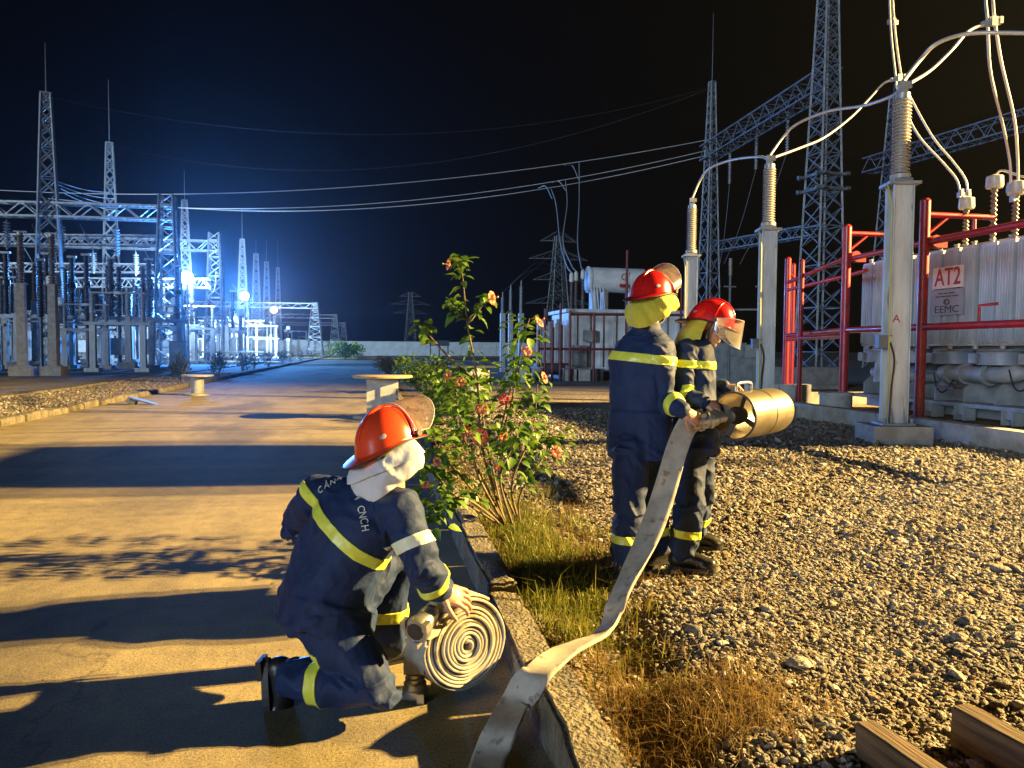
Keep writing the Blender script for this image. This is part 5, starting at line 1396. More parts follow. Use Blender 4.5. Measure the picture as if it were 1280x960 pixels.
def boot(person, ankle, toe, up, seed=0):
    toe = toe.normalized(); up = (up - toe * up.dot(toe)).normalized(); s = toe.cross(up)
    def P(x, y, z): return ankle + s * x + toe * y + up * z
    mb = MB()
    mb.caps([P(0, -0.01, 0.13), P(0, -0.008, 0.03)], [0.066, 0.062], 16)
    mb.ell(P(0, -0.038, -0.035), s * 0.042, toe * 0.048, up * 0.055)
    mb.caps([P(0, -0.03, -0.035), P(0, 0.06, -0.030), P(0, 0.12, -0.048), P(0, 0.158, -0.052)], [0.044, 0.048, 0.045, 0.036], 16)
    mb.ell(P(0, 0.13, -0.06), s * 0.052, toe * 0.06, up * 0.030)
    me = remeshed(mb, 0.006); relax(me, 3); V = mverts(me)
    a_, u_ = np.array(ankle), np.array(up); h = (V - a_) @ u_; V += np.outer(np.maximum(-0.078 - h, 0), u_); setv(me, V)
    for v in me.vertices: pass
    V = mverts(me) - np.array(wloc(person)); setv(me, V)
    me.materials.append(MATS['boot_leather']); me.polygons.foreach_set('use_smooth', [True] * len(me.polygons)); me.name = 'boot'
    o = bpy.data.objects.new('boot', me); COL.objects.link(o); o.parent = person
    top, bot = [], []
    for k in range(28):
        t = 2 * math.pi * k / 28; y = math.cos(t); x = math.sin(t)
        yy = 0.055 + y * 0.140; hw = 0.047 + 0.009 * math.sin((y + 0.2) * 1.6)
        top.append(P(x * hw * 1.08, yy, -0.070)); bot.append(P(x * hw * 1.05, yy, -0.098))
    MB().loft([bot, top]).build('sole', 'rubber_black', o)
    MB().box(P(0, -0.045, -0.103), (0.08, 0.075, 0.02), Matrix((s, toe, up)).transposed()).build('heel', 'rubber_black', o)
    return o

class Person:
    def __init__(self, label, base, limbs_mb, limbs, head, hands, seed, group=None):
        me = remeshed(limbs_mb, 0.0058); relax(me, 6, 0.5); cloth_folds(me, limbs, seed)
        self.cloth = me.copy()                                  # clean copy for strips and lettering
        bm = bmesh.new(); bm.from_mesh(me); nb = len(bm.faces)
        for f_ in bm.faces: f_.material_index = 0; f_.smooth = True
        for extra in [head] + hands:
            n0 = len(bm.faces); bm.from_mesh(extra); bm.faces.ensure_lookup_table()
            for f_ in bm.faces[n0:]: f_.material_index = 1; f_.smooth = True
        out = bpy.data.meshes.new('person'); bm.to_mesh(out); bm.free()
        setv(out, mverts(out) - np.array(base))
        out.materials.append(MATS['navy_cloth']); out.materials.append(MATS['skin'])
        self.o = bpy.data.objects.new('person', out); COL.objects.link(self.o); self.o.location = base
        tag(self.o, label, 'person', group)
        bm = bmesh.new(); bm.from_mesh(self.cloth); self.bvh = BVHTree.FromBMesh(bm); bm.free()
    def strip(self, p, n, width, center, radius, m='strip_yellow', lift=0.004):
        bm = bmesh.new(); bm.from_mesh(self.cloth)
        n = n.normalized()
        kill = [f_ for f_ in bm.faces if (f_.calc_center_median() - center).length > radius or abs((f_.calc_center_median() - p).dot(n)) > width]
        bmesh.ops.delete(bm, geom=kill, context='FACES')
        for s in (-1, 1):
            bmesh.ops.bisect_plane(bm, geom=bm.verts[:] + bm.edges[:] + bm.faces[:], plane_co=p + n * (s * width / 2), plane_no=n * s, clear_outer=True)
        bm.normal_update()
        for v in bm.verts: v.co += v.normal * lift
        be = [e for e in bm.edges if e.is_boundary]
        ex = bmesh.ops.extrude_edge_only(bm, edges=be)
        bm.normal_update()
        for v in [g for g in ex['geom'] if isinstance(g, bmesh.types.BMVert)]:
            hit = self.bvh.find_nearest(v.co)
            if hit[0] is not None: v.co = hit[0] - hit[1] * 0.002
        b_ = wloc(self.o)
        for v in bm.verts: v.co -= b_
        me = bpy.data.meshes.new('reflective_strip'); bm.to_mesh(me); bm.free()
        me.polygons.foreach_set('use_smooth', [True] * len(me.polygons)); me.materials.append(MATS[m])
        o = bpy.data.objects.new('reflective_strip', me); COL.objects.link(o); o.parent = self.o
        return o
def lerp(a, b, t): return a + (b - a) * t
def eyes(person, c, f, u):
    f = f.normalized(); r = f.cross(u).normalized(); u = r.cross(f)
    for s in (-1, 1):
        p = c + r * (s * 0.031) + f * 0.0815 + u * 0.000
        MB().ell(p, r * 0.011, f * 0.005, u * 0.0032, 12, 8).build('eye', 'rubber_black', person, 80)
        MB().caps([c + r * (s * 0.013) + f * 0.090 + u * 0.022, c + r * (s * 0.031) + f * 0.091 + u * 0.027, c + r * (s * 0.05) + f * 0.080 + u * 0.021], [0.003, 0.0042, 0.002], 6).build('eyebrow', 'rubber_black', person, 80)

# ---- person A: standing, seen from behind on the left
def standing(label, base_px, J, lat, seed, head_f, head_u, paint, hood, visor_up, handspec, toes, strips, sizes=None, **hk):
    j = {k: at(*v) for k, v in J.items()}
    mb = MB(); L_ = lat.normalized(); F_ = UP.cross(L_).normalized() if True else None
    sp = [j['hip'] + UP * -0.07, j['hip'], lerp(j['hip'], j['chest'], 0.33), lerp(j['hip'], j['chest'], 0.66), j['chest'], lerp(j['chest'], j['neck'], 0.55), j['neck'] + UP * -0.015, j['neck'] + UP * 0.03]
    sizes = sizes or [(0.15, 0.12), (0.185, 0.145), (0.175, 0.140), (0.182, 0.142), (0.200, 0.145), (0.175, 0.115), (0.085, 0.085), (0.072, 0.076)]
    torso_rings(mb, sp, [L_] * 8, [F_] * 8, sizes)
    hb0 = j['hip'] - UP * 0.075
    torso_rings(mb, [hb0, hb0 + UP * 0.02, j['hip'] + UP * 0.06, j['hip'] + UP * 0.2], [L_] * 4, [F_] * 4, [(0.196, 0.158), (0.200, 0.162), (0.194, 0.154), (0.178, 0.142)])
    limbs = [(j['hip'], j['chest'], 0.16, 0.17, 0.009, 0.005, 0.005, 9), (j['chest'], j['neck'], 0.16, 0.08, 0.004, 0.004, 0.003, 9)]
    for s in 'RL':
        sh, el, wr = j['sh' + s], j['el' + s], j['wr' + s]
        mb.caps([lerp(j['chest'], sh, 0.35) + UP * 0.05, sh, lerp(sh, el, 0.5), el, lerp(el, wr, 0.45), lerp(el, wr, 0.93)], [0.085, 0.078, 0.072, 0.068, 0.062, 0.050], 18)
        limbs += [(sh, el, 0.078, 0.068, 0.006, 0.006, 0.013, 22), (el, wr, 0.068, 0.05, 0.013, 0.007, 0.006, 24)]
        hp_, kn, an = j['hp' + s], j['kn' + s], j['an' + s]
        mb.caps([hp_ + UP * 0.03, lerp(hp_, kn, 0.4), kn, lerp(kn, an, 0.5), an + (kn - an).normalized() * 0.035], [0.112, 0.102, 0.086, 0.080, 0.083], 18)
        limbs += [(hp_, kn, 0.118, 0.096, 0.010, 0.006, 0.012, 11), (kn, an, 0.096, 0.088, 0.012, 0.009, 0.014, 15)]
    head = head_mesh(j['head'], head_f, head_u)
    hands = []
    for s, (d, n, th, curl, kw) in handspec.items():
        hands.append(hand_mesh(j['wr' + s], d, n, th, curl, arm=j['wr' + s] - j['el' + s], **kw))
    base = (j['anR'] + j['anL']) / 2; base.z = GZ
    P_ = Person(label, base, mb, limbs, head, hands, seed)
    for s, (td, tu) in toes.items(): boot(P_.o, j['an' + s], td, tu)
    helmet(P_.o, j['head'], head_f, head_u, paint, hood, visor_up, fold_seed=seed, **hk)
    strips(P_, j)
    return P_, j

JA = dict(hip=(799, 556, 4.44), chest=(802, 450, 4.44), neck=(808, 409, 4.45), head=(815, 374, 4.46),
          shR=(824, 440, 4.32), elR=(830, 498, 4.34), wrR=(855, 514, 4.19), shL=(786, 437, 4.58), elL=(812, 497, 4.74), wrL=(850, 513, 4.58),
          hpR=(790, 568, 4.36), hpL=(808, 566, 4.53), knR=(786, 640, 4.32), knL=(818, 634, 4.60), anR=(782, 700, 4.33), anL=(820, 684, 4.64))
def stripsA(P_, j):
    P_.strip(j['chest'] + UP * 0.01, UP + cv(0.10, 0, 0), 0.05, j['chest'], 0.36)
    e, w = j['elR'], j['wrR']; P_.strip(lerp(e, w, 0.55), w - e, 0.05, lerp(e, w, 0.55), 0.085)
    for s in 'RL':
        k, a = j['kn' + s], j['an' + s]; P_.strip(lerp(k, a, 0.54), (a - k), 0.045, lerp(k, a, 0.54), 0.15)
fA = cv(0.64, -0.05, 0.76)
grip = (0.75, 0.95, 0.6)
PA, jA = standing('firefighter in navy on the left of the pair, red helmet, yellow hood, visor raised', None, JA, cv(0.80, 0, -0.60), 1.7, fA, cv(0.02, 1, 0.06), 'helmet_red', 'hood_yellow', R(116),
    {'R': (cv(0.80, -0.52, 0.15), cv(0.12, 0.38, -0.92), 1, (0.55, 0.85, 0.6), {}), 'L': (cv(0.9, -0.15, -0.3), cv(-0.1, 0.9, 0.3), -1, grip, {})},
    {'R': (cv(0.55, 0, 0.83), UP), 'L': (cv(0.75, 0, 0.66), UP)}, stripsA, hood_len=0.175, hood_flare=0.035, hood_front=0.6)
MB().ell(jA['head'] + fA.normalized() * 0.052 - UP * 0.098, cv(0.03, 0, -0.045), cv(0.05, 0, 0.05), cv(0.015, 0.06, 0), 16, 10).build('face_mask', 'mask_blue', PA.o, 60)

JB = dict(hip=(864, 552, 4.66), chest=(863, 455, 4.66), neck=(869, 420, 4.67), head=(886, 408, 4.65),
          shR=(856, 441, 4.50), elR=(849, 497, 4.46), wrR=(881, 503, 4.34), shL=(870, 441, 4.85), elL=(888, 494, 4.95), wrL=(905, 484, 4.73),
          hpR=(860, 560, 4.57), hpL=(869, 558, 4.77), knR=(862, 632, 4.51), knL=(876, 622, 4.84), anR=(853, 692, 4.53), anL=(866, 667, 4.92))
def stripsB(P_, j):
    P_.strip(j['chest'] + UP * 0.0, UP + cv(0.06, 0, 0), 0.045, j['chest'], 0.36)
    e, w = j['elR'], j['wrR']; P_.strip(lerp(e, w, 0.30), w - e, 0.05, lerp(e, w, 0.30), 0.085)
    for s in 'RL':
        k, a = j['kn' + s], j['an' + s]; P_.strip(lerp(k, a, 0.56), (a - k), 0.045, lerp(k, a, 0.56), 0.15)
fB = cv(0.80, -0.34, -0.48)
PB, jB = standing('firefighter in navy on the right of the pair, red helmet, visor lowered, head bowed', None, JB, cv(-0.12, 0, -0.98), 4.3, fB, cv(0.30, 0.92, -0.1), 'helmet_red', 'hood_yellow', R(12),
    {'R': (cv(0.93, -0.25, 0.15), cv(0.1, 0.75, -0.6), 1, grip, {}), 'L': (cv(0.88, 0.05, -0.35), cv(-0.1, 0.95, 0.2), -1, (0.9, 1.0, 0.6), {})},
    {'R': (cv(0.92, 0, -0.35), UP), 'L': (cv(0.98, 0, -0.05), UP)}, stripsB, hood_len=0.175, hood_flare=0.03, hood_az=196, hood_front=0.7)
eyes(PB.o, jB['head'], fB, cv(0.30, 0.92, -0.1))

# ---- person C: kneeling on the road beside the coil
JC = dict(hip=(405, 766, 3.03), waist=(413, 716, 3.03), chest=(445, 655, 3.02), neck=(470, 606, 3.01), head=(487, 562, 3.01),
          shR=(502, 634, 2.92), elR=(527, 706, 2.87), wrR=(550, 737, 2.98), shL=(398, 618, 3.13), elL=(368, 656, 3.32), wrL=(434, 694, 3.42),
          hpR=(410, 772, 2.98), hpL=(412, 766, 3.14), knR=(474, 862, 2.87), anR=(362, 846, 3.00), knL=(488, 704, 3.40), anL=(487, 806, 3.43))
j = {k: at(*v) for k, v in JC.items()}
spd = (j['neck'] - j['hip']).normalized()
mb = MB()
latC = [cv(0.62, 0.0, -0.78), cv(0.62, 0, -0.78), cv(0.70, 0.0, -0.70), cv(0.80, -0.12, -0.55), cv(0.85, -0.16, -0.48), cv(0.85, -0.16, -0.48), cv(0.85, -0.16, -0.48), cv(0.85, -0.16, -0.48)]
latC = [l.normalized() for l in latC]
frtC = [spd.cross(l).normalized() for l in latC]
spC = [j['hip'] - UP * 0.10 + cv(-0.01, 0, 0), j['hip'] - UP * 0.02, lerp(j['hip'], j['waist'], 0.6), lerp(j['waist'], j['chest'], 0.4), j['chest'], lerp(j['chest'], j['neck'], 0.55), j['neck'] - spd * 0.015, j['neck'] + spd * 0.03]
torso_rings(mb, spC, latC, frtC, [(0.150, 0.15), (0.195, 0.185), (0.190, 0.170), (0.190, 0.150), (0.200, 0.145), (0.175, 0.115), (0.085, 0.088), (0.072, 0.076)])
limbs = [(j['hip'], j['chest'], 0.17, 0.17, 0.009, 0.005, 0.004, 8), (j['chest'], j['neck'], 0.16, 0.08, 0.003, 0.003, 0.003, 9)]
for s in 'RL':
    sh, el, wr = j['sh' + s], j['el' + s], j['wr' + s]
    mb.caps([lerp(j['chest'], sh, 0.4) + spd * 0.05, sh, lerp(sh, el, 0.5), el, lerp(el, wr, 0.5), lerp(el, wr, 0.94)], [0.09, 0.082, 0.076, 0.072, 0.067, 0.056], 18)
    limbs += [(sh, el, 0.08, 0.072, 0.006, 0.006, 0.014, 20), (el, wr, 0.072, 0.056, 0.014, 0.007, 0.008, 22)]
    hp_, kn, an = j['hp' + s], j['kn' + s], j['an' + s]
    mb.caps([hp_, lerp(hp_, kn, 0.45), kn, lerp(kn, an, 0.5), lerp(kn, an, 0.93)], [0.135, 0.115, 0.098, 0.092, 0.080], 18)
    limbs += [(hp_, kn, 0.13, 0.098, 0.012, 0.007, 0.014, 12), (kn, an, 0.098, 0.08, 0.014, 0.008, 0.010, 14)]
# jacket hem flaring over the hips
torso_rings(mb, [j['hip'] - UP * 0.06, j['hip'] + spd * 0.06], [latC[0], latC[1]], [frtC[0], frtC[1]], [(0.205, 0.20), (0.198, 0.185)])
fC = cv(0.67, 0.13, 0.73); uC = cv(-0.17, 0.97, 0.05)
head = head_mesh(j['head'], fC, uC)
hR = hand_mesh(j['wrR'], cv(0.80, -0.40, 0.36), cv(0.28, 0.62, -0.72), 1, (0.12, 0.50, 0.40), 1.06, 0.16, 0.2, arm=j['wrR'] - j['elR'])
hL = hand_mesh(j['wrL'], cv(0.9, -0.2, 0.1), cv(0.1, 0.9, 0.1), -1, arm=j['wrL'] - j['elL'])
baseC = Vector((j['knR'].x, j['knR'].y, 0.0))
PC = Person('kneeling firefighter in navy with orange-red helmet and white neck hood on the road', baseC, mb, limbs, head, [hR, hL], 8.9)
boot(PC.o, j['anR'], cv(0.10, -1, 0.05), cv(1, 0.12, -0.05))
boot(PC.o, j['anL'], cv(0.75, 0, 0.65), UP)
helmet(PC.o, j['head'], fC, uC, 'helmet_orange', 'hood_white', R(92), hood_len=0.165, fold_seed=5.1, hood_flare=0.045, hood_az=200, hood_front=0.72, flap=True)
bn = (latC[4]).cross(spd).normalized()
PC.strip(at(428, 660, 3.0), (spd + cv(0.35, 0, 0)), 0.045, at(425, 655, 3.05), 0.30)
PC.strip(lerp(j['shR'], j['elR'], 0.62), (j['elR'] - j['shR']), 0.045, lerp(j['shR'], j['elR'], 0.62) + cv(0.0, 0, -0.03), 0.125, 'strip_white')
PC.strip(lerp(j['elR'], j['wrR'], 0.66), (j['wrR'] - j['elR']), 0.04, lerp(j['elR'], j['wrR'], 0.66), 0.11)
PC.strip(lerp(j['knR'], j['anR'], 0.62), (j['anR'] - j['knR']), 0.05, lerp(j['knR'], j['anR'], 0.62), 0.15)
PC.strip(lerp(j['knL'], j['anL'], 0.60), (j['anL'] - j['knL']), 0.05, lerp(j['knL'], j['anL'], 0.60), 0.15)
# arched lettering across the back; the hood hides its middle
def back_letter(ch, px, py, ang, size):
    o_ = EYE; d_ = ray(px, py).normalized()
    loc, nrm, _, _ = PC.bvh.ray_cast(o_, d_)
    if loc is None: return
    right = cv(math.cos(ang), math.sin(ang), 0); right = (right - nrm * right.dot(nrm)).normalized(); up_ = nrm.cross(right)
    text_on(ch, size, loc + nrm * 0.006, right, up_, 'lettering_white', PC.o, sx=0.8)
for ch, px, py, a in (('C', 402, 613, 25), ('Ả', 409, 608, 22), ('N', 417, 604, 20), ('H', 425, 600, 18), ('S', 436, 596, 10), ('Á', 444, 596, 0), ('V', 446, 611, -70), ('À', 449, 622, -78), ('C', 452, 636, -80), ('N', 453.5, 644, -80), ('C', 455, 652, -80), ('H', 456.5, 660, -80)):
    back_letter(ch, px, py, R(a), 0.042)

# ------------------------------------------------------------------ fire gear
def flat_hose(pts, widths, k=10, th=0.017):
    """pts: (centre, width direction)"""
    C = smooth_path([p for p, _ in pts], k); W = smooth_path([w for _, w in pts], k)
    rings = []
    for i, (c, w) in enumerate(zip(C, W)):
        t = (C[min(i + 1, len(C) - 1)] - C[max(i - 1, 0)]).normalized()
        w = (w - t * w.dot(t)).normalized(); n = t.cross(w); hw = widths / 2
        wob = 0.002 * math.sin(i * 0.23)
        rings.append([c + w * (hw * x) + n * (th / 2 * y + wob * (1 - abs(x))) for x, y in ((-1, 0), (-0.93, 0.8), (-0.75, 0.75), (-0.3, 0.45), (0.2, 0.45), (0.7, 0.75), (0.93, 0.8), (1, 0), (0.93, -0.8), (0.75, -0.7), (0.3, -0.5), (-0.2, -0.5), (-0.7, -0.7), (-0.93, -0.8))])
    return MB().loft(rings)
# foam branch: open cylinder with spokes and hub
fo = at(917, 520, 4.30); ax = cv(0.70, 0.045, 0.71).normalized(); M_ax = rot_to(ax)
fg = thing('foam_generator', 'large brass-coloured foam cylinder with dark spokes held by the two firefighters', 'foam nozzle', fo)
RR, LL = 0.134, 0.50
MB().lathe([(RR - 0.006, LL * 0.9), (RR - 0.006, 0.01), (RR - 0.003, 0.0), (RR + 0.003, 0.0), (RR + 0.003, 0.02), (RR, 0.022), (RR, 0.26), (RR + 0.003, 0.262), (RR + 0.003, 0.272), (RR, 0.274), (RR, LL - 0.05), (RR * 0.97, LL - 0.02), (RR * 0.93, LL), (RR * 0.88, LL), (RR * 0.88, LL - 0.01)], 56, fo, M_ax, cap=False).build('shell', 'brass_sheet', fg, 35)
MB().lathe([(RR + 0.0035, -0.003), (RR + 0.0045, 0.003), (RR + 0.0035, 0.008), (RR - 0.007, 0.008), (RR - 0.007, -0.002), (RR + 0.0035, -0.003)], 56, fo, M_ax, cap=False).build('rim', 'nozzle_dark', fg, 35)
e1 = M_ax @ Vector((1, 0, 0)); e2 = M_ax @ Vector((0, 1, 0))
gm = MB()
for k in range(-6, 7):
    x = k * 0.018; hh = math.sqrt(max(0, (RR * 0.9) ** 2 - x * x))
    for a_, b_ in ((e1, e2), (e2, e1)): gm.bar(fo + ax * (LL - 0.02) + a_ * x - b_ * hh, fo + ax * (LL - 0.02) + a_ * x + b_ * hh, 0.002)
gm.build('rear_mesh', 'galvanised', fg)
for k in range(4):
    a = math.pi / 4 * 0.55 + k * math.pi / 2; d_ = e1 * math.cos(a) + e2 * math.sin(a)
    MB().bar(fo + ax * 0.055 + d_ * 0.03, fo + ax * 0.03 + d_ * (RR - 0.004), 0.006, 0.030).build('spoke', 'nozzle_dark', fg)
MB().lathe([(0.022, -0.05), (0.036, -0.045), (0.040, 0.0), (0.052, 0.03), (0.045, 0.085), (0.012, 0.10)], 24, fo, M_ax).build('hub', 'nozzle_dark', fg, 40)
# branch pipe and coupling leading back to the hose
inlet = at(866, 527, 4.28)
bd = (fo - inlet); M_b = rot_to(bd); bl = bd.length
cp = MB().lathe([(0.036, 0.0), (0.050, 0.0), (0.052, 0.012), (0.048, 0.02), (0.048, 0.034), (0.054, 0.04), (0.054, 0.06), (0.046, 0.064), (0.046, 0.085), (0.052, 0.09), (0.052, 0.11), (0.044, 0.115), (0.040, 0.14), (0.030, 0.15), (0.026, bl - 0.03)], 26, inlet, M_b).build('coupling', 'coupling_metal', fg, 35)
for k in range(5):
    a = k * 2 * math.pi / 5; d_ = M_b @ Vector((math.cos(a), math.sin(a), 0))
    MB().box(inlet + bd.normalized() * 0.05 + d_ * 0.054, (0.02, 0.02, 0.03), M_b).build('lug', 'coupling_metal', cp)
MB().lathe([(0.034, -0.002), (0.034, 0.02)], 20, inlet, M_b).build('bore', 'nozzle_dark', cp)
# carrying handle on top of the shell
hp0 = fo + ax * 0.02 + UP * (RR + 0.002); hp1 = fo + ax * 0.20 + UP * (RR + 0.002)
MB().tube(smooth_path([hp0, hp0 + UP * 0.04 + ax * 0.01, hp0.lerp(hp1, 0.5) + UP * 0.048, hp1 + UP * 0.04 - ax * 0.01, hp1], 6), 0.008, 8).build('handle', 'coupling_metal', fg, 60)

# hose from the branch down to the ground, over the kerb and out of the frame
cr = lambda x, y, z: cv(x, y, z)
hz = GZ + 0.03
pts = [(at(868, 524, 4.30), cr(0.75, 0.25, 0.3)), (at(858, 534, 4.27), cr(0.85, 0.2, 0.3)), (at(846, 562, 4.22), cr(0.93, 0.2, 0.2)), (at(832, 610, 4.14), cr(0.95, 0.22, 0.1)), (at(814, 662, 4.02), cr(0.93, 0.3, 0.1)),
       (at(790, 712, 3.84), cr(0.88, 0.42, 0.0)), (at(772, 750, 3.64), cr(0.80, 0.5, -0.25)), (gnd(763, 776, hz + 0.03), cr(0.55, 0.45, -0.65)), (gnd(750, 792, hz + 0.05), cr(0.30, 0.35, -0.88)), (gnd(728, 803, hz + 0.10), cr(0.50, 0.22, -0.82)),
       (gnd(700, 817, KZ + 0.03), cr(0.72, 0.06, -0.65)), (gnd(672, 842, KZ + 0.03), cr(0.84, 0.0, -0.54)), (at(645, 876, 2.80), cr(0.88, 0.02, -0.47)), (at(627, 910, 2.66), cr(0.92, 0.02, -0.38)), (gnd(613, 944, 0.03), cr(0.97, 0.0, -0.25)), (gnd(602, 990, 0.02), cr(0.99, 0, -0.12)), (gnd(596, 1060, 0.02), cr(1, 0, 0)), (gnd(580, 1300, 0.02), cr(1, 0, 0))]
pts = [(p, w.normalized()) for p, w in pts]
o = flat_hose(pts, 0.122).build('fire_hose', 'hose_canvas', None, 60, at_loc=pts[0][0])
tag(o, 'flat pale canvas fire hose running from the foam cylinder down over the kerb', 'hose')

# rolled hose
cc = gnd(575, 866, 0.0); cc.z = 0.208
axn = cv(0.60, 0.02, -0.80).normalized()          # visible face normal
axn.z = 0.06; axn.normalize()
e1 = UP.cross(axn).normalized(); e2 = axn.cross(e1)
coil = thing('rolled_hose', 'tightly rolled canvas fire hose standing on edge under the kneeling hand', 'hose', (cc.x, cc.y, 0))
turns, r0, r1 = 11.2, 0.016, 0.200
Wc, Tc = 0.110, 0.0128
rings = []; nn = int(turns * 44)
for i in range(nn + 1):
    t = i / nn; th = -turns * 2 * math.pi * t + 2.2; r_ = r0 + (r1 - r0) * t
    d_ = e1 * math.cos(th) + e2 * math.sin(th)
    jit = 0.004 * math.sin(t * 37) + 0.003 * math.sin(t * 91) + 0.006 * math.sin(t * 5.3)
    sq = 1 - 0.10 * max(0, -d_.z) * (r_ / r1)
    c = cc + d_ * r_ * sq + axn * jit
    rings.append([c + axn * (Wc / 2 * x) + d_ * (Tc / 2 * y) for x, y in ((-1, 0), (-0.97, 0.7), (-0.9, 1), (0.9, 1), (0.97, 0.75), (1.0, 0.3), (0.985, 0), (1.0, -0.3), (0.97, -0.75), (0.9, -1), (-0.9, -1), (-0.97, -0.7))])
MB().loft(rings).build('coiled_hose', 'hose_canvas', coil, 50)
# outer end with its coupling, under the hand
endp = cc + (e1 * math.cos(2.2 - turns * 2 * math.pi) + e2 * math.sin(2.2 - turns * 2 * math.pi)) * r1
g1 = at(545, 763, 3.02); g2 = at(524, 782, 2.93)
seg = [(at(566, 752, 3.16), -axn), (at(560, 754, 3.12), -axn), (at(552, 759, 3.06), -axn), (g1, -axn)]
flat_hose(seg, 0.10, 6, 0.022).build('hose_end', 'hose_canvas', coil, 60)
def coupling(a, b, parent, s=1.0):
    M_ = rot_to(b - a); L = (b - a).length
    o = MB().lathe([(0.036 * s, L), (0.048 * s, L), (0.052 * s, L - 0.01), (0.052 * s, L - 0.032), (0.046 * s, L - 0.036), (0.046 * s, L - 0.055), (0.038 * s, L - 0.06), (0.041 * s, L - 0.075), (0.036 * s, L - 0.08), (0.041 * s, L - 0.095), (0.036 * s, L - 0.10), (0.041 * s, L - 0.115), (0.035 * s, L - 0.12), (0.033 * s, 0.0)], 26, a, M_).build('coupling', 'coupling_metal', parent, 35)
    d = (b - a).normalized()
    for k in range(3):
        an = k * 2 * math.pi / 3 + 0.5; q = M_ @ Vector((math.cos(an), math.sin(an), 0))
        MB().box(b - d * 0.008 + q * 0.052 * s, (0.02, 0.028, 0.04), M_).build('lug', 'coupling_metal', o)
    MB().lathe([(0.034 * s, -0.02), (0.034 * s, 0.0015)], 20, b, M_).build('bore', 'nozzle_dark', o)
    return o
coupling(at(540, 765, 3.01), at(519, 790, 2.88), coil, 1.0)
# second end: short upright length of hose with a ribbed coupling on the road
k0 = gnd(519, 873, 0.0)
d0 = 3.06
seg = [(at(549, 782, 3.05), -axn), (at(532, 790, 3.0), -axn), (at(521, 806, 2.98), cv(1, 0, 0)), (at(518, 828, 3.0), cv(1, 0, 0)), (at(518, 840, 3.01), cv(1, 0, 0))]
flat_hose(seg, 0.085, 8, 0.05).build('hose_end', 'hose_canvas', coil, 60)
kk = k0.copy()
coupling(kk + UP * 0.15 + cv(-0.002, 0, 0), kk + UP * 0.012, coil, 0.98)

# ------------------------------------------------------------------ timbers in the lower right corner
tr = thing('timber_frame', 'rough old timber pallet frame at the lower right corner on the gravel', 'timber', gnd(1180, 940, GZ))
def plank(a, b, w, h, m='timber_old'):
    a, b = Vector(a), Vector(b); d = b - a; L = d.length; t = d.normalized(); s = t.cross(UP).normalized(); u = s.cross(t)
    M_ = Matrix((t, s, u)).transposed()
    bm = bmesh.new(); bmesh.ops.create_cube(bm, size=1); bmesh.ops.scale(bm, vec=(L, w, h), verts=bm.verts)
    bmesh.ops.subdivide_edges(bm, edges=[e for e in bm.edges if abs(e.verts[0].co.x - e.verts[1].co.x) > L * 0.5], cuts=9, use_grid_fill=True)
    bmesh.ops.bevel(bm, geom=[e for e in bm.edges if e.calc_face_angle(0) > 1.0], offset=0.005, segments=2, affect='EDGES')
    for v in bm.verts:
        v.co += Vector([0.003 * float(vnoise(np.array([[v.co.x * 9 + k * 5, v.co.y * 30, v.co.z * 30 + a.x]]))[0]) for k in range(3)])
    me = bpy.data.meshes.new('plank'); bm.to_mesh(me); bm.free(); me.polygons.foreach_set('use_smooth', [True] * len(me.polygons)); me.set_sharp_from_angle(angle=R(40))
    me.materials.append(MATS[m]); o = bpy.data.objects.new('plank', me); COL.objects.link(o); o.parent = tr
    mw = M_.to_4x4(); mw.translation = (a + b) / 2 - tr.location; o.matrix_local = mw
    return o
zt = 0.13
A_, B_ = gnd(1082, 925, zt), gnd(1200, 1010, zt); plank(A_ + (A_ - B_) * 0.02, B_ + (B_ - A_) * 0.8, 0.075, 0.13)
A_, B_ = gnd(1198, 905, zt + 0.02), gnd(1300, 962, zt + 0.02); plank(A_, B_ + (B_ - A_) * 0.9, 0.075, 0.14)
A_, B_ = gnd(1150, 985, zt - 0.12), gnd(1300, 945, zt - 0.12); plank(A_, B_, 0.08, 0.05, 'timber_pale')
A_, B_ = gnd(1130, 1040, zt - 0.1), gnd(1330, 990, zt - 0.1); plank(A_, B_, 0.08, 0.05, 'timber_pale')

# ------------------------------------------------------------------ pedestals, drums, small yard things
def pedestal(label, p, h, rt, box, m_top, m_body, square=True):
    root = thing('pedestal_table', label, 'table', p)
    if square: MB().box(p + Vector((0, 0, h / 2)), (box, box * 0.8, h)).box(p + Vector((box * 0.18, -box * 0.42, h * 0.45)), (box * 0.5, 0.03, h * 0.7)).build('pedestal', m_body, root)
    else: MB().lathe([(box * 0.55, 0), (box * 0.5, h * 0.1), (box * 0.5, h)], 20, p).build('pedestal', m_body, root, 40)
    MB().lathe([(rt * 0.97, h), (rt, h + 0.012), (rt, h + 0.045), (rt * 0.98, h + 0.055)], 32, p).build('table_top', m_top, root, 40)
    MB().lathe([(box * 0.95, 0.0), (box * 0.95, 0.04), (box * 0.8, 0.06)], 28, p).build('foot', 'concrete', root, 40)
    return root
pedestal('round wooden-topped table on a white pedestal behind the kneeling helmet', gnd(478, 522, 0.0), 0.80, 0.60, 0.62, 'timber_pale', 'concrete_pale')
pedestal('small round concrete table on a thick leg by the left kerb', gnd(247, 494, 0.0), 0.54, 0.44, 0.36, 'concrete', 'concrete', False)
p = gnd(590, 490, GZ); root = thing('drum', 'grey concrete drum with dark flat lid behind the shrub', 'drum', p)
MB().lathe([(0.52, 0), (0.53, 0.3), (0.51, 0.32), (0.53, 0.34), (0.53, 0.7), (0.50, 0.74)], 28, p).build('body', 'concrete_pale', root, 40)
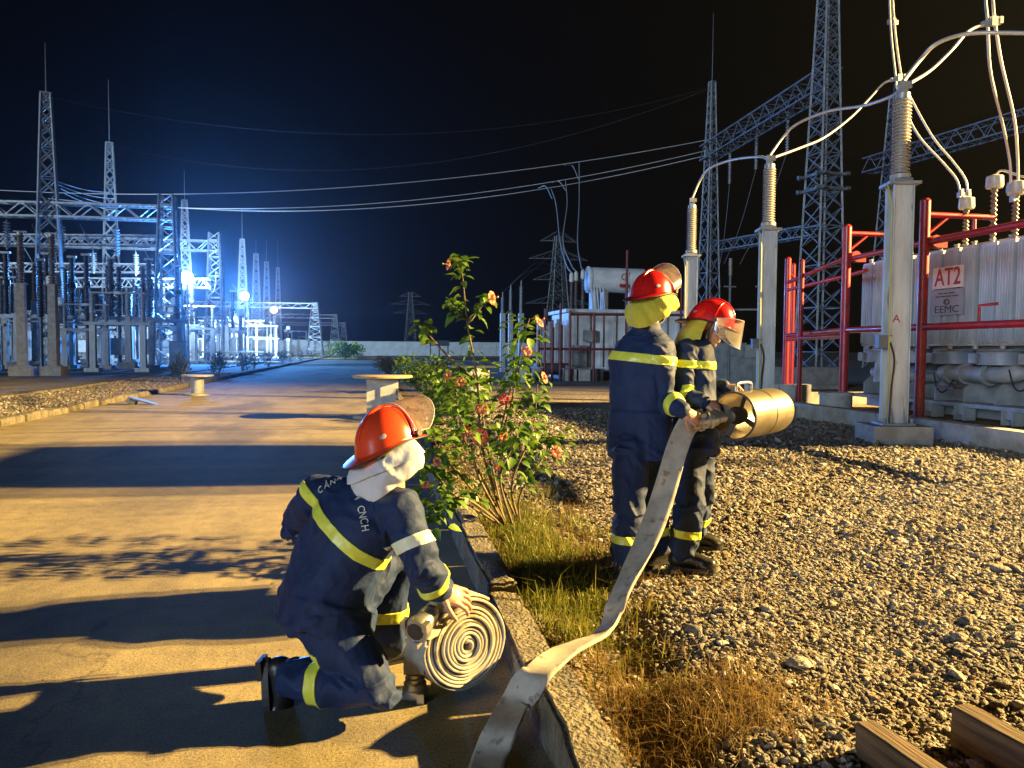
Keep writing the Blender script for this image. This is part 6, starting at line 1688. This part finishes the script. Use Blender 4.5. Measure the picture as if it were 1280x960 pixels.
MB().box(p + Vector((0, 0, 0.77)), (1.35, 1.0, 0.05)).build('lid', 'tank_dark', root)
for i, (px, py) in enumerate(((640, 478), (656, 478), (672, 476))):
    p = gnd(px, py, GZ); o = MB().lathe([(0.24, 0), (0.27, 0.5), (0.29, 0.52), (0.29, 0.56), (0.25, 0.56)], 20, p).box(p + Vector((0, 0, 0.57)), (0.4, 0.4, 0.03)).build('concrete_pot', 'concrete_pale', None, 40, at_loc=p)
    tag(o, ['left', 'middle', 'right'][i] + ' of three pale concrete pots seen through the shrub', 'pot', 'pale concrete pots')
for i, (px, m_) in enumerate(((712, 'concrete_pale'), (729, 'concrete_pale'), (745, 'tank_dark'))):
    p = gnd(px, 476, GZ); root = thing('block', ['white block with flat lid at the left before the far transformer', 'white block with flat lid in the middle before the far transformer', 'black block with flat lid before the far transformer'][i], 'block', p)
    MB().box(p + Vector((0, 0, 0.24)), (0.48, 0.45, 0.48)).build('body', m_, root); MB().box(p + Vector((0, 0, 0.50)), (0.62, 0.55, 0.04)).build('lid', 'galvanised', root)
# dark little shelter by the far wall
p = gnd(549, 452, 0.05); root = thing('shelter', 'small dark shelter on thin legs before the far wall', 'shelter', p)
MB().box(p + Vector((0, 0, 1.9)), (2.0, 1.2, 0.55)).build('roof', 'tank_dark', root)
for x in (-0.9, 0.0, 0.9): MB().bar(p + Vector((x, 0, 0)), p + Vector((x, 0, 1.7)), 0.12).build('leg', 'tank_dark', root)
p = gnd(452, 449, 0.0); o = MB().box(p + Vector((0, 0, 0.12)), (1.2, 0.8, 0.24)).box(p + Vector((0, 0, 0.4)), (0.5, 0.4, 0.35)).build('road_block', 'concrete_pale', None, at_loc=p)
tag(o, 'small white block on the road far ahead', 'block')
p = gnd(182, 505, 0.01); o = MB().box(p + Vector((0, 0, 0.06)), (0.55, 0.3, 0.03), Matrix.Rotation(0.3, 3, 'Y')).box(p + Vector((-0.3, 0, 0.08)), (0.2, 0.26, 0.14), Matrix.Rotation(0.5, 3, 'Y')).build('litter_board', 'tank_dark', None, at_loc=p)
tag(o, 'crumpled dark board lying on the road by the left kerb', 'debris')

# ------------------------------------------------------------------ gravel stones, instanced on points
svar = bpy.data.collections.new('stone_shapes')
for s in range(7):
    bm = bmesh.new(); bmesh.ops.create_icosphere(bm, subdivisions=2 if s < 4 else 1, radius=1.0)
    sc_ = Vector((1.0, 0.62 + 0.1 * (s % 4), 0.34 + 0.07 * (s % 3)))
    for v in bm.verts:
        k = np.array([[v.co.x * 1.3 + s * 9, v.co.y * 1.3, v.co.z * 1.3]])
        v.co = v.co * (1 + 0.33 * float(vnoise(k)[0])); v.co = Vector((v.co.x * sc_.x, v.co.y * sc_.y, v.co.z * sc_.z))
    # knock flat facets into the pebble
    for q in range(3):
        n_ = Vector(np.random.default_rng(s * 5 + q).normal(size=3)).normalized(); lim = 0.55
        for v in bm.verts:
            e_ = v.co.dot(n_) - lim
            if e_ > 0: v.co -= n_ * e_ * 0.85
    me = bpy.data.meshes.new('stone_shape'); bm.to_mesh(me); bm.free(); me.materials.append(MATS['stone'])
    if s < 4:
        me.polygons.foreach_set('use_smooth', [True] * len(me.polygons)); me.set_sharp_from_angle(angle=R(28))
    o = bpy.data.objects.new('stone_shape', me); svar.objects.link(o)
def points_in_view(n, d0, d1, pw):
    u = rng.random(n); d = (d0 ** pw + u * (d1 ** pw - d0 ** pw)) ** (1 / pw)
    x = (rng.random(n) * 1.5 - 0.75) * d
    X = np.array(fwd)[0] * d + np.array(rgt)[0] * x; Y = np.array(fwd)[1] * d + np.array(rgt)[1] * x
    return X, Y, d
SX, SY, SS = [], [], []
for n, d0, d1, pw, sz in ((95000, 1.9, 4.2, 2, 0.0114), (165000, 4.0, 7.5, 2, 0.0128), (130000, 7.3, 17, 1.6, 0.018)):
    X, Y, d = points_in_view(n, d0, d1, pw)
    ok = (X > KX1 + 0.02) & (X < 8.2)
    dens = np.clip((X - 0.9 + 0.5 * vnoise(np.stack([X * 1.5, Y * 1.5, X * 0], 1))) / 0.8, 0.10, 1)
    ok &= rng.random(n) < dens
    s = sz * np.exp(rng.normal(0, 0.38, n)) * (1 + 0.25 * vnoise(np.stack([X * 1.1, Y * 1.1, X * 0 + 4], 1))); s = np.where(rng.random(n) < 0.01, s * 1.6, s)
    SX.append(X[ok]); SY.append(Y[ok]); SS.append(s[ok])
# loose stones on the earth and the left verge
X = rng.uniform(-8.9, -6.6, 9000); Y = rng.uniform(9, 40, 9000); SX.append(X); SY.append(Y); SS.append(0.02 * np.exp(rng.normal(0, 0.4, 9000)))
SX, SY, SS = map(np.concatenate, (SX, SY, SS))
SZ = np.where(SX > 0, np.where(SY > 14, GZ, bed_height(SX, SY)) , 0.11) + SS * rng.uniform(0.0, 0.55, len(SS))
pm = bpy.data.meshes.new('gravel'); pm.vertices.add(len(SX)); pm.vertices.foreach_set('co', np.stack([SX, SY, SZ], 1).ravel())
at_ = pm.attributes.new('size', 'FLOAT', 'POINT'); at_.data.foreach_set('value', SS.astype(np.float32))
rt_ = pm.attributes.new('turn', 'FLOAT_VECTOR', 'POINT')
rot = np.stack([rng.normal(0, 0.38, len(SX)), rng.normal(0, 0.38, len(SX)), rng.uniform(0, 6.283, len(SX))], 1); rt_.data.foreach_set('vector', rot.astype(np.float32).ravel())
go = bpy.data.objects.new('gravel', pm); COL.objects.link(go)
tag(go, 'coarse loose gravel of tan and grey stones covering the right side', 'gravel', kind='stuff')
ng = bpy.data.node_groups.new('scatter', 'GeometryNodeTree')
ng.interface.new_socket('Geometry', in_out='INPUT', socket_type='NodeSocketGeometry'); ng.interface.new_socket('Geometry', in_out='OUTPUT', socket_type='NodeSocketGeometry')
gi, gout = ng.nodes.new('NodeGroupInput'), ng.nodes.new('NodeGroupOutput')
ci = ng.nodes.new('GeometryNodeCollectionInfo'); ci.inputs['Collection'].default_value = svar; ci.inputs['Separate Children'].default_value = True; ci.inputs['Reset Children'].default_value = True
ip = ng.nodes.new('GeometryNodeInstanceOnPoints'); ip.inputs['Pick Instance'].default_value = True
na = ng.nodes.new('GeometryNodeInputNamedAttribute'); na.data_type = 'FLOAT'; na.inputs['Name'].default_value = 'size'
nb_ = ng.nodes.new('GeometryNodeInputNamedAttribute'); nb_.data_type = 'FLOAT_VECTOR'; nb_.inputs['Name'].default_value = 'turn'
e2r = ng.nodes.new('FunctionNodeEulerToRotation')
rv = ng.nodes.new('FunctionNodeRandomValue'); rv.data_type = 'INT'
for s_ in rv.inputs:
    if s_.name == 'Min' and s_.type == 'INT': s_.default_value = 0
    if s_.name == 'Max' and s_.type == 'INT': s_.default_value = 6
L = ng.links
L.new(gi.outputs[0], ip.inputs['Points']); L.new(ci.outputs[0], ip.inputs['Instance'])
L.new([q for q in rv.outputs if q.type == 'INT'][0], ip.inputs['Instance Index'])
L.new(nb_.outputs['Attribute'], e2r.inputs[0]); L.new(e2r.outputs[0], ip.inputs['Rotation']); L.new(na.outputs['Attribute'], ip.inputs['Scale'])
L.new(ip.outputs[0], gout.inputs[0])
go.modifiers.new('scatter', 'NODES').node_group = ng
# the larger stones one can pick out
for i, (px, py, s, lb) in enumerate([(1103, 746, 0.05, 'pale squarish stone lying alone in the middle of the gravel'), (958, 768, 0.045, 'grey stone on the gravel below the bowed firefighter'), (905, 770, 0.04, 'small pale stone beside the grey one below the firefighters'), (998, 838, 0.055, 'dark flat stone right of the dry grass tuft'),
                                     (868, 790, 0.045, 'stone just above the dry grass tuft'), (762, 607, 0.05, 'grey stone left of the firefighters, behind the hose'), (1200, 800, 0.045, 'lone stone above the timber frame on the right')]):
    p = gnd(px, py, GZ); p.z = float(bed_height(np.array([p.x]), np.array([p.y]))[0]) + s * 0.3
    o = bpy.data.objects.new('stone', svar.objects[i % 4].data); COL.objects.link(o); o.location = p; o.scale = (s, s, s); o.rotation_euler = (0.3 * (i % 3), 0.2 * (i % 2), i * 1.3)
    tag(o, lb, 'stone', 'larger stones on the gravel')

# ------------------------------------------------------------------ grass
def blades(name, m, label, pts, hgt, wid, lean):
    n = len(pts); V, F = [], []
    a = rng.uniform(0, 6.283, n); h = hgt * np.exp(rng.normal(0, 0.35, n)); ln = lean * np.abs(rng.normal(0.6, 0.5, n))
    b = rng.uniform(0, 6.283, n)
    for i in range(n):
        p = pts[i]; dx, dy = math.cos(a[i]), math.sin(a[i]); wx, wy = math.cos(b[i]) * wid, math.sin(b[i]) * wid
        hh = h[i]; l = ln[i] * hh; k = len(V)
        m1 = (p[0] + dx * l * 0.3, p[1] + dy * l * 0.3, p[2] + hh * 0.6); t = (p[0] + dx * l, p[1] + dy * l, p[2] + hh * max(0.35, 1 - 0.35 * ln[i]))
        V += [(p[0] - wx, p[1] - wy, p[2] - 0.01), (p[0] + wx, p[1] + wy, p[2] - 0.01), (m1[0] + wx * 0.7, m1[1] + wy * 0.7, m1[2]), (m1[0] - wx * 0.7, m1[1] - wy * 0.7, m1[2]), t]
        F += [(k, k + 1, k + 2, k + 3), (k + 3, k + 2, k + 4)]
    me = bpy.data.meshes.new(name); me.from_pydata(V, [], F); me.materials.append(MATS[m])
    o = bpy.data.objects.new(name, me); COL.objects.link(o); return tag(o, label, 'grass', kind='stuff')
def patch(n, cx, cy, rx, ry, clump=14):
    cxs = rng.normal(cx, rx, max(1, n // clump)); cys = rng.normal(cy, ry, max(1, n // clump)); out = []
    for x, y in zip(cxs, cys):
        for _ in range(clump):
            px, py = x + rng.normal(0, 0.035), y + rng.normal(0, 0.035)
            if px > KX1 + 0.0: out.append((px, py, float(GZ - 0.02 if py > 14 else 0)))
    P = np.array(out); P[:, 2] = bed_height(P[:, 0], P[:, 1]) - 0.005; return P
blades('grass', 'grass_green', 'green grass growing along the kerb below the flowering shrub', np.concatenate([patch(4200, 1.05, 4.6, 0.15, 0.6), patch(1600, 1.15, 5.8, 0.22, 0.6), patch(700, 0.95, 3.9, 0.08, 0.3), patch(900, 1.0, 8.5, 0.2, 2.0)]), 0.085, 0.0030, 1.1)
blades('dry_grass', 'grass_dry', 'tuft of dry yellow grass beside the near kerb', np.concatenate([patch(2600, 1.25, 2.62, 0.16, 0.16), patch(1500, 1.35, 5.2, 0.24, 0.7), patch(500, 1.0, 3.0, 0.1, 0.3), patch(700, 1.5, 4.4, 0.3, 0.6)]), 0.075, 0.0020, 1.6)

# ------------------------------------------------------------------ shrubs
def leaf_mesh(L, W, fold, droop, m):
    xs = [0, 0.18, 0.45, 0.72, 1.0]; ws = [0.06, 0.72, 1.0, 0.62, 0.0]; V, F = [], []
    for x, w in zip(xs, ws):
        z = -droop * x * x * L
        V += [(-w * W / 2, x * L, z + fold * w * W / 2), (0, x * L, z), (w * W / 2, x * L, z + fold * w * W / 2)]
    for i in range(4):
        a = i * 3; F += [(a, a + 1, a + 4, a + 3), (a + 1, a + 2, a + 5, a + 4)]
    me = bpy.data.meshes.new('leaf'); me.from_pydata(V, [], F); me.materials.append(MATS[m])
    me.polygons.foreach_set('use_smooth', [True] * len(F)); return me
def leaf_basis(d, roll):
    d = d.normalized(); s = d.cross(UP); s = s.normalized() if s.length > 1e-3 else Vector((1, 0, 0)); n = s.cross(d)
    s2 = s * math.cos(roll) + n * math.sin(roll); n2 = s2.cross(d)
    return Matrix((s2, d, n2)).transposed()
lms = [leaf_mesh(0.088, 0.062, 0.35, 0.35, 'leaf_green'), leaf_mesh(0.072, 0.052, 0.25, 0.5, 'leaf_green'), leaf_mesh(0.055, 0.036, 0.3, 0.2, 'leaf_green')]
def flower(parent, p, d, s, m):
    d = d.normalized(); M_ = rot_to(d); mb = MB()
    fl = None
    for k in range(5):
        a = 2 * math.pi * k / 5 + 0.3; g = []
        for i in range(5):
            t = i / 4; row = []
            for q in range(4):
                w = (q / 3 - 0.5) * (0.15 + 0.95 * math.sin(min(1, t * 1.05) * math.pi * 0.62))
                aa = a + w; rr = s * (0.10 + 0.90 * t); zz = s * (0.55 * t ** 0.6 - 0.25 * t ** 3 + 0.05 * math.sin(q * 3 + k))
                row.append(p + M_ @ Vector((math.cos(aa) * rr * 0.75, math.sin(aa) * rr * 0.75, zz)))
            g.append(row)
        b = MB(); shell(g, 0.0012, b)
        if fl is None: fl = b.build('flower', m, parent, 60)
        else: b.build('petal', m, fl, 60)
    MB().cyl(p, p + d * s * 1.0, s * 0.05, s * 0.03, 6).ell(p + d * s * 1.0, Vector((s * 0.09, 0, 0)), Vector((0, s * 0.09, 0)), Vector((0, 0, s * 0.12)), 8, 6).build('stamen', 'stamen_yellow', fl, 60)
hb = gnd(606, 655, GZ); hb = Vector((0.98, 5.55, GZ - 0.02))
shrub = thing('hibiscus_shrub', 'tall leggy flowering shrub with coral blooms beside the kerb', 'shrub', hb)
HD = 5.55
stems = [[hb, at(603, 560, HD), at(596, 470, HD), at(585, 410, HD), at(578, 345, HD), at(576, 326, HD)],
         [hb + Vector((0.1, 0.05, 0)), at(622, 580, HD), at(640, 500, HD + 0.1), at(652, 430, HD + 0.1), at(662, 398, HD + 0.1)],
         [hb, at(590, 570, HD - 0.1), at(560, 500, HD - 0.1), at(555, 450, HD)], [hb, at(580, 600, HD - 0.2), at(548, 560, HD - 0.25), at(530, 520, HD - 0.25)],
         [hb, at(612, 590, HD), at(625, 540, HD), at(640, 480, HD), at(655, 450, HD)], [hb + Vector((0.1, 0, 0)), at(640, 605, HD), at(665, 540, HD + 0.1), at(672, 480, HD + 0.1)],
         [hb, at(585, 625, HD - 0.4), at(550, 630, HD - 0.6), at(535, 652, HD - 0.7)], [hb + Vector((0.1, 0, 0)), at(650, 620, HD), at(680, 570, HD + 0.2), at(690, 545, HD + 0.2)],
         [at(596, 480, HD), at(560, 445, HD), at(535, 418, HD), at(527, 408, HD)], [at(585, 405, HD), at(600, 385, HD), at(612, 372, HD)], [at(584, 400, HD), at(570, 388, HD), at(562, 378, HD)],
         [hb, at(570, 620, HD - 0.2), at(540, 590, HD - 0.4), at(528, 585, HD - 0.4)], [hb, at(600, 600, HD - 0.3), at(590, 560, HD - 0.4), at(575, 520, HD - 0.4), at(570, 490, HD - 0.4)],
         [hb + Vector((0, 0.1, 0)), at(610, 560, HD + 0.3), at(600, 500, HD + 0.4), at(590, 460, HD + 0.4)],
         [hb + Vector((0.05, 0, 0)), at(625, 600, HD - 0.3), at(640, 560, HD - 0.3), at(650, 530, HD - 0.3)]]
paths = [smooth_path(s, 8) for s in stems]
for s in paths: MB().tube(s, [0.011 * (1 - 0.7 * i / len(s)) for i in range(len(s))], 6).build('stem', 'bark', shrub, 80)
leaf_spots = []
for si, s in enumerate(paths):
    n = {0: 80, 8: 24, 9: 26, 10: 24}.get(si, 82)
    for _ in range(n):
        lo = 0.35 if si in (0,) else 0.15 if si in (8, 9, 10) else 0.3
        t = lo + (1 - lo) * random.random() ** 0.65; i = min(len(s) - 1, int(t * len(s)))
        if si == 0 and 0.60 < t < 0.9 and random.random() < 0.55: continue
        p = s[i]; a = random.uniform(0, 6.283); el = random.uniform(-0.5, 0.6)
        sp_ = random.uniform(0.0, 0.045 if si in (0, 8, 9, 10) else 0.15)
        d = Vector((math.cos(a) * math.cos(el), math.sin(a) * math.cos(el), math.sin(el)))
        leaf_spots.append((p + d * sp_ + Vector((0, 0, random.uniform(-0.03, 0.05))), d + UP * random.uniform(-0.5, 0.2), random.uniform(-0.6, 0.6), random.choice([0, 0, 1, 1, 2]), random.uniform(0.65, 1.2)))
random.shuffle(leaf_spots)
leaf_spots.sort(key=lambda q: -q[4])
for p, d, ro, k, s in leaf_spots[:300]:
    o = bpy.data.objects.new('leaf', lms[k]); COL.objects.link(o); o.parent = shrub
    M_ = (leaf_basis(d, ro) * s).to_4x4(); M_.translation = p - hb; o.matrix_local = M_
def joined_leaves(name, spots, parent, mats_, m):
    V, F = [], []
    tm = [(np.array([v.co[:] for v in q.vertices]), [tuple(f.vertices) for f in q.polygons]) for q in mats_]
    for p, d, ro, k, s in spots:
        B_ = np.array(leaf_basis(d, ro)) * s; v, f = tm[k % len(tm)]; n = len(V)
        V += (v @ B_.T + np.array(p - wloc(parent))).tolist(); F += [tuple(i + n for i in q) for q in f]
    me = bpy.data.meshes.new(name); me.from_pydata(V, [], F); me.materials.append(MATS[m]); me.polygons.foreach_set('use_smooth', [True] * len(F))
    o = bpy.data.objects.new(name, me); COL.objects.link(o); o.parent = parent; o['kind'] = 'stuff'; return o
joined_leaves('foliage', leaf_spots[300:], shrub, lms, 'leaf_green')
for px, py, s, m, d in [(563, 331, 0.040, 'petal_peach', (-1, -0.4, 0.1)), (612, 373, 0.048, 'petal_coral', (0.9, -0.5, 0.1)), (672, 404, 0.042, 'petal_coral', (0.7, -0.4, 0.5)), (678, 473, 0.042, 'petal_coral', (0.8, -0.4, 0.3)), (630, 500, 0.040, 'petal_red', (0.1, -1, 0.2)),
                        (600, 546, 0.055, 'petal_coral', (-0.1, -1, 0.1)), (585, 540, 0.04, 'petal_coral', (-0.6, -0.8, 0.2)), (694, 565, 0.04, 'petal_coral', (0.4, -0.8, 0.2)), (602, 511, 0.042, 'petal_peach', (0.1, -1, 0.3)), (628, 545, 0.035, 'petal_peach', (0.3, -1, 0)),
                        (658, 440, 0.035, 'petal_peach', (0.3, -1, 0.2)), (548, 577, 0.034, 'petal_peach', (-0.5, -1, 0)), (532, 604, 0.032, 'petal_coral', (-0.3, -1, -0.2)), (560, 470, 0.03, 'petal_peach', (-0.2, -1, 0.2)), (575, 478, 0.035, 'petal_peach', (0.2, -1, 0.2)), (622, 583, 0.03, 'petal_coral', (0.2, -1, 0.1))]:
    flower(shrub, at(px, py, HD - 0.12 - (0.25 if py > 480 and px < 620 else 0)), cv(d[0], d[2], d[1]), s * 1.4, m)

def bush(label, p, rx, rz, n, m, lm, group=None, name='shrub', grassy=False):
    root = thing(name, label, 'shrub', p, group); sp_ = []
    for k in range(5):
        a = random.uniform(0, 6.283); tip = p + Vector((math.cos(a) * rx * 0.7, math.sin(a) * rx * 0.7, rz * random.uniform(0.8, 1.6)))
        MB().tube([p, p.lerp(tip, 0.5) + Vector((0, 0, 0.05)), tip], [0.018, 0.012, 0.005], 5).build('stem', 'bark', root)
    lob = [(Vector((random.uniform(-0.6, 0.6) * rx, random.uniform(-0.6, 0.6) * rx, rz * random.uniform(0.5, 1.5))), random.uniform(0.35, 0.6)) for _ in range(9)]
    for _ in range(n):
        c, q = random.choice(lob); v = Vector(np.random.normal(size=3).tolist()).normalized() * random.random() ** 0.4
        pt = p + c + Vector((v.x * rx * q, v.y * rx * q, v.z * rz * q)); pt.z = max(pt.z, p.z + 0.02)
        sp_.append((pt, v + UP * 0.3 if not grassy else v * 0.5 + UP, random.uniform(-0.8, 0.8), random.randrange(len(lm)), random.uniform(0.7, 1.3)))
    joined_leaves('foliage', sp_, root, lm, m); return root
np.random.seed(5)
lm2 = [leaf_mesh(0.11, 0.07, 0.3, 0.3, 'leaf_green'), leaf_mesh(0.09, 0.06, 0.3, 0.5, 'leaf_green')]
lmd = [leaf_mesh(0.16, 0.045, 0.3, 0.3, 'leaf_dark'), leaf_mesh(0.13, 0.04, 0.2, 0.6, 'leaf_dark')]
bush('low leafy bush with pale blooms spreading behind the tall shrub', Vector((gnd(560, 520, GZ).x, gnd(560, 520, GZ).y, GZ)), 0.85, 0.42, 1100, 'leaf_green', lm2)
bush('rounder leafy bush farther along the kerb', Vector((gnd(522, 488, GZ).x, gnd(522, 488, GZ).y, GZ)), 0.95, 0.62, 1300, 'leaf_green', lm2)
bush('grassy round clump beside the road before the far bush', Vector((gnd(490, 470, 0.05).x, gnd(490, 470, 0.05).y, 0.05)), 0.9, 0.5, 1300, 'grass_dry', lmd, grassy=True)
bush('bleached round clump before the dark shelter', Vector((gnd(556, 470, GZ).x, gnd(556, 470, GZ).y, GZ)), 0.75, 0.42, 800, 'grass_dry', lmd, grassy=True)
for i, px in enumerate((226, 272, 302, 318, 336, 352, 364, 376, 388, 397, 406, 416)):
    X0 = -6.85; Y0 = X0 / (ray(px, 450).x / ray(px, 450).y)
    lb = ['nearest', 'second', 'third', 'fourth', 'fifth', 'sixth', 'seventh', 'eighth', 'ninth', 'tenth', 'eleventh', 'farthest'][i]
    bush(f'{lb} of the small dark shrubs in a row along the left kerb', Vector((X0, Y0, 0.1)), 0.42 + 0.02 * i, 0.50 + 0.03 * (i % 3), 420 if i < 6 else 200, 'leaf_dark', lmd, 'shrubs along the left kerb', grassy=i < 2)
for i, (px, Y0, s) in enumerate(((432, 92, 1.3), (446, 104, 1.5), (424, 108, 1.7))):
    r_ = ray(px, 440); bush(['pale', 'dark', 'tall'][i] + ' bush where the road meets the far wall', Vector((r_.x / r_.y * Y0, Y0, 0.1)), s, s * 0.7, 400, 'leaf_green', [leaf_mesh(0.3, 0.2, 0.3, 0.4, 'leaf_green')], 'bushes before the far wall')
